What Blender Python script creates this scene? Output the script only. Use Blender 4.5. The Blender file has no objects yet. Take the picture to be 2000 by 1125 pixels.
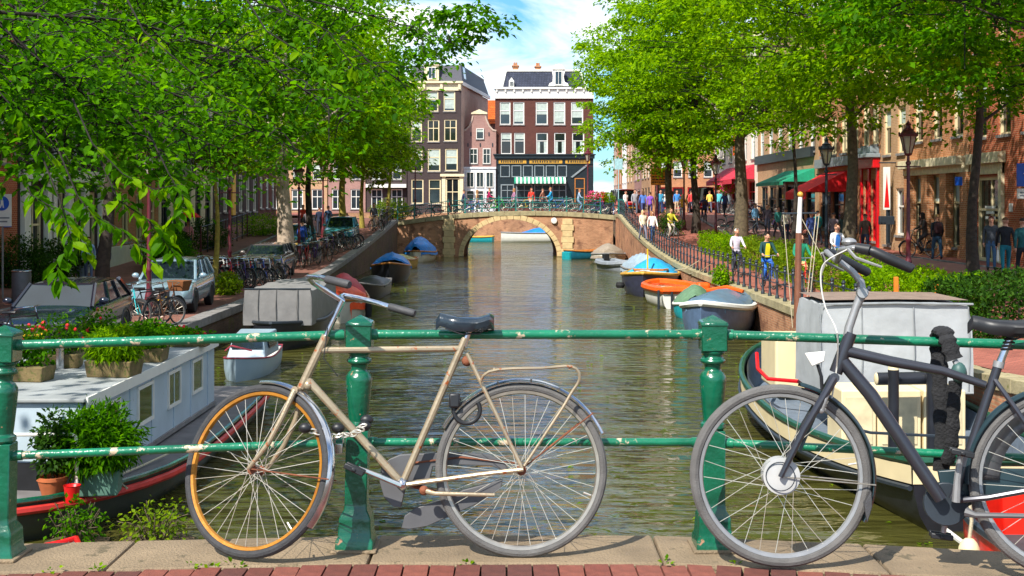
import bpy, math, random
import numpy as np
from mathutils import Vector, Matrix, Euler
R = math.radians
S = bpy.context.scene
COL = S.collection
random.seed(7)
# ---------------------------------------------------------------- camera, light, exposure
F, CX, CY, CZ = 2400.0, 1000.0, 397.0, 3.9          # focal length in photo pixels, horizon row, eye height over the water
cam_d = bpy.data.cameras.new('camera'); cam = bpy.data.objects.new('camera', cam_d); COL.objects.link(cam)
cam.location = (0, 0, CZ); cam.rotation_euler = (R(90), 0, 0)
cam_d.sensor_width = 36; cam_d.lens = F / 2000 * 36
cam_d.shift_y = -(562.5 - CY) / 2000
cam_d.clip_start = 0.1; cam_d.clip_end = 6000
S.camera = cam
SUN = Vector((-0.52, -0.77, 1.02)).normalized()      # towards the sun
sun_d = bpy.data.lights.new('sun', 'SUN'); sun_d.energy = 4.6; sun_d.angle = R(0.5); sun_d.color = (1, .95, .86)
sun = bpy.data.objects.new('sun', sun_d); COL.objects.link(sun)
sun.rotation_euler = SUN.to_track_quat('Z', 'Y').to_euler()
W = bpy.data.worlds.new('World'); S.world = W; W.use_nodes = True
nt = W.node_tree; nt.nodes.clear()
def nd(t, typ, **kw):
    n = t.nodes.new(typ)
    for k, v in kw.items(): setattr(n, k, v)
    return n
sky = nd(nt, 'ShaderNodeTexSky', sky_type='NISHITA', sun_disc=False)
sky.sun_elevation = math.asin(SUN.z); sky.sun_rotation = math.atan2(SUN.x, SUN.y) % (2 * math.pi)
sky.air_density = 1.0; sky.dust_density = .4; sky.ozone_density = 2.0
bg = nd(nt, 'ShaderNodeBackground'); bg.inputs['Strength'].default_value = .15
out = nd(nt, 'ShaderNodeOutputWorld')
tc = nd(nt, 'ShaderNodeTexCoord')
sp = nd(nt, 'ShaderNodeSeparateXYZ'); nt.links.new(tc.outputs['Generated'], sp.inputs[0])
ad = nd(nt, 'ShaderNodeMath', operation='MAXIMUM'); nt.links.new(sp.outputs['Z'], ad.inputs[0]); ad.inputs[1].default_value = 0
ad2 = nd(nt, 'ShaderNodeMath', operation='ADD'); nt.links.new(ad.outputs[0], ad2.inputs[0]); ad2.inputs[1].default_value = .22
dv = nd(nt, 'ShaderNodeVectorMath', operation='DIVIDE'); nt.links.new(tc.outputs['Generated'], dv.inputs[0]); nt.links.new(ad2.outputs[0], dv.inputs[1])
nz = nd(nt, 'ShaderNodeTexNoise'); nz.inputs['Scale'].default_value = 2.1; nz.inputs['Detail'].default_value = 8; nz.inputs['Roughness'].default_value = .55; nz.inputs['Distortion'].default_value = .5
mp = nd(nt, 'ShaderNodeMapping'); mp.inputs['Location'].default_value = (1.35, .2, .4); nt.links.new(dv.outputs[0], mp.inputs[0]); nt.links.new(mp.outputs[0], nz.inputs['Vector'])
rp = nd(nt, 'ShaderNodeValToRGB'); rp.color_ramp.elements[0].position = .44; rp.color_ramp.elements[1].position = .62
nt.links.new(nz.outputs['Fac'], rp.inputs[0])
cl = nd(nt, 'ShaderNodeMix', data_type='RGBA'); cl.inputs['B'].default_value = (6.0, 6.1, 6.2, 1)
ht = nd(nt, 'ShaderNodeMix', data_type='RGBA', blend_type='MULTIPLY'); ht.inputs['Factor'].default_value = 1; ht.inputs['B'].default_value = (.33, .60, .79, 1)
nt.links.new(sky.outputs[0], ht.inputs['A'])
nt.links.new(rp.outputs[0], cl.inputs['Factor']); nt.links.new(ht.outputs['Result'], cl.inputs['A'])
nt.links.new(cl.outputs['Result'], bg.inputs['Color']); nt.links.new(bg.outputs[0], out.inputs['Surface'])
S.view_settings.view_transform = 'Standard'; S.view_settings.look = 'None'
S.view_settings.exposure = .72; S.view_settings.gamma = 1; S.view_settings.use_curve_mapping = False
S.render.engine = 'CYCLES'; S.cycles.max_bounces = 6; S.cycles.transmission_bounces = 4; S.cycles.use_denoising = True
S.cycles.caustics_reflective = False; S.cycles.caustics_refractive = False; S.cycles.sample_clamp_indirect = 4

def P(px, py, Y):
    return Vector(((px - CX) * Y / F, Y, CZ - (py - CY) * Y / F))
def lin(r, g, b, k=1.0):
    f = lambda v: (v / 12.92 if v <= .04045 else ((v + .055) / 1.055) ** 2.4)
    return (f(r / 255) * k, f(g / 255) * k, f(b / 255) * k)

# ---------------------------------------------------------------- materials
MATS = {}
def mat(name, col, rough=.6, metal=0.0, var=.18, scale=6.0, bump=0.0, bscale=60.0, col2=None, thr=None, coat=0.0, spec=.5, trans=0.0):
    """principled; col varied by noise; col2 shows as patches where a second noise passes thr (chips, rust, moss)"""
    if name in MATS: return MATS[name]
    m = bpy.data.materials.new(name); m.use_nodes = True; t = m.node_tree
    b = t.nodes['Principled BSDF']
    b.inputs['Roughness'].default_value = rough; b.inputs['Metallic'].default_value = metal
    b.inputs['Coat Weight'].default_value = coat; b.inputs['Specular IOR Level'].default_value = spec
    b.inputs['Coat Roughness'].default_value = .06
    if trans: b.inputs['Transmission Weight'].default_value = trans
    co = nd(t, 'ShaderNodeTexCoord')
    n = nd(t, 'ShaderNodeTexNoise'); n.inputs['Scale'].default_value = scale; n.inputs['Detail'].default_value = 5
    t.links.new(co.outputs['Object'], n.inputs['Vector'])
    r = nd(t, 'ShaderNodeValToRGB')
    r.color_ramp.elements[0].position = .3; r.color_ramp.elements[1].position = .7
    r.color_ramp.elements[0].color = (*[max(0, c * (1 - var)) for c in col], 1)
    r.color_ramp.elements[1].color = (*[min(1, c * (1 + var)) for c in col], 1)
    t.links.new(n.outputs['Fac'], r.inputs[0])
    res = r.outputs[0]
    if col2:
        n2 = nd(t, 'ShaderNodeTexNoise'); n2.inputs['Scale'].default_value = scale * 3.1; n2.inputs['Detail'].default_value = 7; n2.inputs['Roughness'].default_value = .65
        t.links.new(co.outputs['Object'], n2.inputs['Vector'])
        r2 = nd(t, 'ShaderNodeValToRGB'); r2.color_ramp.elements[0].position = thr; r2.color_ramp.elements[1].position = thr + .04
        t.links.new(n2.outputs['Fac'], r2.inputs[0])
        mx = nd(t, 'ShaderNodeMix', data_type='RGBA'); mx.inputs['B'].default_value = (*col2, 1)
        t.links.new(r2.outputs[0], mx.inputs['Factor']); t.links.new(res, mx.inputs['A']); res = mx.outputs['Result']
        if metal > .3:
            iv = nd(t, 'ShaderNodeMath', operation='MULTIPLY_ADD'); iv.inputs[1].default_value = -metal; iv.inputs[2].default_value = metal
            t.links.new(r2.outputs[0], iv.inputs[0]); t.links.new(iv.outputs[0], b.inputs['Metallic'])
    t.links.new(res, b.inputs['Base Color'])
    if bump:
        nb = nd(t, 'ShaderNodeTexNoise'); nb.inputs['Scale'].default_value = bscale; nb.inputs['Detail'].default_value = 4
        t.links.new(co.outputs['Object'], nb.inputs['Vector'])
        bp = nd(t, 'ShaderNodeBump'); bp.inputs['Strength'].default_value = bump; bp.inputs['Distance'].default_value = .02
        t.links.new(nb.outputs['Fac'], bp.inputs['Height']); t.links.new(bp.outputs[0], b.inputs['Normal'])
    MATS[name] = m
    return m
def brickmat(name, c1, c2, mortar, bw=.21, bh=.065, ms=.012, flat=False, var=.35, moss=None):
    if name in MATS: return MATS[name]
    m = bpy.data.materials.new(name); m.use_nodes = True; t = m.node_tree; b = t.nodes['Principled BSDF']
    b.inputs['Roughness'].default_value = .85; b.inputs['Specular IOR Level'].default_value = .25
    co = nd(t, 'ShaderNodeTexCoord'); s = nd(t, 'ShaderNodeSeparateXYZ'); t.links.new(co.outputs['Object'], s.inputs[0])
    cb = nd(t, 'ShaderNodeCombineXYZ')
    if flat:
        t.links.new(s.outputs['X'], cb.inputs['X']); t.links.new(s.outputs['Y'], cb.inputs['Y'])
    else:
        a = nd(t, 'ShaderNodeMath', operation='ADD'); t.links.new(s.outputs['X'], a.inputs[0]); t.links.new(s.outputs['Y'], a.inputs[1])
        t.links.new(a.outputs[0], cb.inputs['X']); t.links.new(s.outputs['Z'], cb.inputs['Y'])
    br = nd(t, 'ShaderNodeTexBrick'); br.inputs['Scale'].default_value = 1
    br.inputs['Brick Width'].default_value = bw; br.inputs['Row Height'].default_value = bh; br.inputs['Mortar Size'].default_value = ms
    br.inputs['Mortar Smooth'].default_value = .2
    br.inputs['Color1'].default_value = (*c1, 1); br.inputs['Color2'].default_value = (*c2, 1); br.inputs['Mortar'].default_value = (*mortar, 1)
    t.links.new(cb.outputs[0], br.inputs['Vector'])
    n = nd(t, 'ShaderNodeTexNoise'); n.inputs['Scale'].default_value = .9; n.inputs['Detail'].default_value = 7; n.inputs['Roughness'].default_value = .65
    t.links.new(co.outputs['Object'], n.inputs['Vector'])
    mr = nd(t, 'ShaderNodeMapRange'); mr.inputs['From Min'].default_value = .25; mr.inputs['From Max'].default_value = .75
    mr.inputs['To Min'].default_value = 1 - var; mr.inputs['To Max'].default_value = 1 + var; t.links.new(n.outputs['Fac'], mr.inputs['Value'])
    mx = nd(t, 'ShaderNodeMix', data_type='RGBA', blend_type='MULTIPLY'); mx.inputs['Factor'].default_value = 1
    t.links.new(br.outputs['Color'], mx.inputs['A']); t.links.new(mr.outputs[0], mx.inputs['B'])
    res = mx.outputs['Result']
    if moss:
        n2 = nd(t, 'ShaderNodeTexNoise'); n2.inputs['Scale'].default_value = 1.7; n2.inputs['Detail'].default_value = 8; t.links.new(co.outputs['Object'], n2.inputs['Vector'])
        r2 = nd(t, 'ShaderNodeValToRGB'); r2.color_ramp.elements[0].position = .54; r2.color_ramp.elements[1].position = .68; t.links.new(n2.outputs['Fac'], r2.inputs[0])
        m2 = nd(t, 'ShaderNodeMix', data_type='RGBA'); m2.inputs['B'].default_value = (*moss, 1); t.links.new(r2.outputs[0], m2.inputs['Factor']); t.links.new(res, m2.inputs['A']); res = m2.outputs['Result']
    t.links.new(res, b.inputs['Base Color'])
    bp = nd(t, 'ShaderNodeBump'); bp.inputs['Strength'].default_value = .5; bp.inputs['Distance'].default_value = .01; bp.invert = True
    t.links.new(br.outputs['Fac'], bp.inputs['Height']); t.links.new(bp.outputs[0], b.inputs['Normal'])
    MATS[name] = m
    return m
def leafmat(name, c1, c2, tr=.45):
    if name in MATS: return MATS[name]
    m = bpy.data.materials.new(name); m.use_nodes = True; t = m.node_tree; b = t.nodes['Principled BSDF']; o = t.nodes['Material Output']
    b.inputs['Roughness'].default_value = .5; b.inputs['Specular IOR Level'].default_value = .06
    g = nd(t, 'ShaderNodeNewGeometry'); r = nd(t, 'ShaderNodeValToRGB')
    r.color_ramp.elements[0].color = (*c1, 1); r.color_ramp.elements[1].color = (*c2, 1)
    r.color_ramp.elements[1].position = .9; k = r.color_ramp.elements.new(.97); k.color = (min(.5, c2[0] * 1.2), c2[1] * 1.05, c2[2], 1); k = r.color_ramp.elements.new(.12); k.color = tuple(.75 * v for v in c1) + (1,)
    t.links.new(g.outputs['Random Per Island'], r.inputs[0])
    t.links.new(r.outputs[0], b.inputs['Base Color'])
    tl = nd(t, 'ShaderNodeBsdfTranslucent')
    hs = nd(t, 'ShaderNodeMix', data_type='RGBA', blend_type='MULTIPLY'); hs.inputs['Factor'].default_value = 1; hs.inputs['B'].default_value = (1.9, 1.75, .7, 1)
    t.links.new(r.outputs[0], hs.inputs['A']); t.links.new(hs.outputs['Result'], tl.inputs['Color'])
    mx = nd(t, 'ShaderNodeMixShader'); mx.inputs[0].default_value = tr
    t.links.new(b.outputs[0], mx.inputs[1]); t.links.new(tl.outputs[0], mx.inputs[2]); t.links.new(mx.outputs[0], o.inputs['Surface'])
    MATS[name] = m
    return m
def plain(name, rgb, rough=.6, metal=0, **k): return mat(name, lin(*rgb), rough, metal, **k)
M = {}
M['green'] = mat('green_paint', lin(10, 108, 76), .28, 0, .3, 5, .2, 40, lin(196, 176, 148), .585, .3)
M['green_post'] = mat('green_post_paint', lin(4, 88, 62), .26, 0, .35, 7, .2, 40, lin(166, 120, 88), .645, .4)
M['rust'] = mat('rust', lin(116, 66, 42), .8, 0, .4, 20, .3)
M['kerb'] = mat('kerb_stone', lin(132, 114, 90), .85, 0, .25, 3.5, .6, 90, lin(104, 92, 70), .60)
M['paver'] = [mat('paver_%d' % i, lin(*c), .85, 0, .25, 18, .4, 150) for i, c in enumerate([(118, 62, 50), (102, 54, 44), (126, 70, 56), (90, 50, 42)])]
M['joint'] = mat('sand_joint', lin(84, 68, 48), .95, 0, .3, 20)
M['tyre'] = mat('tyre_rubber', lin(58, 58, 60), .8, 0, .25, 30, .3, 200)
M['tyre_grey'] = mat('tyre_dusty_rubber', lin(96, 94, 92), .85, 0, .2, 14, .3, 200)
M['chrome'] = mat('chrome', lin(205, 208, 212), .16, .95, .1, 20, 0, 60, lin(140, 92, 60), .71)
M['alu'] = mat('brushed_aluminium', lin(160, 160, 160), .42, .55, .1, 20)
M['spoke'] = mat('spoke_steel', lin(214, 208, 194), .35, .6, .1, 20)
M['beige_frame'] = mat('beige_frame_paint', lin(168, 152, 126), .35, .45, .2, 9, .08, 60, lin(150, 78, 34), .60)
M['rim_orange'] = mat('corroded_golden_rim', lin(176, 118, 40), .45, .4, .3, 9, .1, 60, lin(150, 70, 26), .64)
M['rim_grey'] = mat('grey_rim', lin(176, 168, 156), .35, .7, .15, 20)
M['black'] = mat('black_plastic', lin(30, 31, 34), .45, 0, .2, 10)
M['leather'] = mat('dark_saddle_leather', lin(34, 46, 56), .25, 0, .2, 12, .1, 80, None, None, .4)
M['grip'] = mat('grey_rubber_grip', lin(62, 62, 64), .6, 0, .15, 30, .2, 200)
M['gunmetal'] = mat('slate_frame_paint', lin(56, 57, 64), .32, .35, .1, 10, 0, 60, None, None, .3)
M['chaincase'] = mat('grey_chain_case', lin(86, 86, 88), .5, 0, .12, 10)
M['sleeve'] = mat('black_textile', lin(36, 36, 38), .95, 0, .3, 18, .6, 80)
M['teal_plastic'] = plain('teal_plastic', (58, 92, 88), .5)
M['white'] = mat('white_paint', lin(226, 224, 216), .5, 0, .06, 3)
M['cream'] = mat('cream_paint', lin(226, 208, 166), .5, 0, .08, 2)
M['glass'] = mat('window_glass', lin(44, 54, 60), .05, 0, .3, .7, 0, 60, None, None, 0, .8)
M['glass_dark'] = mat('dark_window_glass', lin(26, 30, 34), .05, 0, .4, .6, 0, 60, None, None, 0, .8)
M['curtain'] = mat('white_curtain', lin(172, 184, 176), .9, 0, .18, 3)
M['blue_tarp'] = mat('blue_tarp', lin(22, 120, 205), .5, 0, .2, 4, .6, 9)
M['grey_tarp'] = mat('grey_tarp', lin(124, 122, 120), .8, 0, .12, 3, .6, 6)
M['black_hull'] = mat('black_hull_paint', lin(34, 36, 42), .35, 0, .3, 5, .1, 30)
M['wood'] = mat('varnished_wood', lin(176, 112, 52), .4, 0, .25, 8)
M['rope'] = mat('rope', lin(190, 178, 150), .9, 0, .2, 60)
M['maroon'] = mat('maroon_paint', lin(92, 30, 40), .4, 0, .2, 8)
M['iron'] = mat('dark_iron', lin(46, 54, 62), .45, .2, .2, 10)
M['teal_rail'] = mat('teal_rail_paint', lin(30, 110, 104), .45, 0, .2, 5)
M['bark'] = mat('bark', lin(92, 80, 62), .95, 0, .4, 9, 1.0, 30, lin(120, 124, 60), .62)
M['twig'] = mat('twig_bark', lin(34, 29, 24), .95, 0, .3, 9)
M['bark_dark'] = mat('dark_bark', lin(58, 50, 42), .95, 0, .4, 9, 1.0, 30)
M['bark_yellow'] = mat('lichen_bark', lin(150, 136, 58), .95, 0, .35, 9, 1.0, 30, lin(98, 92, 50), .6)
M['bark_pale'] = mat('pale_bark', lin(176, 158, 138), .95, 0, .3, 6, 1.0, 20, lin(120, 104, 88), .62)
M['leaf'] = leafmat('leaf_fresh', (.078, .205, .001), (.235, .43, .002), .5)
M['leaf_deep'] = leafmat('leaf_deep', (.026, .112, .001), (.095, .275, .002), .55)  # leaf green darkened: the shade on the left crowns sits in the colour
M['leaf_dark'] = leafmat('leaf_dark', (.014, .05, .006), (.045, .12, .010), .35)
M['leaf_lime'] = leafmat('leaf_lime', (.10, .20, .006), (.22, .34, .012), .5)
M['terracotta'] = mat('terracotta', lin(176, 96, 54), .8, 0, .2, 8)
M['petal'] = mat('red_petal', lin(214, 24, 30), .6, 0, .2, 30)
M['skin'] = mat('skin', lin(206, 152, 124), .6, 0, .08, 10)
M['moss_stone'] = mat('mossy_coping_stone', lin(158, 146, 112), .9, 0, .25, 3, .5, 30, lin(104, 108, 46), .60)
M['grey_stone'] = mat('grey_coping_stone', lin(128, 124, 122), .9, 0, .22, 3, .5, 30, lin(92, 88, 74), .62)
M['sandstone'] = mat('sandstone', lin(206, 180, 132), .85, 0, .18, 3, .4, 30, lin(150, 128, 92), .66)
M['tyre_black'] = plain('black_rubber', (24, 24, 26), .8)
M['red'] = mat('red_paint', lin(206, 22, 26), .35, 0, .12, 5)

# ---------------------------------------------------------------- mesh builder
class MB:
    def __init__(s): s.v = []; s.f = []; s.m = []; s.cur = 0
    def add(s, vs, fs):
        o = len(s.v); s.v += [tuple(v) for v in vs]
        for f in fs: s.f.append(tuple(i + o for i in f)); s.m.append(s.cur)
    def bx(s, x0, x1, y0, y1, z0, z1, T=None):
        v = [(x0, y0, z0), (x1, y0, z0), (x1, y1, z0), (x0, y1, z0), (x0, y0, z1), (x1, y0, z1), (x1, y1, z1), (x0, y1, z1)]
        if T is not None: v = [T @ Vector(p) for p in v]
        s.add(v, [(0, 3, 2, 1), (4, 5, 6, 7), (0, 1, 5, 4), (1, 2, 6, 5), (2, 3, 7, 6), (3, 0, 4, 7)]); return s
    def box(s, c, d, T=None):
        return s.bx(c[0] - d[0] / 2, c[0] + d[0] / 2, c[1] - d[1] / 2, c[1] + d[1] / 2, c[2] - d[2] / 2, c[2] + d[2] / 2, T)
    def loft(s, rings, closed=True, cap0=True, cap1=True, loop=False):
        n = len(rings[0]); vs = [p for r in rings for p in r]; fs = []
        k = len(rings)
        for i in range(k if loop else k - 1):
            j = (i + 1) % k
            for a in range(n if closed else n - 1):
                b = (a + 1) % n
                fs.append((i * n + a, i * n + b, j * n + b, j * n + a))
        if closed and not loop:
            if cap0: fs.append(tuple(range(n - 1, -1, -1)))
            if cap1: fs.append(tuple((k - 1) * n + a for a in range(n)))
        s.add(vs, fs); return s
    def tube(s, pts, r, n=8, loop=False, cap=True, flat=1.0):
        pts = [Vector(p) for p in pts]; k = len(pts)
        rs = r if isinstance(r, (list, tuple)) else [r] * k
        rings = []; up = None
        for i in range(k):
            if loop: t = pts[(i + 1) % k] - pts[i - 1]
            else: t = pts[min(i + 1, k - 1)] - pts[max(i - 1, 0)]
            t = t.normalized() if t.length > 1e-9 else Vector((0, 0, 1))
            if up is None:
                up = Vector((0, 0, 1)) if abs(t.z) < .9 else Vector((0, 1, 0))
            u = (up - t * up.dot(t)); u = u.normalized() if u.length > 1e-6 else t.orthogonal().normalized()
            w = t.cross(u); up = u
            rings.append([pts[i] + (u * math.cos(2 * math.pi * a / n) * flat + w * math.sin(2 * math.pi * a / n)) * rs[i] for a in range(n)])
        return s.loft(rings, True, cap, cap, loop)
    def lathe(s, prof, c=(0, 0, 0), n=14, T=None, rot=0):
        rings = []
        for r, z in prof:
            rg = [Vector((c[0] + r * math.cos(2 * math.pi * a / n + rot), c[1] + r * math.sin(2 * math.pi * a / n + rot), c[2] + z)) for a in range(n)]
            rings.append([T @ p for p in rg] if T is not None else rg)
        return s.loft(rings)
    def prism(s, poly, ext):
        e = Vector(ext); a = [Vector(p) for p in poly]; n = len(a)
        return s.loft([a, [p + e for p in a]])
    def sph(s, c, r, nu=10, nv=6, T=None):
        r = r if isinstance(r, (tuple, list)) else (r, r, r)
        rings = []
        for i in range(nv + 1):
            ph = -math.pi / 2 + math.pi * i / nv; ph = max(min(ph, 1.55), -1.55)
            rg = [Vector((c[0] + r[0] * math.cos(ph) * math.cos(2 * math.pi * a / nu), c[1] + r[1] * math.cos(ph) * math.sin(2 * math.pi * a / nu), c[2] + r[2] * math.sin(ph))) for a in range(nu)]
            rings.append([T @ p for p in rg] if T is not None else rg)
        return s.loft(rings)
    def grid(s, rows):
        n = len(rows[0]); vs = [p for r in rows for p in r]
        s.add(vs, [(i * n + a, i * n + a + 1, (i + 1) * n + a + 1, (i + 1) * n + a) for i in range(len(rows) - 1) for a in range(n - 1)]); return s
    def mesh(s, name, mats, smooth=35):
        me = bpy.data.meshes.new(name); me.from_pydata(s.v, [], s.f)
        for m in (mats if isinstance(mats, (list, tuple)) else [mats]): me.materials.append(m)
        if any(s.m): me.polygons.foreach_set('material_index', s.m)
        if smooth:
            me.polygons.foreach_set('use_smooth', [True] * len(s.f)); me.set_sharp_from_angle(angle=R(smooth))
        me.update(); return me
    def build(s, name, mats, parent=None, smooth=35, bevel=0, **props):
        o = link(name, s.mesh(name, mats, smooth), parent, **props)
        if bevel:
            b = o.modifiers.new('bevel', 'BEVEL'); b.width = bevel; b.segments = 2; b.limit_method = 'ANGLE'; b.angle_limit = R(40)
        return o
def link(name, data, parent=None, loc=None, rot=None, **props):
    o = bpy.data.objects.new(name, data); COL.objects.link(o)
    if parent is not None: o.parent = parent; KIDS.setdefault(parent, []).append(o)
    if loc is not None: o.location = loc
    if rot is not None: o.rotation_euler = rot
    for k, v in props.items(): o[k] = v
    return o
def thing(name, label, cat, loc=(0, 0, 0), rz=0, group=None, rx=0, ry=0):
    o = bpy.data.objects.new(name, None); COL.objects.link(o); o.empty_display_size = .1
    o.location = loc; o.rotation_euler = (rx, ry, rz); o['label'] = label; o['category'] = cat
    if group: o['group'] = group
    return o
def dup(root, loc, rz=0, label=None, group=None, swap=None, rx=0, scale=None):
    r = root.copy(); COL.objects.link(r); r.location = loc; r.rotation_euler = (rx, 0, rz)
    if scale: r.scale = scale
    if label: r['label'] = label
    if group: r['group'] = group
    def rec(src, dst):
        for ch in KIDS.get(src, ()):
            c = ch.copy(); COL.objects.link(c); c.parent = dst
            if swap and ch.name.split('.')[0] in swap and c.type == 'MESH':
                c.material_slots[0].link = 'OBJECT'; c.material_slots[0].material = swap[ch.name.split('.')[0]]
            rec(ch, c)
    rec(root, r)
    return r
KIDS = {}
def struct(name, mb, m, **k): return mb.build(name, m, None, kind='structure', **k)

# leaf clouds: many small folded leaves, joined (foliage nobody could count)
def leafmesh(name, base, direc, nrm, size, m, near=False, wr=.62):
    n = len(base); d = direc / np.linalg.norm(direc, axis=1, keepdims=True)
    s = np.cross(d, nrm); s /= np.maximum(np.linalg.norm(s, axis=1, keepdims=True), 1e-6); u = np.cross(s, d)
    L = size[:, None]; w = L * wr / 2
    if near:
        pts = [base, base + d * L * .28 + s * w * .85 + u * w * .25, base + d * L * .6 + s * w * .8 + u * w * .2, base + d * L - u * L * .12,
               base + d * L * .6 - s * w * .8 + u * w * .2, base + d * L * .28 - s * w * .85 + u * w * .25]
        k = 6; fs = np.array([[0, 1, 2, 3], [0, 3, 4, 5]])
    else:
        pts = [base, base + d * L * .45 + s * w + u * w * .3, base + d * L - u * L * .1, base + d * L * .45 - s * w + u * w * .3]
        k = 4; fs = np.array([[0, 1, 2], [0, 2, 3]])
    v = np.stack(pts, 1).reshape(-1, 3)
    f = (np.arange(n)[:, None, None] * k + fs[None]).reshape(-1, fs.shape[1])
    me = bpy.data.meshes.new(name); me.vertices.add(len(v)); me.vertices.foreach_set('co', v.astype(np.float32).ravel())
    me.loops.add(f.size); me.loops.foreach_set('vertex_index', f.astype(np.int32).ravel())
    me.polygons.add(len(f)); me.polygons.foreach_set('loop_start', np.arange(len(f), dtype=np.int32) * fs.shape[1])
    me.update(calc_edges=True); me.materials.append(m)
    return me
def blob(rng, c, r, n, size, m, name='leaves', droop=.3, shell=.55, parent=None, near=False, wr=.62, **k):
    """one leafy clump (bush, pot plant, hedge piece): leaves in an ellipsoid, denser towards its skin"""
    u = rng.normal(size=(n, 3)); u /= np.linalg.norm(u, axis=1, keepdims=True)
    rad = shell + (1 - shell) * rng.random((n, 1)) ** .6
    lump = 1 + .22 * np.sin(u[:, :1] * 5 + c[0]) * np.cos(u[:, 1:2] * 6 + c[1]) + .12 * np.sin(u[:, 2:] * 9)
    p = np.array(c) + u * np.array(r) * rad * lump
    d = u * .8 + rng.normal(size=(n, 3)) * .6 - np.array([0, 0, droop])
    nr = np.array([0, 0, 1.]) + rng.normal(size=(n, 3)) * .55 + u * .4
    return link(name, leafmesh(name, p, d, nr, size * (.6 + .8 * rng.random(n)), m, near, wr), parent, **k)
# ---------------------------------------------------------------- ground heights
def sm(a, b, x): t = min(1, max(0, (x - a) / (b - a))); return t * t * (3 - 2 * t)
def gz(X, Y):
    if X < 0:
        z = .8 + 1.9 * min(1, max(0, (Y - 54) / 34)) ** 1.25
        return z + 1.62 * (1 - sm(6.5, 19, Y))
    side = .12 * min(max(X - 8.6, 0), 5.0)
    k = min(1, max(0, (Y - 50) / 36))
    return 1.1 + side * (1 - k) + 2.0 * k ** 1.9 + 1.1 * (1 - sm(6.5, 22, Y))
def ground_sheet(xs, ys, dz=0.0):
    mb = MB(); mb.grid([[(x, y, gz(x, y) + dz) for x in xs] for y in ys]); return mb
LX, RX = -8.3, 7.5                                   # quay edges
KZ = CZ - 1.457                                      # kerb top of the near bridge
BZ = 2.45                                            # brick roadway of the near bridge
# ---------------------------------------------------------------- setting: water, ground, quays, near bridge
def watermat():
    m = bpy.data.materials.new('canal_water'); m.use_nodes = True; t = m.node_tree; b = t.nodes['Principled BSDF']
    b.inputs['Base Color'].default_value = (.058, .056, .012, 1); b.inputs['Roughness'].default_value = .07; b.inputs['IOR'].default_value = 1.6
    b.inputs['Specular IOR Level'].default_value = .5
    co = nd(t, 'ShaderNodeTexCoord')
    def wave(sx, sy, rough, det):
        mp = nd(t, 'ShaderNodeMapping'); mp.inputs['Scale'].default_value = (sx, sy, 1); t.links.new(co.outputs['Object'], mp.inputs[0])
        n = nd(t, 'ShaderNodeTexNoise'); n.inputs['Scale'].default_value = 1; n.inputs['Detail'].default_value = det; n.inputs['Roughness'].default_value = rough
        n.inputs['Distortion'].default_value = .4
        t.links.new(mp.outputs[0], n.inputs['Vector']); return n
    a = wave(1.3, 3.6, .45, 3); c = wave(.40, .9, .5, 2)
    mx = nd(t, 'ShaderNodeMath', operation='MULTIPLY_ADD'); mx.inputs[1].default_value = 1.6
    t.links.new(c.outputs['Fac'], mx.inputs[0]); t.links.new(a.outputs['Fac'], mx.inputs[2])
    bp = nd(t, 'ShaderNodeBump'); lo = wave(.09, .13, .5, 2); rg = nd(t, 'ShaderNodeMapRange'); rg.inputs['From Min'].default_value = .35; rg.inputs['From Max'].default_value = .65; rg.inputs['To Min'].default_value = .28; rg.inputs['To Max'].default_value = .95; t.links.new(lo.outputs['Fac'], rg.inputs['Value']); t.links.new(rg.outputs[0], bp.inputs['Strength']); bp.inputs['Distance'].default_value = .17
    t.links.new(mx.outputs[0], bp.inputs['Height']); t.links.new(bp.outputs[0], b.inputs['Normal'])
    return m
w = MB(); w.grid([[(x, y, 0) for x in (-60, -20, -8, 0, 8, 20, 60)] for y in (-4, 5, 20, 60, 100, 128)])
struct('canal_water', w, watermat())
M['street'] = brickmat('street_bricks', lin(150, 98, 84), lin(120, 76, 66), lin(96, 80, 68), .21, .07, .008, True, .3)
M['street_r'] = brickmat('red_street_bricks', lin(172, 100, 84), lin(146, 82, 70), lin(112, 84, 72), .21, .07, .008, True, .25)
yl = [-30, -10, 0, 5, 7, 10, 13, 16, 19, 22, 30, 40, 50, 54, 58, 62, 66, 70, 74, 78, 82, 86, 88.5, 92, 99.5]
struct('street_west_bank', ground_sheet([-90, -40, -19, -14, -11, LX - .42], yl), M['street'])
struct('street_east_bank', ground_sheet([RX + .42, 8.6, 9.2, 10, 11, 12, 13, 14, 19, 40, 90], yl), M['street_r'])
g = MB(); g.grid([[(-1500, 127.5, 2.9), (-60, 127.5, 2.9), (1500, 127.5, 2.9)], [(-1500, 3000, 2.9), (-60, 3000, 2.9), (1500, 3000, 2.9)]])
struct('ground_beyond_canal', g, M['street'])
g = MB(); g.grid([[(-1500, -200, .3), (-90, -200, .3)], [(-1500, 127.5, 2.9), (-90, 127.5, 2.9)]]); g.grid([[(90, -200, 1.4), (1500, -200, 1.4)], [(90, 127.5, 2.9), (1500, 127.5, 2.9)]])
struct('outlying_ground', g, M['street'])
g = MB(); g.grid([[(9, 99.5, 3.1), (40, 99.5, 3.1), (90, 99.5, 3.1)], [(9, 128, 2.904), (40, 128, 2.904), (90, 128, 2.904)]]); g.grid([[(-90, 99.5, 2.9), (-17, 99.5, 2.9)], [(-90, 128, 2.905), (-17, 128, 2.905)]])
struct('street_past_far_bridge', g, M['street_r'])
M['quay_brick'] = brickmat('quay_brick', lin(112, 84, 72), lin(86, 66, 58), lin(92, 84, 72), .22, .07, .012, False, .4, lin(92, 92, 48))
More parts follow.
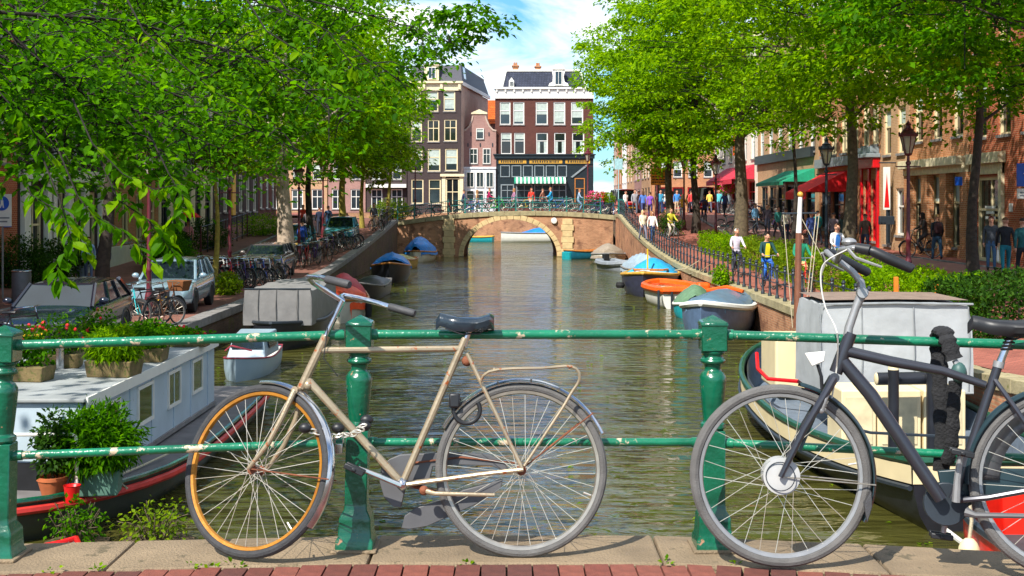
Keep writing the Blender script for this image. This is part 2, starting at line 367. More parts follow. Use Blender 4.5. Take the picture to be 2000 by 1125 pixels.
M['bridge_brick'] = brickmat('bridge_brick', lin(190, 132, 98), lin(160, 104, 76), lin(170, 140, 110), .22, .07, .014, False, .35, lin(120, 84, 66))
def quay(name, x, m, mstone, sgn, y0=5.6, y1=89.0):
    ys = [y0 + (y1 - y0) * i / 40 for i in range(41)]
    mb = MB()
    for a, b in zip(ys[:-1], ys[1:]):
        za, zb = gz(x, a) - .2, gz(x, b) - .2
        mb.add([(x, a, -1), (x, b, -1), (x, b, zb), (x, a, za)], [(0, 1, 2, 3) if sgn < 0 else (3, 2, 1, 0)])
    q = struct(name, mb, m)
    y = y0; k = 0; rr = random.Random(3)
    while y < y1:
        L = rr.uniform(.95, 1.35); e = min(y + L - .015, y1)
        z0, z1 = gz(x, y), gz(x, e); j = rr.uniform(-.008, .012)
        xi, xo = x - sgn * .05, x + sgn * .42
        v = [(xi, y, z0 - .2), (xo, y, z0 - .2), (xo, e, z1 - .2), (xi, e, z1 - .2), (xi, y, z0 + .02 + j), (xo, y, z0 + .02 + j), (xo, e, z1 + .02 + j), (xi, e, z1 + .02 + j)]
        s_ = MB(); s_.add(v, [(0, 3, 2, 1), (4, 5, 6, 7), (0, 1, 5, 4), (1, 2, 6, 5), (2, 3, 7, 6), (3, 0, 4, 7)] if sgn > 0 else [(0, 1, 2, 3), (7, 6, 5, 4), (4, 5, 1, 0), (5, 6, 2, 1), (6, 7, 3, 2), (7, 4, 0, 3)])
        s_.build('coping_stone', mstone, q, 0, .012)
        y += L
    return q
quay('quay_wall', LX, M['quay_brick'], M['grey_stone'], -1)
quay('quay_wall', RX, M['bridge_brick'], M['moss_stone'], 1)
# near bridge: plan line of the rail bends at the posts
def rail_y(X):
    if X < -.66: return 5.2 + .09 * (X + .66)
    if X < .85: return 5.2
    return 5.2 - .207 * (X - .85)
g = MB(); g.bx(-8.2, 7.4, 3.2, 4.85, -1, 2.3); struct('near_bridge_body', g, M['bridge_brick'])
g = MB(); g.grid([[(x, y, BZ - .045) for x in (-9, 0, 9)] for y in (-6, 0, 5.1)]); road = struct('bridge_roadway', g, M['joint'])
kerb = struct('kerb', MB().bx(-8, -7.99, 5.0, 5.4, 2.2, KZ - .02), M['kerb'])
xs = [-5.2, -3.9, -2.75, -1.62, -.58, .62, 1.5, 2.35, 3.5, 4.8]
for a, b in zip(xs[:-1], xs[1:]):
    b2 = b - .008
    v = []
    for z in (KZ - .35, KZ):
        v += [(a, rail_y(a) - .225, z), (b2, rail_y(b2) - .225, z), (b2, rail_y(b2) + .2, z), (a, rail_y(a) + .2, z)]
    MB().box((0, 0, 0), (0, 0, 0))
    k = MB(); k.add(v, [(0, 3, 2, 1), (4, 5, 6, 7), (0, 1, 5, 4), (1, 2, 6, 5), (2, 3, 7, 6), (3, 0, 4, 7)])
    k.build('kerb_stone', M['kerb'], kerb, 0, .012)
pm = [MB().bx(-.048, .048, -.1, .1, -.05, 0).mesh('brick', M['paver'][i], 0) for i in range(4)]
rr = random.Random(5)
for row in range(3):
    n = 0; X = -2.35 + (row % 2) * .05
    while X < 2.35:
        yc = rail_y(X) - .225 - .108 - row * .208
        if abs(X) * 1.0 < 2.3 and yc > 4.2:
            o = link('brick', pm[rr.randrange(4)], road, (X, yc + rr.uniform(-.003, .003), BZ - .012 + rr.uniform(-.004, .004)), (rr.uniform(-.015, .015), rr.uniform(-.02, .02), rr.uniform(-.02, .02) + (-.2 if X > .85 else 0)))
            n += 1
        X += .1035
# ---------------------------------------------------------------- railing of the near bridge
rail = thing('bridge_railing', 'green painted iron bridge railing with two round rails and chipped paint', 'railing', (0, 0, KZ))
POSTX = [-3.65, -2.11, -.66, .85, 2.25, 3.6]
def post_mesh():
    mb = MB(); q = math.pi / 4; k = math.sqrt(.5)
    def sq(prof): mb.lathe([(r * 2 * k, z) for r, z in prof], n=4, rot=q)
    sq([(.001, .985), (.056, .955), (.057, .945), (.054, .94), (.054, .835), (.001, .834)])
    mb.lathe([(.001, .836), (.050, .835), (.052, .826), (.043, .818), (.043, .806), (.054, .798), (.054, .786), (.036, .776), (.034, .752), (.046, .742), (.056, .724), (.056, .705),
              (.050, .63), (.044, .565), (.040, .535), (.052, .527), (.054, .512), (.046, .50), (.001, .499)], n=18)
    sq([(.001, .502), (.046, .50), (.046, .20), (.048, .17), (.060, .15), (.066, .135), (.066, .12), (.070, .06), (.078, .045), (.080, 0), (.001, 0)])
    return mb
pmesh = post_mesh().mesh('post', M['green_post'], 30)
for i, X in enumerate(POSTX):
    p = link('post', pmesh, rail, (X, rail_y(X), -.03 if i == 1 else 0), (0, .018 if i in (1, 2) else 0, 0))
    b = p.modifiers.new('bevel', 'BEVEL'); b.width = .004; b.segments = 1; b.limit_method = 'ANGLE'; b.angle_limit = R(50)
    bp = MB(); bp.bx(X - .095, X + .095, rail_y(X) - .1, rail_y(X) + .1, .0, .012); bp.build('base_plate', M['kerb'], rail, 0, .004)
hz = {-3.65: .86, -2.11: .87, -.66: .902, .85: .902, 2.25: .885, 3.6: .87}
for a, b in zip(POSTX[:-1], POSTX[1:]):
    for lo, r in ((0, .0195), (.452, .0175)):
        mb = MB(); k = [(a + (b - a) * t) for t in (0.033, .06, .5, .94, .967)]
        if a == -.66: ea, eb = 0, 0
        zs = lambda X: (hz[a] + (hz[b] - hz[a]) * (X - a) / (b - a)) - lo - (.004 if lo else 0)
        pts = [(X, rail_y(a) + (rail_y(b) - rail_y(a)) * (X - a) / (b - a), zs(X)) for X in k]
        mb.tube(pts, r, 14)
        mb.tube([pts[0], pts[1]], r + .004, 14); mb.tube([pts[3], pts[4]], r + .004, 14)
        mb.build('rail', M['green'], rail)
# ---------------------------------------------------------------- bicycles against the railing
class Frame2:
    """turns photo pixels into points of a thing's own upright plane (y = depth offset inside it)"""
    def __init__(s, o):
        s.M = Matrix.Translation(o.location) @ o.rotation_euler.to_matrix().to_4x4(); s.I = s.M.inverted(); s.c = s.I @ Vector((0, 0, CZ))
    def __call__(s, px, py, y=0.0):
        d = s.I.to_3x3() @ Vector(((px - CX) / F, 1, -(py - CY) / F))
        t = (y - s.c.y) / d.y; return s.c + d * t
def ring(c, r, n=48, T=None, a0=0, a1=360):
    full = abs(a1 - a0) >= 360; k = n if full else n + 1
    pts = [Vector((r * math.cos(R(a0 + (a1 - a0) * i / n)), 0, r * math.sin(R(a0 + (a1 - a0) * i / n)))) for i in range(k)]
    return [Vector(c) + ((T @ p) if T is not None else p) for p in pts]
spoke_me = {}
def wheel(par, c, r, tyre, rim, hub, T=None, tw=.018, n=36, hubdisc=None, seed=0, rimw=.013):
    """a wheel part with tyre, rim, hub and each spoke below it; local plane xz, turned by T"""
    rot = T.to_euler() if T is not None else Euler((0, 0, 0))
    w = MB(); w.tube(ring((0, 0, 0), r - tw, 64), tw, 10, True)
    wo = w.build('wheel', tyre, par); wo.location = c; wo.rotation_euler = rot
    q = MB(); rr0 = r - 2 * tw - .002
    q.loft([[Vector((math.cos(a) * rr, y, math.sin(a) * rr)) for rr, y in ((rr0 + .006, rimw), (rr0 - .006, rimw * .85), (rr0 - .010, 0), (rr0 - .006, -rimw * .85), (rr0 + .006, -rimw))] for a in [2 * math.pi * i / 64 for i in range(64)]], True, loop=True)
    q.build('rim', rim, wo)
    h = MB(); Th = Matrix.Rotation(R(90), 4, 'X')
    if hubdisc: h.lathe([(.001, -.045), (.03, -.045), (hubdisc * .8, -.042), (hubdisc, -.034), (hubdisc, .034), (.03, .04), (.001, .04)], n=32, T=Th)
    else: h.lathe([(.001, -.052), (.008, -.052), (.010, -.036), (.021, -.035), (.021, -.030), (.013, -.028), (.013, .028), (.021, .030), (.021, .035), (.008, .038), (.001, .052)], n=16, T=Th)
    h.build('hub', hub, wo)
    hr = hubdisc * .92 if hubdisc else .019
    key = (round(r, 3), round(hr, 3))
    if key not in spoke_me:
        # one spoke running from its flange hole to the rim, lying along +z, crossing by a quarter turn
        spoke_me[key] = []
        for sg in (1, -1):
            for fl in (-.031, .031):
                a = sg * R(62) if not hubdisc else sg * R(35)
                s_ = MB(); s_.tube([(hr * math.sin(a), fl, hr * math.cos(a)), (0, fl * .1, rr0 - .012)], .0014, 5)
                spoke_me[key].append(s_.mesh('spoke', M['spoke'], 60))
    for i in range(n):
        o = link('spoke', spoke_me[key][i % 4], wo); o.rotation_euler = (0, 2 * math.pi * (i + .3) / n, 0)
    v = MB(); v.tube([(0, 0, -rr0 + .012), (0, 0, -rr0 + .045)], .004, 6); vo = v.build('valve', M['spoke'], wo); vo.rotation_euler = (0, R(-40 - seed * 30), 0)
    return wo
def fender(par, c, r, a0, a1, m, T=None, w=.024, n=30, name='fender'):
    rings = []
    for i in range(n + 1):
        a = R(a0 + (a1 - a0) * i / n); d = Vector((math.cos(a), 0, math.sin(a))); rg = []
        for j in range(7):
            b = -1 + j / 3
            rg.append(d * (r - .013 * b * b) + Vector((0, w * b, 0)))
        rg += [d * (r - .004 - .013 * b * b) + Vector((0, w * .95 * b, 0)) for b in (1, .5, 0, -.5, -1)]
        rings.append([Vector(c) + ((T @ p) if T is not None else p) for p in rg])
    f = MB(); f.loft(rings); return f.build(name, m, par)
def seg(name, par, pts, r, m, n=10, **k):
    b = MB(); b.tube(pts, r, n, **k); return b.build(name, m, par)

# ---- beige bicycle
bk = thing('bicycle', 'rusty beige bicycle with chrome fenders and a front wheel with a golden rim', 'bicycle', (-.42, 5.055, KZ), 0, rx=R(-6.5))
B = Frame2(bk); m = M['beige_frame']
rw = wheel(bk, B(1018, 917), .357, M['tyre_grey'], M['rim_grey'], M['rust'], seed=1)
steer = R(-26); fw_c = B(501, 918)
head_lo, head_hi = B(592, 750), B(634, 662)
axis = (head_hi - head_lo).normalized()
Ts = Matrix.Rotation(steer, 3, axis)
wheel(bk, fw_c, .357, M['tyre'], M['rim_orange'], M['rust'], Ts, tw=.019)
fender(bk, fw_c, .374, -38, 92, M['chrome'], Ts, .027)
fender(bk, B(1018, 917), .376, 24, 152, M['chrome'], None, .027)
bb = B(786, 945); stop = B(905, 676)
seg('top_tube', bk, [B(628, 684), B(905, 681)], .0135, m)
seg('down_tube', bk, [B(600, 741), bb], .0165, m)
seg('seat_tube', bk, [B(909, 660), bb], .0155, m)
seg('head_tube', bk, [head_lo - axis * .02, head_hi + axis * .015], .0185, m)
for y in (-.05, .05):
    seg('chain_stay', bk, [bb + Vector((.02, y * .5, 0)), B(935, 927, y * .9), B(1022, 917, y * 1.1)], .0095, m, 8)
    seg('seat_stay', bk, [B(912, 690, y * .3), B(960, 790, y * .8), B(1020, 915, y * 1.1)], .0085, m, 8)
g = MB(); g.sph(bb, (.028, .036, .028), 12, 6); g.build('bottom_bracket', M['chrome'], bk)
crown = head_lo - axis * .035
for sd in (-1, 1):
    off = Ts @ Vector((0, .05 * sd, 0)); k = Ts @ Vector((-1, 0, 0))
    pts = [crown + off * .7, crown + off + (fw_c - crown) * .35 + k * -.022, crown + off * 1.1 + (fw_c - crown) * .68 + k * -.028, crown + off * 1.15 + (fw_c - crown) * .88 + k * -.012, fw_c + off * 1.15]
    seg('fork_blade', bk, pts, [.0135, .0125, .011, .010, .009], m)
    e = fw_c + Ts @ Vector((.372 * math.cos(R(-6)), .03 * sd, .372 * math.sin(R(-6))))
    seg('fender_stay', bk, [fw_c + off * 1.1, e], .003, M['rust'], 6)
    e = B(1018, 917) + Vector((.378 * math.cos(R(38)), .028 * sd, .378 * math.sin(R(38))))
    seg('fender_stay', bk, [B(1018, 917, .055 * sd), e], .003, M['rust'], 6)
    rk = [B(939, 746, .05 * sd), B(944, 734, .06 * sd), B(955, 726, .07 * sd), B(972, 722, .073 * sd), B(1000, 720, .075 * sd), B(1060, 719, .075 * sd), B(1104, 715, .075 * sd), B(1116, 716, .075 * sd), B(1125, 720, .075 * sd), B(1131, 728, .075 * sd), B(1132, 740, .075 * sd), B(1128, 750, .072 * sd), B(1118, 764, .07 * sd), B(1100, 795, .065 * sd), B(1024, 910, .06 * sd)]
    seg('rack_frame', bk, rk, .0062, m, 8)
for px in (965, 1040, 1112):
    seg('rack_bar', bk, [B(px, 720, -.073), B(px, 720, .073)], .005, m, 6)
seg('crown_piece', bk, [crown + Ts @ Vector((0, -.04, 0)), crown + Ts @ Vector((0, .04, 0))], .017, m)
# stem, bar, grips (bar turned with the wheel)
clamp = head_hi + axis * .175
seg('stem', bk, [head_hi, head_hi + axis * .10, clamp], [.0115, .0115, .014], M['chrome'])
bar = lambda x, y, z: clamp + Ts @ Vector((x, y, z))
lp = [(0, .0, 0), (-.045, .05, .03), (-.075, .12, .055), (-.05, .20, .06), (.02, .245, .045), (.09, .262, .025)]
seg('handlebar', bk, [bar(x, -y, z) for x, y, z in lp[::-1]] + [bar(*p) for p in lp[1:]], .0115, M['chrome'], 10)
for sg in (-1, 1):
    seg('grip', bk, [bar(.075, .259 * sg, .028), bar(.08, .26 * sg, .027), bar(.19, .275 * sg, -.004), bar(.198, .276 * sg, -.006)], [.013, .0165, .0175, .014], M['grip'], 12)
# seat post and saddle
seg('seat_post', bk, [B(906, 676), B(918, 640)], .0125, M['chrome'])
def saddle(par, C, L, Wd, m, z=.0, tilt=0):
    rings = []; N = 14
    for i in range(N + 1):
        t = i / N; x = -L * t
        w = Wd / 2 * (1.0 if t < .25 else 1 - .74 * sm(.25, .78, t)) * (math.sqrt(max(0, 1 - ((.12 - t) / .12) ** 2)) * .45 + .55 if t < .12 else 1) * (math.sqrt(max(.02, 1 - ((t - .88) / .125) ** 2)) if t > .88 else 1)
        zt = .018 * (1 - sm(.0, .3, t)) + .016 * sm(.6, .95, t) - .03 * sm(.93, 1, t) - .012 * (1 - sm(0, .08, t)); dp = .064 - .016 * sm(.3, 1, t) - .02 * sm(.9, 1, t)
        rg = []
        for a in range(16):
            ph = 2 * math.pi * a / 16; cy, sz = math.cos(ph), math.sin(ph)
            rg.append(Vector(C) + Vector((x, w * cy, zt + (.028 * sz if sz > 0 else dp * sz * (.35 + .65 * abs(cy))))))
        rings.append(rg)
    b = MB(); b.loft(rings); return b.build('saddle', m, par)
saddle(bk, B(965, 632), .245, .165, M['leather'])
for y in (-.02, .02): seg('saddle_rail', bk, [B(950, 642, y), B(935, 652, y), B(900, 652, y), B(870, 641, y * .5)], .0035, M['black'], 6)
for k in range(2):
    s_ = MB(); pts = [B(947, 648 - 1.2 * i, (-.035 if k else .035)) + Vector((.011 * math.cos(i * 1.6), .011 * math.sin(i * 1.6), 0)) for i in range(16)]; s_.tube(pts, .0028, 5); s_.build('saddle_spring', M['black'], bk)
# chain guard behind the wheel plane: split upper and lower pieces
def plate(name, par, poly, y, th, m, smooth=30):
    b = MB(); b.prism([B(px, py, y) for px, py in poly], (0, th, 0)); return b.build(name, m, par, smooth, .003)
plate('chain_case', bk, [(741, 940), (745, 912), (760, 897), (782, 888), (880, 884), (955, 888), (986, 905), (996, 925), (960, 910), (885, 908), (845, 912), (838, 944), (792, 952), (783, 992), (768, 990), (750, 972)], .055, .045, M['chaincase'])
plate('chain_case', bk, [(784, 1032), (790, 1008), (812, 992), (870, 975), (905, 957), (982, 937), (978, 955), (930, 985), (870, 1012), (835, 1028), (800, 1034)], .055, .045, M['chaincase'])
seg('chain', bk, [B(800, 905, .05), B(900, 893, .05), B(1010, 905, .05)], .004, M['rust'], 6)
seg('crank', bk, [bb + Vector((0, -.06, 0)), B(700, 914, -.075)], [.012, .009], M['chrome'])
seg('crank', bk, [bb + Vector((0, .06, 0)), B(872, 968, .10)], [.012, .009], M['rust'])
def pedal(par, c, tw=0):
    b = MB(); T = Matrix.Translation(c) @ Matrix.Rotation(tw, 4, 'Y')
    for sy in (-.028, .028): b.box((0, sy, 0), (.085, .02, .022), T)
    b.box((0, 0, 0), (.018, .085, .014), T); return b.build('pedal', M['black'], par, 30, .004)
pedal(bk, B(693, 916, -.13), R(25)); pedal(bk, B(880, 972, .15), 0)
g = MB(); g.lathe([(.001, -.004), (.05, -.004), (.052, 0), (.05, .004), (.001, .004)], tuple(B(812, 980, .02)), 12, None); 
seg('kickstand', bk, [B(828, 958, -.04), B(850, 964, -.055), B(966, 967, -.06)], [.012, .009, .008], M['beige_frame'])
g = MB(); g.sph(B(828, 958, -.04), (.02, .016, .02), 10, 6); g.build('kickstand_bolt', M['rust'], bk)
seg('cable', bk, [B(640, 640, -.02), B(632, 700, -.03), B(660, 735, -.02), B(560, 700, -.02)][:3], .0025, M['black'], 5)
# frame lock on the seat stays
a = ring(B(912, 800), .055, 20, None, 120, 395)
seg('frame_lock', bk, [p + Vector((0, -.02, 0)) for p in a], .0095, M['black'])
g = MB(); g.box(B(888, 782, -.02), (.045, .05, .06), None); g.build('frame_lock_body', M['black'], bk, 30, .008)
for px, py in ((912, 705), (602, 752), (585, 775)):
    g = MB(); g.sph(B(px, py), .023, 10, 6); g.build('lug', M['rust'] if px > 700 else M['beige_frame'], bk)
# chain lock round post and down tube
ck = thing('chain_lock', 'steel chain lock with black ends round the green post and beige bicycle', 'lock', P(690, 850, 5.1))
cl_o = ck.location
link_me = MB(); link_me.tube([Vector((.017 * math.cos(t), 0, .010 * math.sin(t))) for t in [2 * math.pi * i / 12 for i in range(12)]], .0035, 6, True); lm = link_me.mesh('chain_link', M['spoke'])
path = [P(x, y, Y) - cl_o for x, y, Y in ((610, 842, 5.0), (630, 850, 5.02), (652, 852, 5.04), (672, 850, 5.04), (690, 848, 4.99), (704, 838, 5.02), (712, 826, 5.08))]
pts = []
for a_, b_ in zip(path[:-1], path[1:]): pts += [a_.lerp(b_, t) for t in (0, .5)]
for i, p in enumerate(pts):
    link('chain_link', lm, ck, p, (R(90) * (i % 2) + .4, .3 * math.sin(i * 2.1), .2 * math.sin(i * 3)))
for px, py, Y in ((596, 836, 5.0), (660, 836, 5.08), (716, 820, 5.12), (712, 832, 5.1)):
    g = MB(); g.sph(P(px, py, Y) - cl_o, (.028, .022, .022), 10, 6); g.build('lock_end', M['black'], ck)
g = MB(); g.box(P(662, 876, 5.06) - cl_o, (.03, .018, .04)); g.tube([P(654, 866, 5.06) - cl_o, P(655, 852, 5.06) - cl_o, P(662, 846, 5.06) - cl_o, P(670, 852, 5.06) - cl_o, P(670, 866, 5.06) - cl_o], .004, 6); g.build('padlock', M['chrome'], ck, 30, .003)

# ---- slate bicycle
sb = thing('bicycle', 'slate grey modern bicycle with a white hub motor disc, locked by a black sleeve', 'bicycle', P(1560, 1104, 4.88), R(-11.5), rx=R(-5))
B = Frame2(sb); m = M['gunmetal']; fc = B(1524, 928)
steer2 = Matrix.Rotation(R(9), 3, 'Z')
wheel(sb, fc, .362, M['tyre_grey'], M['alu'], plain('hub_grey', (176, 176, 174), .4), steer2, .021, 30, .073, 2)
rc = B(2085, 946); wheel(sb, rc, .362, M['tyre_grey'], M['alu'], M['black'], None, .021, 30, None, 1)
fender(sb, fc, .380, -28, 78, plain('dark_teal_fender', (34, 52, 58), .35), steer2, .03)
fender(sb, rc, .380, 30, 182, MATS['dark_teal_fender'], None, .03)
bb = B(1862, 975); hl, hh = B(1632, 728), B(1662, 650); ax = (hh - hl).normalized()
seg('head_tube', sb, [hl, B(1645, 695), hh], [.026, .027, .024], m, 12)
seg('top_tube', sb, [B(1655, 686), B(1740, 706), B(1840, 724), B(1925, 752)], [.022, .0215, .018, .015], m, 12)
seg('down_tube', sb, [B(1645, 705), B(1700, 770), B(1838, 975)], [.026, .028, .026], m, 12)
seg('seat_tube', sb, [B(1950, 712), bb], .018, m, 12)
for y in (-.055, .055):
    seg('chain_stay', sb, [bb + Vector((.02, y * .4, .0)), B(1930, 972, y), B(2080, 945, y * 1.2)], .0115, m, 8)
    seg('seat_stay', sb, [B(1943, 742, y * .3), B(1985, 800, y), B(2085, 946, y * 1.2)], .010, m, 8)
    o_ = Vector((0, y, 0))
    seg('fork_blade', sb, [B(1628, 738) + o_ * .6, B(1612, 765) + o_, B(1570, 835) + o_ * 1.05, fc + o_ * 1.1], [.018, .0165, .014, .011], m, 10)
seg('fork_crown', sb, [B(1630, 738, -.045), B(1630, 738, .045)], .02, m)
g = MB(); g.lathe([(.001, -.058), (.012, -.058), (.014, -.05), (.001, -.05)], (0, 0, 0), 10, Matrix.Translation(fc) @ Matrix.Rotation(R(90), 4, 'X')); g.build('axle_nut', M['rust'], sb)
rim_ring = MB(); rim_ring.tube(ring(fc + Vector((0, -.046, 0)), .056, 28), .0022, 5, True); rim_ring.build('hub_ring', M['iron'], sb)
sil = M['alu']
st = [B(1654, 668), B(1658, 640), B(1672, 600), B(1684, 572)]
seg('stem', sb, st, [.019, .017, .016, .02], sil, 12)
g = MB(); g.lathe([(.001, -.034), (.021, -.034), (.023, -.03), (.023, .03), (.021, .034), (.001, .034)], (0, 0, 0), 16, Matrix.Translation(B(1684, 572)) @ Matrix.Rotation(R(90), 4, 'X')); g.build('stem_joint', sil, sb)
seg('stem_arm', sb, [B(1684, 572), B(1681, 550), B(1664, 530), B(1640, 512)], [.018, .015, .014, .014], sil, 12)
c0 = B(1640, 510)
hb = [(.115, -.235, .0), (.06, -.225, .03), (.0, -.18, .045), (-.025, -.09, .04), (-.012, 0, .0), (-.025, .09, .04), (.0, .18, .045), (.06, .225, .03), (.115, .235, .0)]
T2 = Matrix.Rotation(R(14), 3, 'Z')
seg('handlebar', sb, [c0 + T2 @ Vector(p) for p in hb], .012, sil, 10)
for sg in (-1, 1):
    gp = [(.05, .222 * sg, .034), (.06, .226 * sg, .03), (.12, .238 * sg, .0), (.20, .252 * sg, -.035), (.205, .253 * sg, -.038)]
    seg('grip', sb, [c0 + T2 @ Vector(p) for p in gp], [.016, .020, .021, .019, .014], M['black'], 12)
    seg('shifter', sb, [c0 + T2 @ Vector(p) for p in ((.005, .19 * sg, .045), (.05, .222 * sg, .034))], [.019, .022], M['black'], 12)
    seg('brake_lever', sb, [c0 + T2 @ Vector(p) for p in ((-.02, .17 * sg, .04), (.0, .20 * sg, .005), (.09, .235 * sg, -.03))], [.007, .007, .005], sil, 6)
    cb = [c0 + T2 @ Vector((-.02, .17 * sg, .04)), B(1612, 512, .08 * sg), B(1603, 545, .05 * sg), B(1612, 600, .03 * sg), B(1635, 650, -.025), B(1634, 720, -.03), B(1622, 790, -.03)]
    sp_ = []
    for i in range(len(cb) - 1):
        p0, p1, p2, p3 = cb[max(i - 1, 0)], cb[i], cb[i + 1], cb[min(i + 2, len(cb) - 1)]
        for t in (0, .25, .5, .75):
            sp_.append(.5 * ((2 * p1) + (p2 - p0) * t + (2 * p0 - 5 * p1 + 4 * p2 - p3) * t * t + (3 * p1 - p0 - 3 * p2 + p3) * t ** 3))
    seg('brake_cable', sb, sp_, .0032, M['white'] if sg < 0 else M['rim_grey'], 6)
g = MB(); g.sph(c0 + T2 @ Vector((.0, -.12, .07)), (.03, .03, .018), 12, 6); g.build('bell', sil, sb)
g = MB(); g.prism([B(x, y, -.02) for x, y in ((1572, 690), (1612, 686), (1610, 706), (1586, 716))], (0, .04, 0)); g.build('headlight', M['white'], sb, 30, .004)
seg('light_bracket', sb, [B(1597, 712), B(1604, 735), B(1606, 764)], .007, M['black'], 8)
seg('brake_arm', sb, [B(1624, 752, -.05), B(1612, 780, -.06), B(1606, 800, -.055)], [.008, .009, .007], sil, 8)
g = MB(); g.sph(B(1604, 801, -.05), .014, 8, 5); g.build('brake_pivot', sil, sb)
g = MB(); g.tube([B(1560, 880, .05), B(1590, 810, .05)], .012, 6); g.build('fork_sticker', MATS['dark_teal_fender'], sb)
for y in (-.035, .035): seg('fender_stay', sb, [fc + Vector((0, y * 1.4, 0)), fc + steer2 @ Vector((.371 * math.cos(R(-4)), y, .371 * math.sin(R(-4))))], .0028, M['rim_grey'], 6)
g = MB(); g.prism([B(x, y, -.03) for x, y in ((1688, 985), (1702, 960), (1704, 990), (1694, 1022))], (0, .06, 0)); g.build('mud_flap', M['grip'], sb, 30, .003)
seg('seat_post', sb, [B(1952, 712), B(1958, 696), B(1975, 655)], [.0165, .0145, .0145], M['chrome'], 12)
seg('seat_clamp', sb, [B(1949, 718), B(1952, 706)], .0215, M['alu'], 12)
s_ = MB(); 
for i in range(5): s_.tube(ring(B(1966 + i * 2.2, 682 - i * 6.5), .019, 12, Matrix.Rotation(R(90), 3, 'X')), .005, 5, True)
s_.build('suspension_boot', M['black'], sb)
saddle(sb, B(2030, 640), .265, .18, M['black'])
for y in (-.02, .02): seg('saddle_rail', sb, [B(2018, 650, y), B(1985, 662, y), B(1950, 652, y), B(1915, 640, y * .5)], .0035, M['black'], 6)
pc = MATS['dark_teal_fender']
g = MB(); g.prism([B(1848, 985, .04) + Vector((.085 * math.cos(t), 0, .085 * math.sin(t))) for t in [2 * math.pi * i / 22 for i in range(22)]], (0, .035, 0)); g.build('chain_ring_case', M['iron'], sb, 30, .004)
g = MB(); g.prism([B(x, y, .045) for x, y in ((1832, 920), (1900, 915), (2060, 918), (2060, 950), (1900, 985), (1850, 1010))], (0, .03, 0)); g.build('chain_case', pc, sb, 30, .004)
seg('crank', sb, [bb + Vector((0, -.07, 0)), B(1870, 935, -.075), B(1876, 890, -.08)], [.016, .013, .012], M['alu'], 8)
seg('crank', sb, [bb + Vector((0, .08, 0)), B(1842, 1040, .09)], [.014, .011], M['alu'], 8)
pedal(sb, B(1878, 884, -.13), R(10)); pedal(sb, B(1838, 1046, .15), R(5))
seg('kickstand', sb, [B(1888, 1000, -.04), B(1905, 1006, -.06), B(2010, 1008, -.065)], [.02, .011, .010], M['chaincase'], 8)
g = MB(); rings = []
for i in range(16):
    a = R(100 + 80 * i / 15)
    rings.append([rc + Vector((math.cos(a) * rr_, .036, math.sin(a) * rr_)) for rr_ in (.365, .24 + .0 * i)])
g.grid(rings); skirt = g.build('skirt_guard', mat('smoky_skirt_guard', lin(120, 120, 124), .3, 0, .1, 4, trans=.6), sb)
sd = skirt.modifiers.new('solid', 'SOLIDIFY'); sd.thickness = .002
# black textile sleeve of the lock hanging over the rail
sl = thing('lock_sleeve', 'black textile chain lock sleeve looped over the green rail with a teal lock', 'lock', P(1840, 660, 4.98))
o0 = sl.location
def sleeve(pts, r):
    q = [P(*p) - o0 for p in pts]; o_ = []
    for i in range(len(q) - 1):
        for t in (0, .2, .4, .6, .8): o_.append(q[i].lerp(q[i + 1], t))
    o_.append(q[-1])
    rs = [r * (1 + .1 * math.sin(i * 1.9) + .07 * math.sin(i * 4.1)) for i in range(len(o_))]
    b = MB(); b.tube(o_, rs, 10, flat=.55); return b.build('sleeve', M['sleeve'], sl)
sleeve([(1838, 920, 5.03), (1842, 860, 5.03), (1838, 780, 5.03), (1833, 700, 5.04), (1832, 655, 5.06), (1836, 645, 5.02), (1845, 648, 4.97), (1852, 670, 4.94), (1864, 702, 4.93)], .034)
sleeve([(1866, 745, 4.93), (1862, 800, 4.95), (1860, 860, 4.97), (1850, 905, 5.0)], .027)
g = MB(); g.sph(P(1873, 728, 4.92) - o0, (.031, .03, .043), 14, 8); g.build('lock_body', M['teal_plastic'], sl)
seg('lock_pin', sl, [P(1865, 704, 4.93) - o0, P(1870, 714, 4.92) - o0], .012, M['alu'], 8)
# ---------------------------------------------------------------- far bridge
BY = 90.0
zt = lambda x: 3.34 - .0081 * (x - 1.2) ** 2
AX, AA, AZ = -.12, 3.43, 2.72
fb = thing('arched_bridge', 'brick canal bridge with one sandstone arch and sandstone blocks at its piers', 'bridge', (0, BY, 0))
def arch(x, a=AA, b=AZ): t = 1 - ((x - AX) / a) ** 2; return b * math.sqrt(t) if t > 0 else 0
mb = MB(); xs = sorted([LX - .3 + i * .4 for i in range(41)] + [AX - AA, AX + AA] + [AX + AA * math.cos(R(a)) for a in range(4, 180, 8)])
xs = [x for x in xs if x <= RX + .35]
fr = [[(x, 0, (arch(x) if abs(x - AX) <= AA else -1)) for x in xs], [(x, 0, zt(x) - .3) for x in xs]]
segs = []
for i in range(len(xs) - 1):
    a, b = xs[i], xs[i + 1]; ins = abs((a + b) / 2 - AX) < AA
    za = arch(a) if ins else -1; zb = arch(b) if ins else -1
    mb.add([(a, 0, za), (b, 0, zb), (b, 0, zt(b) - .3), (a, 0, zt(a) - .3)], [(0, 1, 2, 3)])
    if ins: mb.add([(a, 0, za), (b, 0, zb), (b, 9, zb), (a, 9, za)], [(3, 2, 1, 0)])
    mb.add([(a, 9, za), (b, 9, zb), (b, 9, zt(b) - .3), (a, 9, zt(a) - .3)], [(3, 2, 1, 0)])
for sg in (-1, 1): x = AX + sg * AA; mb.add([(x, 0, -1), (x, 9, -1), (x, 9, 0), (x, 0, 0)], [(0, 1, 2, 3)])
mb.build('spandrel_wall', M['bridge_brick'], fb, 0)
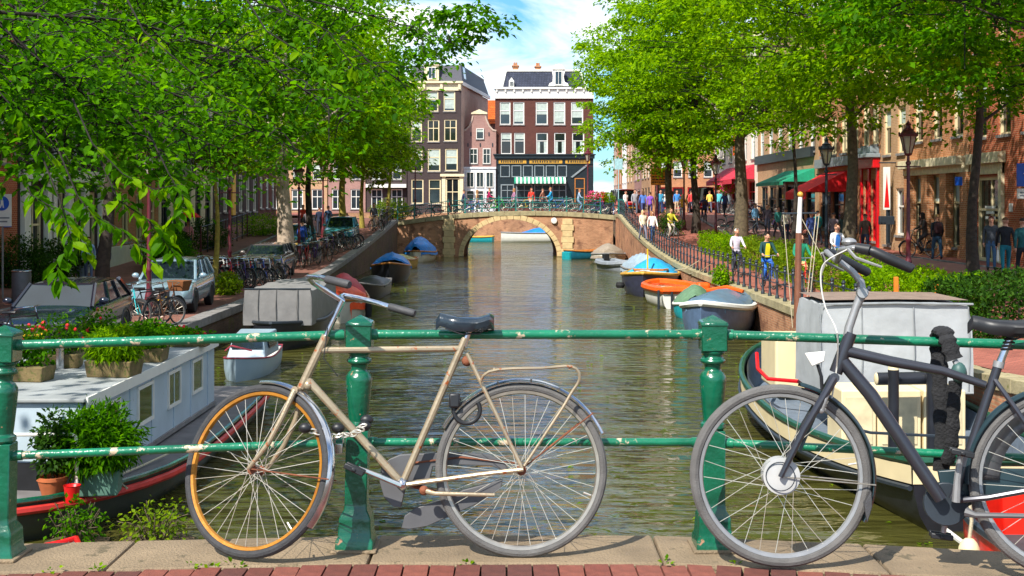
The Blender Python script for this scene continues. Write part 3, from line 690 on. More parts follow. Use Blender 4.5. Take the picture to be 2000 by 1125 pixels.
mb = MB(); mb.grid([[(x, -.05, zt(x) - .1), (x, 4, zt(x) - .04), (x, 9.3, zt(x) - .1)][::-1] for x in xs]); mb.build('deck', M['street_r'], fb)
n = 23
for i in range(n):
    a0, a1 = math.pi * i / n + .004, math.pi * (i + 1) / n - .004
    q = [(AX + AA * math.cos(a0), AZ * math.sin(a0)), (AX + (AA + .36) * math.cos(a0), (AZ + .36) * math.sin(a0)), (AX + (AA + .36) * math.cos((a0 + a1) / 2), (AZ + .36) * math.sin((a0 + a1) / 2)), (AX + (AA + .36) * math.cos(a1), (AZ + .36) * math.sin(a1)), (AX + AA * math.cos(a1), AZ * math.sin(a1)), (AX + AA * math.cos((a0 + a1) / 2), AZ * math.sin((a0 + a1) / 2))]
    MB().prism([(x, -.07 - .02 * (i % 2), z) for x, z in q], (0, .3, 0)).build('arch_stone', M['sandstone'], fb, 0, .012)
x = LX - .3
while x < RX + .3:
    b = min(x + 1.15, RX + .35); 
    MB().prism([(x, -.1, zt(x) - .34), (b - .02, -.1, zt(b) - .34), (b - .02, -.1, zt(b)), (x, -.1, zt(x))], (0, .5, 0)).build('cap_stone', M['moss_stone'], fb, 0, .015); x = b
for c in (-4.62, 4.06):
    for k in range(7):
        wq = .46 if k % 2 else .37
        MB().bx(c - wq, c + wq, -.12, .1, -.3 + k * .44, -.3 + k * .44 + .425).build('quoin_stone', M['sandstone'], fb, 0, .015)
fr = thing('bridge_balustrade', 'teal iron railing along the edge of the far arched bridge', 'railing', (0, BY + .12, 0))
px_ = [-8.4 + 1.24 * i for i in range(13)]
pmz = MB(); pmz.bx(-.035, .035, -.035, .035, 0, 1.06); pmz.sph((0, 0, 1.1), .055, 8, 5); pmz.bx(-.06, .06, -.06, .06, 0, .12); pm2 = pmz.mesh('post', M['teal_rail'])
for x in px_: link('post', pm2, fr, (x, 0, zt(x)))
for hh_ in (.98, .62, .25):
    mb = MB(); mb.tube([(x, 0, zt(x) + hh_) for x in px_], .024, 6); mb.build('rail', M['teal_rail'], fr)
mb = MB()
for i in range(100): x = -8.3 + i * .149; mb.tube([(x, 0, zt(x) + .25), (x, 0, zt(x) + .98)], .008, 4)
mb.build('baluster', M['teal_rail'], fr, kind='stuff')
b = MB(); T = Matrix.Rotation(R(90), 4, 'X'); b.lathe([(.001, .0), (.20, .0), (.23, .05), (.2, .1), (.001, .12)], (0, 0, 0), 20, T)
o = b.build('round_sign', M['white']); o.location = (2.98 + .1, BY - .05, 2.62); o['label'] = 'round white navigation mark fixed beside the bridge arch'; o['category'] = 'sign'
# walls of the crossing canal
mb = MB(); mb.bx(-60, 60, 127, 127.5, -1, 2.88); struct('cross_canal_wall', mb, M['bridge_brick'])
mb = MB(); mb.bx(9, 9.4, 99.6, 127, -1, 2.9); mb.bx(-17.4, -17, 99.6, 127, -1, 2.88); mb.bx(-17, -8.7, 99.1, 99.5, -1, 2.7); mb.bx(7.9, 9, 99.1, 99.5, -1, 2.9); mb.bx(-8.75, LX-.3, 90.05, 99, -1, 2.6)
struct('canal_side_wall', mb, M['quay_brick'])
# ---------------------------------------------------------------- houses
WIN = {}
def win_mesh(w, h, st):
    """frame, pane, blind meshes of a window w x h; st = (frame colour, bar layout, blind share, glass)"""
    key = (round(w, 2), round(h, 2), st)
    if key in WIN: return WIN[key]
    fm, lay, bl, gl = st; t = min(.12, w * .09)
    f = MB(); f.bx(0, t, -.03, .09, 0, h); f.bx(w - t, w, -.03, .09, 0, h); f.bx(t, w - t, -.03, .09, h - t, h); f.bx(t, w - t, -.03, .09, 0, t)
    if 't' in lay: f.bx(t, w - t, -.005, .08, h * .6, h * .6 + t * .7)
    if 'm' in lay: f.bx(w / 2 - t * .3, w / 2 + t * .3, .0, .078, t, h - t)
    if 'g' in lay:
        for i in (1, 2): f.bx(t, w - t, .01, .076, h * i / 3 - .02, h * i / 3 + .02)
    p = MB(); p.bx(t * .6, w - t * .6, .06, .075, t * .6, h - t * .6)
    b = None
    if bl > 0: b = MB(); b.bx(t * 1.02, w - t * 1.02, .035, .055, h - t - (h - 2 * t) * bl, h - t * 1.02)
    if bl < 0:
        b = MB(); b.bx(t * 1.02, w * .33, .035, .055, t * 1.02, h * .6 - .01); b.bx(w * .67, w - t * 1.02, .035, .055, t * 1.02, h * .6 - .01)
    s = MB(); s.bx(-.05, w + .05, -.09, -.032, -.09, .02)
    WIN[key] = (f.mesh('window', M[fm], 0), p.mesh('pane', M[gl], 0), b.mesh('blind', M['curtain'], 0) if b else None, s.mesh('sill', M['grey_stone'], 0))
    return WIN[key]
def window(par, u, z, w, h, st, y=.1, sill=True):
    f, p, b, s = win_mesh(w, h, st)
    o = link('window', f, par, (u, y, z)); link('pane', p, o)
    if b: link('blind', b, o)
    if sill: link('sill', s, o).location = (0, -y + .0, 0)
    return o
def facade(w, z0, z1, holes, d, t=.18):
    """front wall with openings in plane y=0, reveals, side and back walls of a block d deep"""
    us = sorted({0, w} | {round(v, 4) for hq in holes for v in (hq[0], hq[0] + hq[2])}); vs = sorted({z0, z1} | {round(v, 4) for hq in holes for v in (hq[1], hq[1] + hq[3])})
    mb = MB()
    for a, b in zip(us[:-1], us[1:]):
        for c, e in zip(vs[:-1], vs[1:]):
            mu, mv = (a + b) / 2, (c + e) / 2
            if any(hq[0] < mu < hq[0] + hq[2] and hq[1] < mv < hq[1] + hq[3] for hq in holes): continue
            mb.add([(a, 0, c), (b, 0, c), (b, 0, e), (a, 0, e)], [(0, 1, 2, 3)])
    for (u, v, ww, hh_, *_) in holes:
        a, b, c, e = u, u + ww, v, v + hh_
        mb.add([(a, 0, c), (b, 0, c), (b, 0, e), (a, 0, e), (a, t, c), (b, t, c), (b, t, e), (a, t, e)], [(0, 4, 5, 1), (1, 5, 6, 2), (2, 6, 7, 3), (3, 7, 4, 0), (4, 7, 6, 5)])
    mb.add([(0, 0, z0), (w, 0, z0), (w, d, z0), (0, d, z0), (0, 0, z1), (w, 0, z1), (w, d, z1), (0, d, z1)], [(1, 2, 6, 5), (2, 3, 7, 6), (3, 0, 4, 7), (4, 5, 6, 7)])
    return mb
def house(name, label, loc, rz, w, z1, d, wm, wins, z0=-.5, cornice=None, roof=None, sills=True, cat='house'):
    """wins: (u, z, w, h, style) heights above loc.z"""
    t = thing(name, label, cat, loc, rz)
    facade(w, z0, z1, wins, d).build('wall', wm, t, 0)
    for u, z, ww, hh_, st in wins: window(t, u, z, ww, hh_, st, sill=sills)
    if cornice:
        cm, ch = cornice
        mb = MB(); mb.bx(-.05, w + .05, -.12, .0, z1 - ch, z1 - .12); mb.bx(-.12, w + .12, -.34, .3, z1 - .12, z1 + .08); mb.bx(-.08, w + .08, -.18, -.12, z1 - ch, z1 - ch + .08)
        k = MB()
        for i in range(int(w / .9) + 1): u = .1 + i * (w - .3) / max(1, int(w / .9)); k.bx(u, u + .16, -.28, -.12, z1 - .42, z1 - .121)
        mb.build('cornice', cm, t, 0, .01); k.build('bracket', cm, t, 0, kind='stuff')
    if roof:
        rm, rh = roof
        mb = MB(); i_ = .28 * rh
        mb.add([(0, 0.1, z1 + .02), (w, .1, z1 + .02), (w, d, z1 + .02), (0, d, z1 + .02), (i_, i_ + .1, z1 + rh), (w - i_, i_ + .1, z1 + rh), (w - i_, d - i_, z1 + rh), (i_, d - i_, z1 + rh)], [(0, 1, 5, 4), (1, 2, 6, 5), (2, 3, 7, 6), (3, 0, 4, 7), (4, 5, 6, 7)])
        mb.build('roof', rm, t, 0)
    return t
M['brown_brick'] = brickmat('brown_brick', lin(98, 58, 50), lin(86, 50, 44), lin(92, 64, 56), .22, .075, .008, False, .15)
M['dark_brick'] = brickmat('dark_brick', lin(72, 60, 60), lin(64, 54, 54), lin(76, 66, 64), .22, .075, .008, False, .15)
M['side_brick'] = brickmat('taupe_brick', lin(188, 164, 148), lin(176, 152, 138), lin(184, 166, 152), .22, .075, .008, False, .2)
M['pink_brick'] = brickmat('pink_brick', lin(164, 124, 114), lin(152, 112, 104), lin(160, 136, 128), .22, .075, .008, False, .15)
M['red_brick'] = brickmat('red_brick', lin(176, 86, 52), lin(150, 68, 42), lin(180, 140, 110), .22, .075, .01, False, .25)
M['orange_brick'] = brickmat('orange_brick', lin(186, 120, 76), lin(160, 98, 62), lin(186, 156, 124), .22, .075, .01, False, .2)
M['tan_brick'] = brickmat('tan_brick', lin(186, 146, 108), lin(168, 128, 92), lin(190, 164, 136), .22, .075, .01, False, .2)
M['slate'] = brickmat('slate_tiles', lin(62, 66, 82), lin(50, 54, 68), lin(36, 38, 46), .3, .22, .02, False, .2)
M['orange_tile'] = brickmat('orange_roof_tiles', lin(222, 104, 40), lin(200, 84, 30), lin(140, 60, 26), .25, .3, .03, False, .2)
M['shop_black'] = plain('shop_front_black', (30, 40, 46), .35)
M['cafe_glass'] = mat('warm_display_glass', lin(112, 92, 74), .1, 0, .6, 3)
M['gold'] = plain('gold_lettering', (196, 148, 52), .45)
M['stone_cream'] = plain('cream_stone', (220, 206, 170), .7)
M['grey_wood'] = plain('grey_woodwork', (128, 138, 142), .5)
M['red_frame'] = plain('red_shop_paint', (196, 18, 28), .3)
M['orange_cloth'] = plain('orange_cloth', (236, 106, 20), .8)
M['awning_red'] = plain('red_awning_cloth', (222, 20, 26), .75)
M['awning_green'] = plain('green_awning_cloth', (14, 142, 106), .75)
M['awning_pink'] = plain('crimson_awning_cloth', (190, 40, 62), .75)
YF = 134.0; SC = YF / F; ZB = 2.9
def pw(x0, x1, y0, y1, X0, st, Y=YF): # window rect in photo pixels -> facade units
    a, b = P(x0, y1, Y), P(x1, y0, Y); return (a.x - X0, a.z - ZB, b.x - a.x, b.z - a.z, st)
W1 = ('white', 't', .55, 'glass'); W2 = ('white', 't', .28, 'glass_dark'); W3 = ('white', 't', -.4, 'glass_dark'); W4 = ('cream', 't', .9, 'glass'); W0 = ('cream', 'tm', 0, 'glass_dark'); W5 = ('cream', 't', .45, 'glass_dark')
# brown corner house with cafe
X0 = P(967, 0, YF).x; X1 = P(1159, 0, YF).x; ztop = P(0, 172, YF).z - ZB
wins = [pw(a, b, 199, 243.6, X0, s) for a, b, s in ((976, 997, W1), (1002, 1024, ('white', 't', .9, 'glass')), (1046, 1070, W1), (1081, 1104, ('white', 't', .92, 'glass')), (1115, 1139, ('white', 't', .7, 'glass')))]
wins += [pw(a, b, 259, 301, X0, s) for a, b, s in ((978, 999, W2), (1004, 1025, W2), (1047, 1070, W3), (1082, 1105, W3), (1117, 1141, W3))]
cafe = house('corner_house', 'brown brick corner house with white cornice, slate roof and dark cafe front', (X0, YF, ZB), 0, X1 - X0, ztop, 9, M['brown_brick'], wins, cornice=(M['white'], 1.15))
def zp(y, Y=YF): return P(0, y, Y).z - ZB
def up(x, X=X0, Y=YF): return P(x, 0, Y).x - X
mb = MB(); a, b, c, e = up(980), up(988), up(1133), up(1147); z0, z1 = zp(171), zp(136)
mb.add([(a, .2, z0), (e, .2, z0), (c, 1.3, z1), (b, 1.3, z1), (a, 9, z0), (e, 9, z0), (c, 8, z1), (b, 8, z1)], [(0, 1, 2, 3), (1, 5, 6, 2), (5, 4, 7, 6), (4, 0, 3, 7), (3, 2, 6, 7)])
rf = mb.build('roof', M['slate'], cafe, 0)
for pts in ([(a, .15, z0), (b, 1.25, z1)], [(e, .15, z0), (c, 1.25, z1)], [(b - .1, 1.25, z1), (c + .1, 1.25, z1 + .02)]): seg('roof_trim', rf, pts, .13, M['white'], 6)
for x0, x1, y0 in ((1001, 1013, 126), (1046, 1057, 127)):
    ch = MB(); ch.bx(up(x0), up(x1), 2.0, 2.9, z1 - .2, zp(y0)); ch.bx(up(x0) - .08, up(x1) + .08, 1.92, 2.98, zp(y0), zp(y0) + .14)
    for k in (.3, .65): ch.lathe([(.12, zp(y0) + .14), (.1, zp(y0) + .5), (.001, zp(y0) + .5)], (up(x0) + k * (up(x1) - up(x0)), 2.4, 0), 8)
    ch.build('chimney', M['orange_brick'], cafe, 0)
dm = MB(); dm.bx(up(1080), up(1101), .0, 2.2, zp(168), zp(136)); dm.prism([(up(x), -.04, zp(y)) for x, y in ((1071, 168), (1073, 163), (1079, 160), (1080, 150), (1078, 138), (1084, 134), (1090, 129), (1096, 129), (1101, 134), (1104, 138), (1101, 150), (1103, 160), (1109, 163), (1111, 168))], (0, .25, 0))
dm.prism([(up(1078), -.16, zp(136)), (up(1104), -.16, zp(136)), (up(1098), -.16, zp(127)), (up(1091), -.16, zp(125)), (up(1084), -.16, zp(127))], (0, .4, 0))
d_ = dm.build('dormer', M['white'], cafe, 0, .02); window(cafe, up(1083.5), zp(166), up(1098) - up(1083.5), zp(139) - zp(166), ('white', 'm', 0, 'glass'), -.12, False)
dm = MB(); dm.prism([(up(x), .0, zp(y)) for x, y in ((994, 170), (1004, 170), (1004, 158), (999, 151), (994, 158))], (0, 1.4, 0)); dm.build('dormer', M['white'], cafe, 0); window(cafe, up(996), zp(169), up(1002) - up(996), zp(159) - zp(169), ('white', 'm', 0, 'glass_dark'), -.1, False)
dm = MB(); dm.add([(up(1017), .55, zp(166)), (up(1027), .55, zp(166)), (up(1027), .85, zp(156)), (up(1017), .85, zp(156))], [(0, 1, 2, 3)]); dm.build('skylight', M['white'], cafe, 0)
# cafe front
mb = MB(); mb.bx(-.08, up(1161), -.5, .0, zp(310), zp(302)); mb.bx(-.2, up(1163), -.62, -.0, zp(303.5), zp(301)); mb.build('fascia', M['shop_black'], cafe, 0, .02)
mb = MB(); mb.bx(.02, up(1158), -.3, -.001, zp(321), zp(311)); mb.build('sign_board', M['shop_black'], cafe, 0)
for k, (a, b) in enumerate(((974, 1028), (1034, 1098), (1104, 1152))):
    mb = MB(); mb.bx(up(a), up(b), -.315, -.3, zp(319.5), zp(312.5)); o = mb.build('gold_panel', M['gold'], cafe, 0)
    rr = random.Random(k); mb = MB(); x = up(a) + .25
    while x < up(b) - .4: q = rr.uniform(.12, .25); mb.bx(x, x + q * .6, -.325, -.315, zp(318), zp(314) + rr.uniform(-.03, .03)); x += q
    mb.build('lettering', M['shop_black'], cafe, 0, kind='stuff')
mb = MB(); mb.bx(.0, up(1158), -.22, .0, zp(401), zp(321.2)); mb.build('shop_front', M['shop_black'], cafe, 0)
for i in range(6): window(cafe, up(977 + i * 22.2), zp(346), up(996) - up(977), zp(323) - zp(346), ('grey_wood', '', 0, 'glass'), -.27, False)
for x0, x1 in ((978, 1004), (1008, 1040), (1043, 1075), (1078, 1106)): window(cafe, up(x0), zp(392), up(x1) - up(x0), zp(360) - zp(392), ('grey_wood', 'tm', 0, 'cafe_glass'), -.27, False)
window(cafe, up(1122), zp(400), up(1142) - up(1122), zp(348) - zp(400), ('wood', 't', 0, 'glass_dark'), -.27, False)
mb = MB(); mb.prism([(up(1114), -.34, zp(346)), (up(1144), -.34, zp(322)), (up(1150), -.34, zp(322)), (up(1118), -.34, zp(347))], (0, .06, 0)); mb.build('sloping_board', M['grey_wood'], cafe, 0)
def awning(par, name, u0, u1, z, drop, out, mats, n=1, val=.25, y0=-.03):
    mb = MB()
    for i in range(n):
        a, b = u0 + (u1 - u0) * i / n, u0 + (u1 - u0) * (i + 1) / n; mb.cur = i % len(mats)
        mb.add([(a, y0, z), (b, y0, z), (b, y0 - out, z - drop), (a, y0 - out, z - drop), (a, y0 - out, z - drop - val), (b, y0 - out, z - drop - val)], [(3, 2, 1, 0), (4, 5, 2, 3)])
    mb.cur = 0
    for u in (u0, u1): mb.add([(u, y0, z), (u, y0, z - drop), (u, y0 - out, z - drop)], [(0, 1, 2)])
    o = mb.build(name, mats, par, 0); sd = o.modifiers.new('solid', 'SOLIDIFY'); sd.thickness = .03; return o
awning(cafe, 'awning', up(1004), up(1104), zp(346), .5, 1.3, [M['awning_green'], M['white']], 26, .22, -.24)
# dark house with angled side wall
Yd = 132.0; X0 = P(796, 0, Yd).x; Xc = P(901, 0, Yd).x
sw = lambda a, b, y0, y1, st: pw(a, b, y0, y1, X0, st, Yd)
wins = [sw(803, 822, 179, 219, W4), sw(832, 856, 178, 218, W5), sw(866, 889, 177.6, 217.5, W4), sw(803, 824, 235, 277, W5), sw(835, 858, 234, 277, W0), sw(867, 892, 233, 276, W0)]
wins += [sw(802, 825, 291, 335, W5), sw(835, 860, 290, 335, ('cream', 't', .75, 'glass')), sw(869, 894, 290, 334, ('cream', 't', .7, 'glass')), sw(803, 827, 350, 398, ('cream', 't', .0, 'glass')), sw(837, 861, 350, 398, ('cream', 't', .0, 'glass'))]
zt_ = P(0, 160, Yd).z - ZB
dk = house('canal_house', 'tall dark grey house with cream windows, mansard roof and taupe side wall', (X0, Yd, ZB), 0, Xc - X0, zt_, 4, M['dark_brick'], wins)
zq = lambda y: P(0, y, Yd).z - ZB; uq = lambda x: P(x, 0, Yd).x - X0
E = P(953, 0, 150).x - X0; wd = Xc - X0
mb = MB(); mb.add([(wd + .003, .003, -.5), (E, 18, -.5), (E, 18, zt_ - .35), (wd + .003, .003, zt_ - .35), (0, 18, -.5), (0, 18, zt_ - .35), (0, 4, -.5), (0, 4, zt_ - .35)], [(0, 1, 2, 3), (1, 4, 5, 2), (4, 6, 7, 5)]); mb.build('side_wall', M['side_brick'], dk, 0)
mb = MB(); mb.loft([[(wd, -.05, zt_ - .35), (E + .1, 18, zt_ - .35), (E + .1, 18, zt_), (wd, -.05, zt_)], [(wd + .18, -.1, zt_ - .35), (E + .3, 18, zt_ - .35), (E + .3, 18, zt_ + .05), (wd + .18, -.1, zt_ + .05)]]); mb.build('side_cornice', M['white'], dk, 0)
mb = MB(); zr = zq(126); mb.add([(0, .15, zt_ + .02), (wd + .1, .15, zt_ + .02), (E + .15, 18, zt_ + .02), (0, 18, zt_ + .02), (.6, .8, zr), (wd - .1, .9, zr), (E - .5, 17, zr), (.6, 17, zr)], [(0, 1, 5, 4), (1, 2, 6, 5), (2, 3, 7, 6), (3, 0, 4, 7), (4, 5, 6, 7)]); mb.build('roof', plain('dark_slate', (58, 58, 68), .6), dk, 0)
mb = MB(); mb.loft([[(wd - .15, .85, zr - .1), (E - .45, 17, zr - .1), (E - .45, 17, zr + .1), (wd - .15, .85, zr + .1)], [(wd - .4, .9, zr - .1), (E - .7, 17, zr - .1), (E - .7, 17, zr + .1), (wd - .4, .9, zr + .1)]]); mb.build('roof_edge', M['grey_stone'], dk, 0)
T = MB(); ev = Vector((E - wd, 17.8, 0)).normalized(); p0 = Vector((wd + .06, .5, zt_ + .55)) 
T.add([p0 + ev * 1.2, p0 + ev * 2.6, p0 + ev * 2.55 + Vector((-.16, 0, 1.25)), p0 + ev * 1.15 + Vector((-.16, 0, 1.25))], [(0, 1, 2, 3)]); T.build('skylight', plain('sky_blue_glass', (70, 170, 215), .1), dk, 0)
mb = MB(); mb.bx(-.1, wd + .05, -.1, .0, zq(177), zq(163)); mb.bx(-.2, wd + .18, -.4, .2, zq(163), zq(159)); mb.build('cornice', M['stone_cream'], dk, 0, .015)
for px in (826, 860, 895): g = MB(); g.bx(uq(px), uq(px + 5), -.3, -.1, zq(175), zq(163.2)); g.build('bracket', M['stone_cream'], dk, 0, .02)
mb = MB(); mb.bx(uq(829), uq(857), -.02, 1.5, zq(157), zq(128)); mb.bx(uq(827), uq(859), -.12, 1.6, zq(128), zq(125)); mb.build('dormer', M['stone_cream'], dk, 0); window(dk, uq(836), zq(154), uq(851) - uq(836), zq(131) - zq(154), ('white', 'm', 0, 'glass'), -.1, False)
mb = MB(); mb.bx(uq(863), uq(870.5), -.2, -.002, -.2, zq(345)); mb.bx(uq(897.5), uq(905), -.2, -.002, -.2, zq(345)); mb.bx(uq(860), uq(907), -.4, .0, zq(345), zq(340)); mb.build('door_surround', M['stone_cream'], dk, 0, .015); window(dk, uq(871), -.1, uq(897) - uq(871), zq(348) + .1, ('cream', 'tm', 0, 'glass_dark'), -.1, False)
# gable house
Yg = 133.6; X0 = P(903, 0, Yg).x
gh = thing('gable_house', 'narrow pink brick house with bell shaped gable and orange tile roof', 'house', (X0, Yg, ZB))
zg = lambda y: P(0, y, Yg).z - ZB; ug = lambda x: P(x, 0, Yg).x - X0
prof = [(903, 405), (969, 405), (969, 256), (962, 254), (955, 246), (950, 234), (948, 226), (949, 222), (923, 222), (924, 226), (922, 234), (917, 246), (910, 254), (903, 256)]
MB().prism([(ug(x), 0, zg(y)) for x, y in prof], (0, .4, 0)).build('wall', M['pink_brick'], gh, 0)
MB().bx(0, ug(969), .4, 9, -.5, zg(258)).build('back_wall', M['pink_brick'], gh, 0)
ped = MB().prism([(ug(x), -.1, zg(y)) for x, y in ((920, 223), (952, 223), (952, 220), (944, 217), (936, 213.5), (928, 217), (920, 220))], (0, .55, 0)); ped.build('pediment', M['stone_cream'], gh, 0, .02)
for sd in (0, 1):
    ln = [(969, 256), (962, 254), (955, 246), (950, 234), (948, 226)] if sd else [(903, 256), (910, 254), (917, 246), (922, 234), (924, 226)]
    seg('gable_edge', gh, [(ug(x), .02, zg(y)) for x, y in ln], .12, M['side_brick'], 6)
mb = MB(); mb.add([(ug(936), .3, zg(222)), (ug(936), 10, zg(222)), (ug(976), 10, zg(262)), (ug(976), .3, zg(262)), (ug(896), .3, zg(262)), (ug(896), 10, zg(262))], [(0, 3, 2, 1), (0, 1, 5, 4)]); mb.build('roof', M['orange_tile'], gh, 0)
for r_, st in (((930, 945, 251, 272), ('white', '', .3, 'glass')), ((917, 933, 290, 320), ('white', 'tm', 0, 'glass')), ((943, 958, 290, 320), ('white', 'tm', 0, 'glass'))):
    a = pw(*r_, X0, st, Yg); window(gh, *a[:4], st, -.1)
mb = MB(); mb.bx(ug(905), ug(968), -.16, -.0, -.2, zg(330)); mb.bx(ug(903), ug(969), -.26, .0, zg(330), zg(326)); mb.build('timber_front', plain('pale_grey_timber', (206, 212, 216), .5), gh, 0)
for x0 in (911, 930, 949): window(gh, ug(x0), zg(366), ug(x0 + 15) - ug(x0), zg(336) - zg(366), ('white', 'm', 0, 'glass'), -.25, False)
for x0 in (911, 930, 949): window(gh, ug(x0), zg(392), ug(x0 + 15) - ug(x0), zg(372) - zg(392), ('white', 't', 0, 'glass_dark'), -.25, False)
for px, py in ((920, 262), (955, 262), (914, 283), (938, 283), (962, 283)): g = MB(); g.bx(ug(px) - .06, ug(px) + .06, -.05, 0, zg(py) - .2, zg(py) + .2); g.build('wall_anchor', M['iron'], gh, 0)
bh = house('rear_house', 'house with orange tile roof seen behind the gap above the bell gable', (P(940, 0, 152).x, 152, ZB), 0, 4, 11, 6, M['pink_brick'], [])
mb = MB(); mb.add([(-.3, -.3, 10.8), (4.3, -.3, 10.8), (4.3, 3, 14), (-.3, 3, 14), (4.3, 6.3, 10.8), (-.3, 6.3, 10.8)], [(0, 1, 2, 3), (3, 2, 4, 5)]); mb.build('roof', M['orange_tile'], bh, 0)
# houses behind the trees, along the far quay, left of the dark house
for (xa, xb, ytop, wm, lab, cm) in ((715, 794, 190, 'dark_brick', 'dark brick house with low white shop front, half hidden by trees', 'white'), (640, 713, 170, 'pink_brick', 'pale pink house with white windows, glimpsed between tree trunks', 'white'), (560, 638, 160, 'tan_brick', 'tan brick house behind the bikes at the end of the shaded street', 'stone_cream'), (440, 558, 150, 'orange_brick', 'orange brick house far behind the pale tree trunk', 'stone_cream')):
    X0 = P(xa, 0, YF).x; w_ = P(xb, 0, YF).x - X0; h_ = P(0, ytop, YF).z - ZB; n = max(2, int(w_ / 1.7)); wins = []
    for r_ in range(4):
        for i in range(n): wins.append((w_ * (i + .5) / n - .5, 3.6 + r_ * 2.9, 1.0, 1.9, W1 if (i + r_) % 3 else W3))
    for i in range(n): wins.append((w_ * (i + .5) / n - .62, .35, 1.24, 2.2, ('white', 'tm', 0, 'glass')))
    hs = house('far_house', lab, (X0, YF + .4, ZB), 0, w_, h_, 9, M[wm], wins, cornice=(M[cm], .7), roof=(M['slate'], 2))
    if xa == 715: mb = MB(); mb.bx(0, w_, -.8, -.05, 2.7, 3.1); mb.build('shop_canopy', M['white'], hs, 0)
# right hand row: facades at X = 18 facing the canal; u runs towards the viewer
RXF = 18.0
def rz_(Y): return gz(RXF, Y)
def rrow(name, label, Ya, Yb, h, wm, wins, cat='house', **k):
    zb = gz(RXF, (Ya + Yb) / 2)
    ws = [(Yb - b, z - zb, b - a, hh_, st) for a, b, z, hh_, st in wins]     # wins: Y near, Y far, z, height
    return house(name, label, (RXF, Yb, zb), R(-90), Yb - Ya, h, 9, wm, ws, cat=cat, **k), zb
WC = ('cream', 't', .4, 'glass_dark'); WCm = ('cream', 'tm', 0, 'glass_dark'); WR = ('red_frame', 't', 0, 'glass_dark')
def upper(Ya, Yb, n, z0, rows, st, ww=1.15, hh_=2.2, dz=3.3):
    return [(Ya + (Yb - Ya) * (i + .5) / n - ww / 2, Ya + (Yb - Ya) * (i + .5) / n + ww / 2, z0 + r_ * dz, hh_, st) for r_ in range(rows) for i in range(n)]
h1, zb = rrow('brick_house', 'red brick house with a cream framed doorway near the blue arrow sign', 37, 48.3, 13, M['red_brick'], [(45.2, 47.6, 1.7, 3.2, WCm)] + [(38.2, 39.8, 2.4, 2.4, WC), (41, 42.6, 2.4, 2.4, WC)] + upper(37, 48.3, 5, 6.4, 2, WC), cornice=(M['white'], .6))
mb = MB(); u = 48.3 - 47.9
mb.bx(u, u + .28, -.14, -.002, -.1, 3.7); mb.bx(u + 2.72, u + 3.0, -.14, -.002, -.1, 3.7); mb.bx(u - .1, u + 3.1, -.3, -.002, 3.7, 4.1); mb.bx(u, u + 3, -.1, -.002, 3.3, 3.7); mb.build('door_frame', M['stone_cream'], h1, 0, .01)
mb = MB()
for k in range(3): mb.bx(u + 1.0 + .1 * (k % 2), u + 2.0 - .1 * (k % 2), .055, .062, 2.0 - k * .2, 2.1 - k * .2)
mb.build('door_lettering', M['white'], h1, 0)
mb = MB(); mb.bx(48.3 - 44.4, 48.3 - 44.15, -.05, -.002, 1.9, 2.2); mb.build('house_number', M['white'], h1, 0)
h2, zb = rrow('pillared_house', 'orange brick front with tall cream framed windows between brick pillars', 48.4, 55.6, 13, M['orange_brick'], [(49.2, 50.3, 2.1, 3.0, WC), (51.6, 52.7, 2.1, 3.0, WC), (53.9, 55.0, 2.1, 3.0, WC)] + upper(48.4, 55.6, 3, 6.6, 2, WC), cornice=(M['white'], .6))
mb = MB(); mb.bx(-.05, 7.25, -.55, -.002, 3.75, 4.1); mb.bx(-.05, 7.25, -.3, -.002, 3.45, 3.75); mb.build('stone_fascia', M['stone_cream'], h2, 0, .02)
for k in range(4): mb = MB(); q = .15 + k * 2.3; mb.bx(q, q + .75, -.32, -.002, -.1, 3.45); mb.bx(q - .06, q + .81, -.38, -.33, -.1, .55); mb.build('brick_pillar', M['orange_brick'], h2, 0)
h3, zb = rrow('narrow_house', 'narrow tan brick house with a hanging red and white clock sign', 55.7, 60, 12.5, M['tan_brick'], [(56.3, 57.6, 2.4, 2.2, ('white', 't', 0, 'glass_dark')), (58.3, 59.4, 1.9, 2.8, ('iron', 't', 0, 'glass_dark'))] + upper(55.7, 60, 2, 6.2, 2, WC), cornice=(M['stone_cream'], .5))
sg = thing('hanging_sign', 'tall narrow white and red banner sign hanging on the tan house', 'sign', (RXF, 57.6, 3.4))
MB().bx(-.6, -.28, -.03, .03, .2, 2.2).build('board', M['white'], sg, 0); MB().prism([(-.56, -.04, .3), (-.32, -.04, .3), (-.44, -.04, 1.9)], (0, .08, 0)).build('red_emblem', M['red'], sg, 0)
seg('bracket', sg, [(0, 0, 2.4), (-.8, 0, 2.4)], .03, M['iron'], 6); MB().bx(-.8, -.1, -.12, .12, -.5, -.1).build('lamp_box', M['iron'], sg, 0, .02)
h4, zb = rrow('red_shop', 'shop with a bright red wooden front under a grey ornate ledge', 60.1, 63.3, 12.5, M['orange_brick'], [(60.7, 61.5, 2.0, 3.1, WR), (62.0, 62.8, 2.0, 3.1, WR)] + upper(60.1, 63.3, 2, 6.8, 2, WCm), cornice=(M['white'], .6))
mb = MB()
for q in (.05, 1.4, 2.8): mb.bx(q, q + .28, -.1, -.002, -.1, 3.9)
mb.bx(.0, 3.2, -.35, -.002, 3.9, 4.4); mb.build('shop_surround', M['red_frame'], h4, 0, .02)
mb = MB(); mb.bx(-.1, 3.3, -.7, -.002, 4.4, 4.6); mb.bx(.1, 3.1, -.45, -.002, 4.6, 4.95); mb.build('ledge', M['grey_wood'], h4, 0, .03)
h5, zb = rrow('awning_shop', 'cream windowed brick house with a big red shop awning', 63.4, 72, 13, M['orange_brick'], [(64 + i * 2.7, 66.2 + i * 2.7, 2.4, 2.3, ('iron', 't', 0, 'glass_dark')) for i in range(3)] + upper(63.4, 72, 4, 6.6, 2, WCm, 1.3), cornice=(M['stone_cream'], .7))
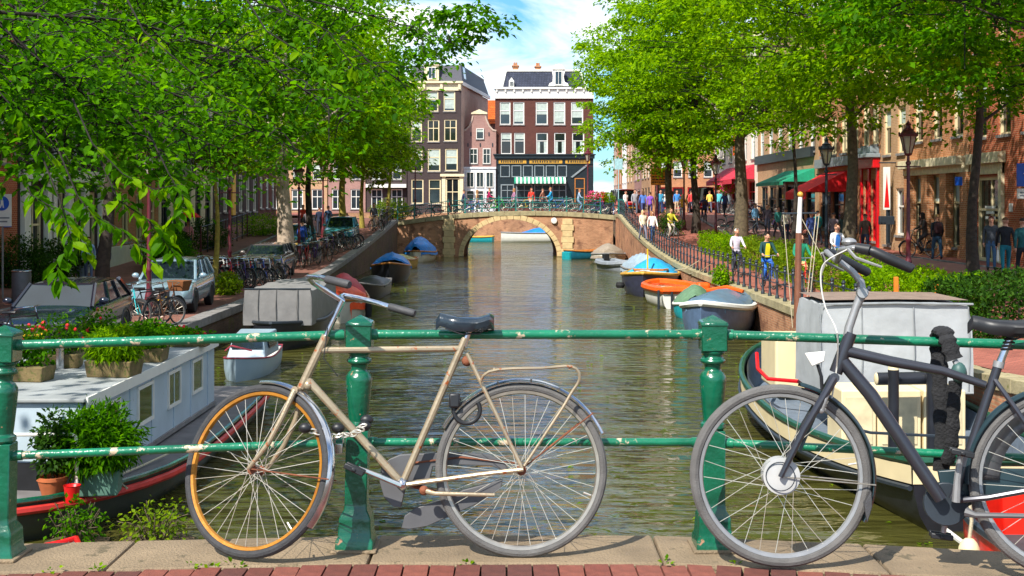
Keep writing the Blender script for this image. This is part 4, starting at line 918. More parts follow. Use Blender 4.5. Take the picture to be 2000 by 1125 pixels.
awning(h5, 'awning', 1.6, 6.4, 3.75, 1.15, 2.3, [M['awning_red']], 1, .4)
mb = MB(); mb.bx(0, 8.6, -.3, -.002, 4.0, 4.5); mb.build('fascia', M['grey_wood'], h5, 0)
h6, zb = rrow('corner_shop', 'dark shop front with a green awning below pale upper windows', 72.1, 90, 13, M['tan_brick'], [(73 + i * 2.7, 75.2 + i * 2.7, 2.7, 2.4, ('shop_black', 't', 0, 'glass_dark')) for i in range(6)] + upper(72.1, 90, 6, 7.0, 2, W1, 1.4), cornice=(M['white'], .8))
awning(h6, 'awning', 9, 17, 3.3, .8, 1.9, [M['awning_green']], 1, .2)
mb = MB(); mb.bx(0, 16.9, -.25, -.002, 4.0, 4.6); mb.build('fascia', M['shop_black'], h6, 0)
h7, zb = rrow('pink_shop', 'white upper house with crimson shop awning and an orange banner', 90.1, 109, 13.5, plain('off_white_stucco', (226, 216, 200), .8), [(91 + i * 3.6, 93.6 + i * 3.6, 3.4, 2.2, WR) for i in range(5)] + upper(90.1, 109, 6, 7.2, 2, W1, 1.3), cornice=(M['stone_cream'], .7))
awning(h7, 'awning', 6, 17.8, 3.7, 1.1, 1.7, [M['awning_pink']], 1, .35)
for zc in (0,): mb = MB(); mb.bx(11, 14, -.4, -.3, 4.6, 7.8); mb.build('banner', M['orange_cloth'], h7, 0)
# street continuing past the far bridge
far = [('tan', 'tan_brick'), ('pink', 'pink_brick'), ('tan', 'tan_brick'), ('white', 'white'), ('orange', 'orange_brick'), ('grey', 'side_brick')]
Y = 138
for i, (cn, wm) in enumerate(far):
    w_ = 9 + (i * 37 % 5); hh_ = 11.5 + (i * 53 % 4) - (2 if i == 0 else 0); n = 3
    wins = [(w_ * (k + .5) / n - .6, 3.9 + r_ * 2.9, 1.2, 1.9, W1 if (k + r_) % 2 else W3) for r_ in range(3 if hh_ < 12 else 3) for k in range(n)] + [(w_ * (k + .5) / n - .9, .5, 1.8, 2.3, ('white' if i % 2 else 'iron', 't', 0, 'glass_dark')) for k in range(n)]
    house('street_house', ['tan brick house first in the sunny street past the bridge', 'pink brick house second along the street past the bridge', 'sandy brick house midway down the street past the bridge', 'white painted house fourth along the street past the bridge', 'orange brick house fifth along the street past the bridge', 'taupe house closing the view down the far street'][i],
          (15.5 + .25 * i, Y + w_, ZB), R(-90), w_, hh_, 9, MATS.get(wm) or M.get(wm), [x for x in wins if x[1] + x[3] < hh_ - .8], cornice=(M['white'], .6), roof=(M['slate'], 2))
    Y += w_ + .1
house('corner_row_house', 'brick house with red shop windows facing the crossing past the bridge', (15.6, 137.2, ZB), 0, 9, 11, .7, M['orange_brick'], [(.6 + i * 1.7, .4, 1.3, 2.4, WR) for i in range(5)] + [(.7 + i * 1.7, 3.9 + k * 2.8, 1.0, 1.8, W1) for i in range(5) for k in range(2)], cornice=(M['white'], .6))
# left hand row in the shade: facades at X = -19 facing the canal
LXF = -19.0
def lrow(name, label, Ya, Yb, h, wm, wins, **k):
    zb = gz(LXF, (Ya + Yb) / 2); return house(name, label, (LXF, Ya, zb), R(90), Yb - Ya, h, 10, wm, wins, **k)
def rows(w, n, z0, r, st, ww=1.1, hh_=2.1, dz=3.1): return [(w * (i + .5) / n - ww / 2, z0 + k * dz, ww, hh_, st) for k in range(r) for i in range(n)]
lrow('brick_house', 'red brick house at the edge of the view behind the blue pedestrian sign', 28, 47.2, 14, M['red_brick'], [(10.5, .9, 1.3, 2.3, WC), (14, .9, 1.3, 2.3, WC)] + rows(19.2, 7, 4.6, 3, WC), cornice=(M['white'], .7))
l2 = lrow('white_front_house', 'house with white pilasters and a tall white door surround', 47.3, 57, 14, M['dark_brick'], [(.9, .1, 1.5, 3.5, WCm), (3.6, .7, 1.2, 2.9, WCm), (5.5, .7, 1.2, 2.9, WCm), (7.6, .7, 1.2, 2.9, WCm)] + rows(9.7, 4, 4.9, 3, W2), cornice=(M['white'], .8))
mb = MB()
for q in (.15, 2.5, 2.95, 4.85, 6.8, 9.0): mb.bx(q, q + .6, -.2, -.002, -.3, 4.0)
mb.bx(0, 9.7, -.32, -.002, 4.0, 4.5); mb.build('pilasters_front', M['white'], l2, 0, .015)
l3 = lrow('stoop_house', 'dark brick house with white ground floor band between white and cream fronts', 57.1, 66, 14, M['orange_brick'], rows(8.9, 4, .9, 1, WCm, 1.2, 2.4) + rows(8.9, 4, 4.6, 3, W2), cornice=(M['white'], .7))
mb = MB(); mb.bx(0, 8.9, -.25, -.002, -.3, .75); mb.build('base_band', M['white'], l3, 0)
l4 = lrow('cream_front_house', 'cream pilastered shop house with a dark green sign board', 66.1, 78, 13.5, plain('cream_stucco', (214, 202, 176), .8), rows(11.9, 5, .6, 1, ('iron', 'tm', 0, 'glass_dark'), 1.4, 2.8) + rows(11.9, 5, 4.6, 3, W2), cornice=(M['white'], .7))
mb = MB(); mb.bx(3, 7, -.2, -.002, 3.6, 4.3); mb.build('sign_board', plain('bottle_green', (12, 62, 44), .4), l4, 0)
l5 = lrow('panelled_house', 'dark house with yellow and blue panels behind the street railing', 78.1, 92, 14, M['dark_brick'], rows(13.9, 6, .8, 1, ('white', 'tm', 0, 'glass_dark'), 1.3, 2.6) + rows(13.9, 6, 4.6, 3, W2), cornice=(M['stone_cream'], .7))
mb = MB(); mb.bx(5, 6, -.1, -.002, .6, 3.6); mb.build('yellow_panel', plain('yellow_panel_paint', (226, 176, 40), .5), l5, 0)
lrow('end_house', 'brown house where the shaded street meets the crossing canal', 92.1, 99, 13, M['brown_brick'], rows(6.9, 3, .8, 1, W2, 1.2, 2.4) + rows(6.9, 3, 4.2, 3, W2), cornice=(M['white'], .7))
lrow('unseen_shade_house', 'unseen brick house added outside the view to shade the bank', -14, 6, 9, M['red_brick'], rows(20, 7, 2.2, 2, W2)); lrow('unseen_shade_house', 'unseen dark brick house added beside the bridge to shade the bank', 6.1, 27.9, 9, M['dark_brick'], rows(21.8, 8, 2.2, 2, W2))  # out-of-view houses continuing the row, added to shade the quay, kept low
# ---------------------------------------------------------------- boats (water at z = 0, bow towards local +y)
def hull_shape(L, W, H, stern=.8, sheer=.15, draft=.25, full=.55, n=16, bowp=2.2):
    rings, gun = [], []
    for i in range(n + 1):
        t = i / n; y = -L / 2 + L * t
        if t < full: w = W / 2 * (stern + (1 - stern) * math.sin(t / full * math.pi / 2))
        else: w = W / 2 * max(.002, (1 - ((t - full) / (1 - full)) ** bowp)) ** .75
        g = H + sheer * ((t - .4) / .6) ** 2
        rake = .12 * L * max(0, t - .8)
        rg = []
        for k in range(13):
            a = math.pi * k / 12; c = math.cos(a); s = math.sin(a)
            rg.append(Vector((w * math.copysign(abs(c) ** .6, c), y + (rake * (1 - s) if t > .8 else 0), g - (g + draft) * s ** .75)))
        rings.append(rg); gun.append((w, y + (rake if t > .8 else 0), g))
    return rings, gun
def boat(name, label, loc, rz, L, W, H, hm, gm=None, gr=.045, inner=None, group=None, **k):
    t = thing(name, label, 'boat', loc, R(rz), group)
    rings, gun = hull_shape(L, W, H, **k)
    mb = MB(); mb.loft(rings, False)
    mb.add(rings[0], [tuple(range(12, -1, -1))]); mb.add(rings[-1], [tuple(range(13))])
    o = mb.build('hull', hm, t, 40)
    if inner:
        sh = MB(); rows = []
        for rg, (w, y, g) in zip(rings, gun): rows.append([Vector((v.x * .93, v.y, max(v.z, .12 if W < 3 else .3) if abs(v.x) < w * .999 else v.z)) for v in rg])
        sh.grid(rows[1:-1]); sh.add(rows[1], [tuple(range(13))]); sh.build('inside', inner, t)
    if gm:
        pts = [(-w, y, g) for w, y, g in gun] + [(w, y, g) for w, y, g in gun[::-1]]
        mb = MB(); mb.tube(pts, gr, 7, True); mb.build('gunwale', gm, t)
    t_gun[t] = gun
    return t
t_gun = {}
def cover(par, name, m, t0, t1, crown, hang=.12, over=1.04, m2=None, wr=.03, seed=0):
    """tarp stretched over the gunwales between stations t0..t1 with a ridge, hanging a little down the sides"""
    gun = t_gun[par]; n = len(gun); rr = random.Random(seed); rows = []
    for i in range(int(t0 * (n - 1)), int(t1 * (n - 1)) + 1):
        w, y, g = gun[i]; e = math.sin(math.pi * min(1, max(0, (i / (n - 1) - t0) / max(.01, t1 - t0)))) ** .4; row = []
        w = max(w, .06) * over
        for k in range(13):
            u = -1 + k / 6; z = g + .05 + crown * e * (1 - abs(u) ** 1.5) + rr.uniform(-wr, wr)
            x = w * u
            if k in (0, 12): z = g - hang + rr.uniform(-wr, wr); x *= 1.02
            row.append((x, y, z))
        rows.append(row)
    f, b = rows[0], rows[-1]
    rows = [[(x, y - .05, min(z, t_gun[par][0][2] - hang * .6)) for x, y, z in f]] + rows + [[(x, y + .03, min(z, z - hang)) for x, y, z in b]]
    mb = MB(); mb.grid(rows); o = mb.build(name, m, par, 60); return o
def bench(par, y, w, z, m): MB().bx(-w / 2, w / 2, y - .13, y + .13, z, z + .04).build('thwart', m, par, 0, .008)
hp = lambda n, c, **k: mat(n, lin(*c), .35, 0, .2, 3, .1, 20, lin(90, 84, 70), .68)
# -- houseboat
hb_ = thing('houseboat', 'pale blue grey houseboat with flat roof full of plants and a red rubbing stripe', 'houseboat', (-6.2, 18.6, 0), 0)
rings, gun = hull_shape(9.6, 3.5, .38, stern=.92, sheer=.12, draft=.3, full=.62, bowp=2.6)
flip = lambda v: Vector((v.x, -v.y, v.z))
mb = MB(); mb.loft([[flip(v) for v in r_] for r_ in rings], False); mb.build('hull', hp('green_black_hull', (58, 62, 54)), hb_)
dk_ = MB(); dk_.grid([[(-w * .98, -y, g - .03), (0, -y, g), (w * .98, -y, g - .03)] for w, y, g in gun]); dk_.build('deck', mat('grey_deck', lin(112, 108, 108), .85, 0, .2, 4, .2, 30), hb_)
mb = MB(); mb.tube([(w + .02, -y, g - .1) for w, y, g in gun], .05, 7); mb.build('rubbing_strip', plain('faded_red_stripe', (196, 52, 46), .5), hb_)
mb = MB(); mb.tube([(w, -y, g + .01) for w, y, g in gun], .035, 7); mb.build('gunwale', M['green_post'], hb_)
hw = mat('pale_blue_hull_paint', lin(178, 194, 204), .5, 0, .1, 2, .1, 20, lin(140, 140, 134), .68)
cx0, cx1, cy0, cy1 = -1.2, 1.02, -3.8, 2.8
mb = MB(); mb.loft([[(cx0, cy0, .4), (cx1, cy0, .4), (cx1, cy0, 1.5), (cx0, cy0, 1.5)], [(cx0, cy1, .4), (cx1, cy1, .4), (cx1, cy1, 1.5), (cx0, cy1, 1.5)]]); mb.build('cabin', hw, hb_, 0, .03)
mb = MB(); mb.bx(cx0 - .05, cx1 + .05, cy0 - .06, cy1 + .06, 1.503, 1.55); mb.build('roof', mat('pale_roof_felt', lin(146, 150, 150), .8, 0, .2, 2, .2, 20), hb_, 0, .015)
mb = MB(); mb.bx(cx1 + .05, cx1 + .075, cy0, cy1, 1.42, 1.56); mb.build('roof_trim', M['white'], hb_, 0)
for ya, yb in ((16.95, 17.7), (18.45, 19.15), (19.85, 20.5), (15.55, 16.2)):
    a, b = ya - 18.6, yb - 18.6; f = MB(); x = cx1
    f.bx(x, x + .03, a, b, .80, .85); f.bx(x, x + .03, a, b, 1.31, 1.36); f.bx(x, x + .03, a, a + .05, .85, 1.31); f.bx(x, x + .03, b - .05, b, .85, 1.31)
    o = f.build('window', M['white'], hb_, 0); MB().bx(x, x + .012, a + .05, b - .05, .85, 1.31).build('pane', plain('olive_glass', (84, 92, 44), .06), o, 0)
seg('deck_rail', hb_, [P(-40, 850, 14.5) - hb_.location, P(140, 848, 14.45) - hb_.location, P(149, 853, 14.45) - hb_.location, P(150, 968, 14.45) - hb_.location], .022, M['white'], 8)
mb = MB(); mb.bx(-.9, .6, -3.84, -3.81, .42, .78); mb.build('hatch', M['black'], hb_, 0)
for y in (-3.1, -1.95, -.95, .2, 1.2, 2.3): MB().bx(1.02, 1.036, y - .02, y + .02, .42, 1.42).build('wall_batten', hw, hb_, 0)
MB().bx(1.02, 1.05, -3.8, 2.8, .4, .47).build('base_strip', M['grey_stone'], hb_, 0, .005)
seg('mooring_line', hb_, [(1.5, -3.6, .42), (1.2, -3.2, .46), (1.3, -2.4, .43), (1.45, -1.6, .44)], .015, M['rope'], 6)
seg('vent_pipe', hb_, [(-.2, -1.2, 1.5), (-.2, -1.2, 1.95)], .06, M['chrome'], 10)
def planter(name, label, loc, w, d, h, m, bm, n, sz, flowers=0, seed=0, taper=1.1, br=None, grp=None, tall=.3, wr=.62):
    t = thing(name, label, 'plant', loc, random.Random(seed).uniform(-.2, .2), grp)
    mb = MB(); k = w / 2; q = d / 2
    mb.loft([[(-k, -q, 0), (k, -q, 0), (k, q, 0), (-k, q, 0)], [(-k * taper, -q * taper, h), (k * taper, -q * taper, h), (k * taper, q * taper, h), (-k * taper, q * taper, h)]]); mb.build('pot', m, t, 0, .015)
    rng = np.random.default_rng(seed); r_ = br or (w * .62, d * .65, tall)
    blob(rng, (0, 0, h + r_[2] * .75), r_, n, sz, bm, 'foliage', parent=t, shell=.2, wr=wr, kind='stuff')
    if flowers:
        mb = MB(); rr = random.Random(seed)
        for i in range(flowers):
            a = rr.uniform(0, 6.28); q = rr.uniform(.3, 1); mb.sph((math.cos(a) * r_[0] * q, math.sin(a) * r_[1] * q - .05, h + r_[2] * rr.uniform(.7, 1.75)), rr.uniform(.022, .036), 6, 4)
        mb.build('blossom', M['petal'], t, kind='stuff')
    return t
rz = 1.55
mossy = mat('mossy_wood_trough', lin(112, 96, 62), .9, 0, .35, 6, .5, 30, lin(84, 92, 40), .55)
lf = M['leaf_deep']
planter('planter', 'mossy trough of low green plants at the corner of the houseboat roof by the post', (-6.45, 16.3, rz), .62, .34, .2, mossy, lf, 900, .06, 8, 1)
planter('planter', 'mossy trough of red flowers second along the back of the houseboat roof', (-6.5, 17.6, rz), .62, .34, .2, mossy, lf, 900, .06, 9, 2)
planter('planter', 'low mossy trough behind the big grassy pot on the houseboat roof', (-6.35, 18.8, rz), .66, .34, .2, mossy, lf, 900, .06, 4, 3)
planter('planter', 'large mossy trough of feathery green grass on the edge of the houseboat roof', (-5.42, 16.75, rz), .60, .42, .22, mossy, M['leaf'], 3000, .10, 0, 4, 1.1, (.36, .32, .24), wr=.22)
planter('planter', 'mossy trough of bushy plants above the houseboat windows', (-5.45, 18.3, rz), .55, .42, .2, mossy, lf, 1300, .07, 0, 5, 1.1, (.36, .34, .22))
for i, (x, y, nf) in enumerate(((-6.7, 20.6, 16), (-5.95, 20.8, 12), (-5.4, 20.2, 6))):
    planter('flower_trough', ['trough of red geraniums on the far end of the houseboat roof, nearest the dark car', 'middle trough of red geraniums at the far end of the houseboat roof', 'trough of geraniums above the last houseboat window'][i], (x, y, rz), .8, .3, .13, mossy, lf, 1000, .065, nf, 10 + i, 1.05, (.42, .24, .09))
planter('planter', 'grey green box planter with a large bushy conifer on the houseboat bow', (-4.98, 14.75, .42), .52, .36, .3, plain('verdigris_box', (86, 122, 108), .6), M['leaf_deep'], 5200, .10, 0, 20, 1.08, (.50, .42, .42), wr=.3)
tp = thing('potted_shrub', 'small dark shrub in a terracotta pot at the houseboat bow', 'plant', (-5.42, 14.5, .42)); MB().lathe([(.11, 0), (.17, .22), (.18, .22), (.18, .26), (.15, .26), (.14, .22), (.001, .2)]).build('pot', M['terracotta'], tp)
blob(np.random.default_rng(21), (0, 0, .62), (.22, .22, .38), 1100, .07, M['leaf_dark'], 'foliage', parent=tp, shell=.2, kind='stuff'); seg('stem', tp, [(0, 0, .2), (.02, 0, .7)], .015, M['bark_dark'], 6)
bu = MB(); bu.lathe([(.001, 0), (.07, 0), (.095, .2), (.1, .2), (.09, .19), (.001, .03)], n=14); o = bu.build('bucket', M['red']); o.location = (-5.12, 14.3, .42); o['label'] = 'small red bucket beside the terracotta pot on the houseboat'; o['category'] = 'bucket'
for i, (px, py, sx) in enumerate(((150, 1020, .32), (305, 1012, .38))):
    c = P(px, py, 14.0); t = thing('water_plant', ['tangle of green twigs growing at the water by the houseboat bow', 'dry twiggy plant raft floating beside the houseboat hull'][i], 'plant', (c.x, 14.0, 0))
    rr = random.Random(i); mb = MB()
    for k in range(34): a = rr.uniform(0, 6.28); e = rr.uniform(.1, sx); mb.tube([(math.cos(a) * e * .3, math.sin(a) * e * .3, 0), (math.cos(a) * e * .7, math.sin(a) * e * .7, rr.uniform(.15, .3)), (math.cos(a) * e * 1.2, math.sin(a) * e, rr.uniform(.1, .5))], .006, 4)
    mb.build('stem', M['bark'], t, kind='stuff'); blob(np.random.default_rng(i + 30), (0, 0, .25), (sx * 1.1, sx, .28), 420, .06, M['leaf_deep'] if i == 0 else M['leaf_lime'], 'foliage', parent=t, shell=.1, kind='stuff')
    mb = MB(); mb.lathe([(.001, -.05), (sx * 1.1, -.05), (sx * 1.15, .04), (.001, .08)], n=12); mb.build('root_mat', M['joint'], t)
boat('dinghy', 'little white dinghy with red rim half hidden at the foot of the near post', (-5.25, 12.95, 0), 115, 1.3, .7, .16, M['white'], M['red'], .03, M['grey_stone'])
# -- boats along the shaded quay
def at(px, Y): return (px - CX) * Y / F
b1 = boat('cabin_boat', 'small white and pale blue cabin boat with red handrail behind the houseboat', (-6.02, 28.4, 0), 180, 3.2, 1.05, .38, mat('light_blue_hull', lin(146, 166, 178), .4, 0, .08, 2), plain('crimson_trim', (150, 50, 66), .5), .018, M['white'])
mb = MB(); mb.loft([[(-.47, -.9, .4), (.47, -.9, .4), (.43, -.8, .92), (-.43, -.8, .92)], [(-.44, .6, .4), (.44, .6, .4), (.34, .35, .88), (-.34, .35, .88)]]); mb.build('cabin', MATS['light_blue_hull'], b1, 0, .03)
mb = MB(); mb.prism([(-.36, .52, .62), (.36, .52, .62), (.32, .42, .82), (-.32, .42, .82)], (0, .03, 0)); mb.build('windscreen', M['glass_dark'], b1, 0)
for sx in (-1, 1): MB().prism([(sx * .455, -.6, .58), (sx * .445, .2, .58), (sx * .405, .2, .8), (sx * .43, -.6, .8)], (sx * .02, 0, 0)).build('window', M['glass_dark'], b1, 0)
seg('handrail', b1, [(-.2, .9, .6), (.25, .95, .72), (.4, .9, .6)], .02, plain('crimson_trim', (170, 30, 60)), 6)
b2 = boat('tarp_boat', 'dark sloop under a big pale grey tarpaulin tent', (-6.3, 35.2, 0), 180, 6, 2.0, .62, M['black_hull'], M['iron'], .05)
def tent(par, w0, w1, y0, y1, z0, z1, m, name='tarpaulin', bulge=.06, seed=1):
    rr = random.Random(seed); rows = []; prof = [(-1, 0), (-1.0, .35), (-.985, .75), (-.95, .97), (-.5, 1.0), (0, 1.01), (.5, 1.0), (.95, .97), (.985, .75), (1.0, .35), (1, 0)]
    N = 9
    for i in range(N + 1):
        y = y0 + (y1 - y0) * i / N; w = (w0 + (w1 - w0) * i / N) / 2; s_ = -bulge * math.sin(i * math.pi / N * 3) ** 2
        rows.append([(w * a + rr.uniform(-.012, .012), y + rr.uniform(-.01, .01), z0 + (z1 - z0) * b + s_ * b + rr.uniform(-.015, .015)) for a, b in prof])
    mb = MB(); mb.grid(rows)
    for rw_, sg in ((rows[0], 1), (rows[-1], -1)):
        c = [[(x, y + (.02 * math.sin(k * 2.2 + j) if 0 < j < 3 else 0), z0 + (z - z0) * (j / 3)) for k, (x, y, z) in enumerate(rw_)] for j in range(4)]
        mb.grid(c if sg < 0 else c[::-1])
    return mb.build(name, m, par, 50)
tent(b2, 1.85, 1.85, -2.4, 2.2, .62, 1.6, M['grey_tarp'])
for x in (-.55, .02, .5): seg('seam', b2, [(x, 2.215, .64), (x + .02, 2.235, 1.1), (x, 2.215, 1.58)], .012, plain('dark_grey_hem', (98, 97, 95), .9), 5)
seg('ridge_pole', b2, [(-.9, 2.2, 1.6), (.9, 2.2, 1.6)], .02, M['iron'], 6)
b3 = boat('covered_boat', 'white launch with an orange cover over the bow and crimson tarpaulin behind', (-5.85, 42.5, 0), 186, 5.4, 1.75, .62, mat('dirty_white_hull', lin(206, 200, 186), .5, 0, .15, 3), M['wood'], .05)
cover(b3, 'orange_cover', plain('orange_tarp', (226, 74, 24), .6), .45, .98, .5, .3, 1.06, wr=.05, seed=3); cover(b3, 'crimson_cover', plain('crimson_tarp', (168, 36, 48), .6), .02, .5, .75, .2, 1.03, wr=.05, seed=4)
mb = MB(); mb.lathe([(.001, -.3), (.1, -.25), (.12, 0), (.1, .25), (.001, .3)], (-.9, 1.4, .35), 10); mb.build('fender', M['tyre_black'], b3)
b4 = boat('dark_boat', 'low black open boat moored just past the orange covered launch', (at(705, 49), 50.8, 0), 175, 5, 1.5, .5, M['black_hull'], M['grey_stone'], .04, M['black'], sheer=.3)
bench(b4, -.8, 1.3, .36, M['wood']); bench(b4, .6, 1.2, .36, M['wood']); cover(b4, 'tarp', M['black'], .1, .5, .3, .05)
b5 = boat('dark_sloop', 'black sloop with a bright blue cover over its stern', (at(752, 60), 63, 0), 184, 6.5, 2.0, .7, M['black_hull'], M['wood'], .05, M['black'], sheer=.3)
cover(b5, 'blue_cover', M['blue_tarp'], .0, .55, .55, .1, 1.05, wr=.05, seed=5); seg('tiller', b5, [(-.2, -3.2, .9), (.1, -2.4, 1.05)], .03, M['wood'], 6)
b6 = boat('yellow_boat', 'small ochre wooden boat squeezed between two blue covered boats', (at(782, 73), 74, 0), 170, 3.6, 1.4, .5, plain('ochre_hull', (196, 164, 76), .5), M['wood'], .05, M['wood'])
cover(b6, 'pale_cover', plain('buff_tarp', (190, 180, 120), .7), .3, .95, .3, .05)
b7 = boat('tarp_boat', 'white hulled boat under a tall wrinkled blue tarpaulin next to the arch bridge', (at(817, 82), 83.5, 0), 176, 4.6, 2.1, .6, MATS['dirty_white_hull'], M['wood'], .05)
cover(b7, 'blue_tarpaulin', M['blue_tarp'], .0, .98, .95, .18, 1.06, wr=.07, seed=7)
# -- boats along the sunny quay
c1 = boat('rowing_boat', 'teal rowing boat with orange inside beside the bridge pier', (5.4, 86.6, 0), -62, 3.4, 1.45, .55, plain('teal_hull', (20, 106, 132), .4), M['wood'], .05, plain('orange_inside', (206, 104, 40), .5))
for y in (-.7, .4): bench(c1, y, 1.2, .4, M['wood'])
mb = MB(); mb.bx(-.5, .5, -1.9, -1.72, -.1, .5); mb.build('transom', plain('turquoise', (24, 150, 160), .5), c1, 0, .03)
c2 = boat('covered_launch', 'white launch under a ridged taupe cover near the bridge', (6.25, 79.6, 0), 176, 5.6, 2.2, .62, M['white'], M['grey_stone'], .05, full=.5)
cover(c2, 'taupe_cover', plain('taupe_tarp', (150, 136, 120), .75), .0, .97, .62, .28, 1.05, wr=.03, seed=8)
c3 = boat('inflatable', 'grey inflatable dinghy with outboard tipped up beside the taupe covered launch', (6.2, 71.6, 0), 200, 3.6, 1.5, .38, plain('grey_rubber', (132, 138, 146), .6), plain('grey_rubber', (132, 138, 146)), .17, M['grip'])
mb = MB(); mb.bx(-.18, .18, -1.95, -1.6, .4, .9); mb.bx(-.05, .05, -1.85, -1.7, -.2, .4); mb.build('outboard', M['black'], c3, 0, .05)
c4 = boat('tarp_boat', 'small boat under a steel blue tarp behind the navy launch', (6.75, 63.5, 0), 190, 4.2, 1.5, .5, M['black_hull'], M['grey_stone'], .05)
cover(c4, 'steel_blue_tarp', plain('steel_blue_tarp', (148, 166, 180), .6), .0, .97, .75, .2, 1.05, wr=.06, seed=9)
c5 = boat('motor_launch', 'navy hulled launch with varnished rim, white deck and sky blue cover', (6.1, 54.2, 0), 168, 6.2, 2.45, .78, plain('navy_hull', (52, 54, 72), .3), plain('golden_rim', (206, 158, 62), .4), .07, M['white'], sheer=.22, full=.5)
cover(c5, 'white_deck', M['white'], .52, .99, .1, -.02, .95, wr=.004); cover(c5, 'blue_cover', plain('sky_blue_tarp', (36, 154, 206), .55), .05, .5, .6, .02, .9, wr=.04, seed=10)
seg('mast_pole', c5, [(.1, .2, .7), (.1, .2, 1.9)], .035, plain('yellow_pole', (224, 176, 30)), 6); mb = MB(); mb.lathe([(.001, -.02), (.16, -.02), (.2, .1), (.16, .22), (.001, .22)], (1.1, 1.9, .3), 12); mb.build('fender', M['tyre_black'], c5)
g = MB(); g.bx(-.06, .06, 2.2, 2.4, .95, 1.12); g.bx(-.2, .2, 2.28, 2.34, 1.04, 1.09); g.build('cleat', M['chrome'], c5, 0)
seg('coaming', c5, [(-.75, -.2, .98), (-.6, .7, 1.0), (0, 1.0, 1.02), (.6, .7, 1.0), (.75, -.2, .98)], .05, M['wood'], 6)
c6 = boat('open_boat', 'white open boat with a fat orange rim, its stern to the camera', (6.2, 47.6, 0), 6, 4.4, 1.95, .66, M['white'], plain('orange_rim', (236, 92, 18), .45), .14, M['cream'], stern=.9, sheer=.06)
bench(c6, -.9, 1.6, .45, M['wood']); bench(c6, .5, 1.6, .45, M['wood'])
mb = MB(); mb.bx(.35, .85, -2.55, -2.1, .25, .98); mb.bx(.5, .7, -2.5, -2.3, -.1, .25); mb.build('outboard_cover', plain('orange_rim', (236, 92, 18)), c6, 0, .1)
for x in (-1.05, -.55): seg('mooring_pole', c6, [(x, -2.3, -.3), (x, -2.28, .7)], .05, M['iron'], 7)
c7 = boat('tarp_boat', 'turquoise boat under an olive green cover behind the near post', (6.35, 42.6, 0), 172, 3.4, 1.5, .42, plain('turquoise', (24, 150, 160), .5), M['white'], .05)
cover(c7, 'olive_cover', plain('olive_tarp', (96, 128, 98), .7), .0, .97, .6, -.0, 1.03, wr=.04, seed=11)
c8 = boat('covered_sloop', 'white bowed sloop with a glossy steel blue cover and orange hatch edge', (6.25, 37.2, 0), 160, 5.2, 2.0, .78, plain('steel_hull', (86, 108, 138), .35), M['white'], .09, full=.5, sheer=.3)
cover(c8, 'blue_cover', mat('slate_blue_cover', lin(96, 124, 148), .3, 0, .15, 3, .3, 6), .0, .9, .42, .12, 1.0, wr=.03, seed=12)
seg('hatch_edge', c8, [(-.55, -1.2, 1.16), (.0, -1.45, 1.27), (.6, -1.2, 1.16)], .06, plain('orange_rim', (236, 92, 18)), 6)
seg('windscreen_wiper', c8, [(.3, .6, 1.2), (-.2, 1.3, 1.15)], .02, M['black'], 5); g = MB(); g.sph((.1, 1.5, 1.15), (.12, .12, .1), 8, 5); g.build('deck_light', M['chrome'], c8)
# -- cream barge
bg_ = boat('barge', 'old cream and black barge with a green rail, deck cabinets and a white tarp tent', (5.75, 20.0, 0), 0, 10.8, 3.3, .62, M['black_hull'], mat('green_gunwale', lin(30, 78, 58), .35, 0, .2, 6, .1, 40, lin(150, 120, 90), .66), .055, plain('grey_deck_paint', (100, 112, 126), .8), stern=.6, full=.5, sheer=.5, bowp=3.2, n=24)
gun = t_gun[bg_]
mb = MB(); mb.grid([[(-w - .012, y, g - .28), (-w - .018, y, g - .06)] for w, y, g in gun]); mb.grid([[(w + .018, y, g - .06), (w + .012, y, g - .28)] for w, y, g in gun]); mb.grid([[(x, gun[0][1] - .012, gun[0][2] - .28) for x in (-gun[0][0], gun[0][0])], [(x, gun[0][1] - .012, gun[0][2] - .06) for x in (-gun[0][0], gun[0][0])]]); mb.build('cream_band', M['cream'], bg_)
mb = MB(); mb.tube([(-w - .03, y, g - .33) for w, y, g in gun], .035, 6); mb.build('rubbing_strip', M['iron'], bg_)
L0 = Vector(bg_.location)
def lb(px, py, Y): return P(px, py, Y) - L0
tent(bg_, 2.35, 2.35, -1.0, .7, .95, 2.36, mat('white_grey_tarp', lin(166, 170, 172), .85, 0, .12, 2.5, .7, 4), seed=5, bulge=.0).location = (.2, 0, 0)
MB().grid([[(-1.12, -.98, 2.40), (0, -.98, 2.415), (1.12, -.98, 2.40)], [(-1.12, .7, 2.40), (0, .7, 2.415), (1.12, .7, 2.40)]]).build('tent_top', plain('brown_roof_cloth', (132, 112, 98), .85), bg_).location = (.2, 0, 0)
hm_ = plain('tent_hem', (138, 142, 144), .9)
for x in (-1.0, -.35, .45, 1.3): seg('tent_seam', bg_, [(x, -1.02, .98), (x + .015, -1.035, 1.6), (x, -1.02, 2.3)], .010, hm_, 5)
seg('tent_hem', bg_, [(-.97, -1.03, 2.34), (.2, -1.04, 2.36), (1.37, -1.03, 2.34)], .018, hm_, 6); seg('tent_hem', bg_, [(-.97, -1.03, .97), (.2, -1.04, .95), (1.37, -1.03, .97)], .018, hm_, 6)
def bxp(name, x0, x1, Y0, Y1, z0, z1, m, bev=.02): return MB().bx(x0 - L0.x, x1 - L0.x, Y0 - L0.y, Y1 - L0.y, z0, z1).build(name, m, bg_, 0, bev)
bxp('hatch', 4.78, 5.5, 22.3, 23.6, .5, 1.45, M['cream'], .05); bxp('hatch', 5.25, 5.8, 21.3, 22.1, .5, 1.2, M['cream'], .04)
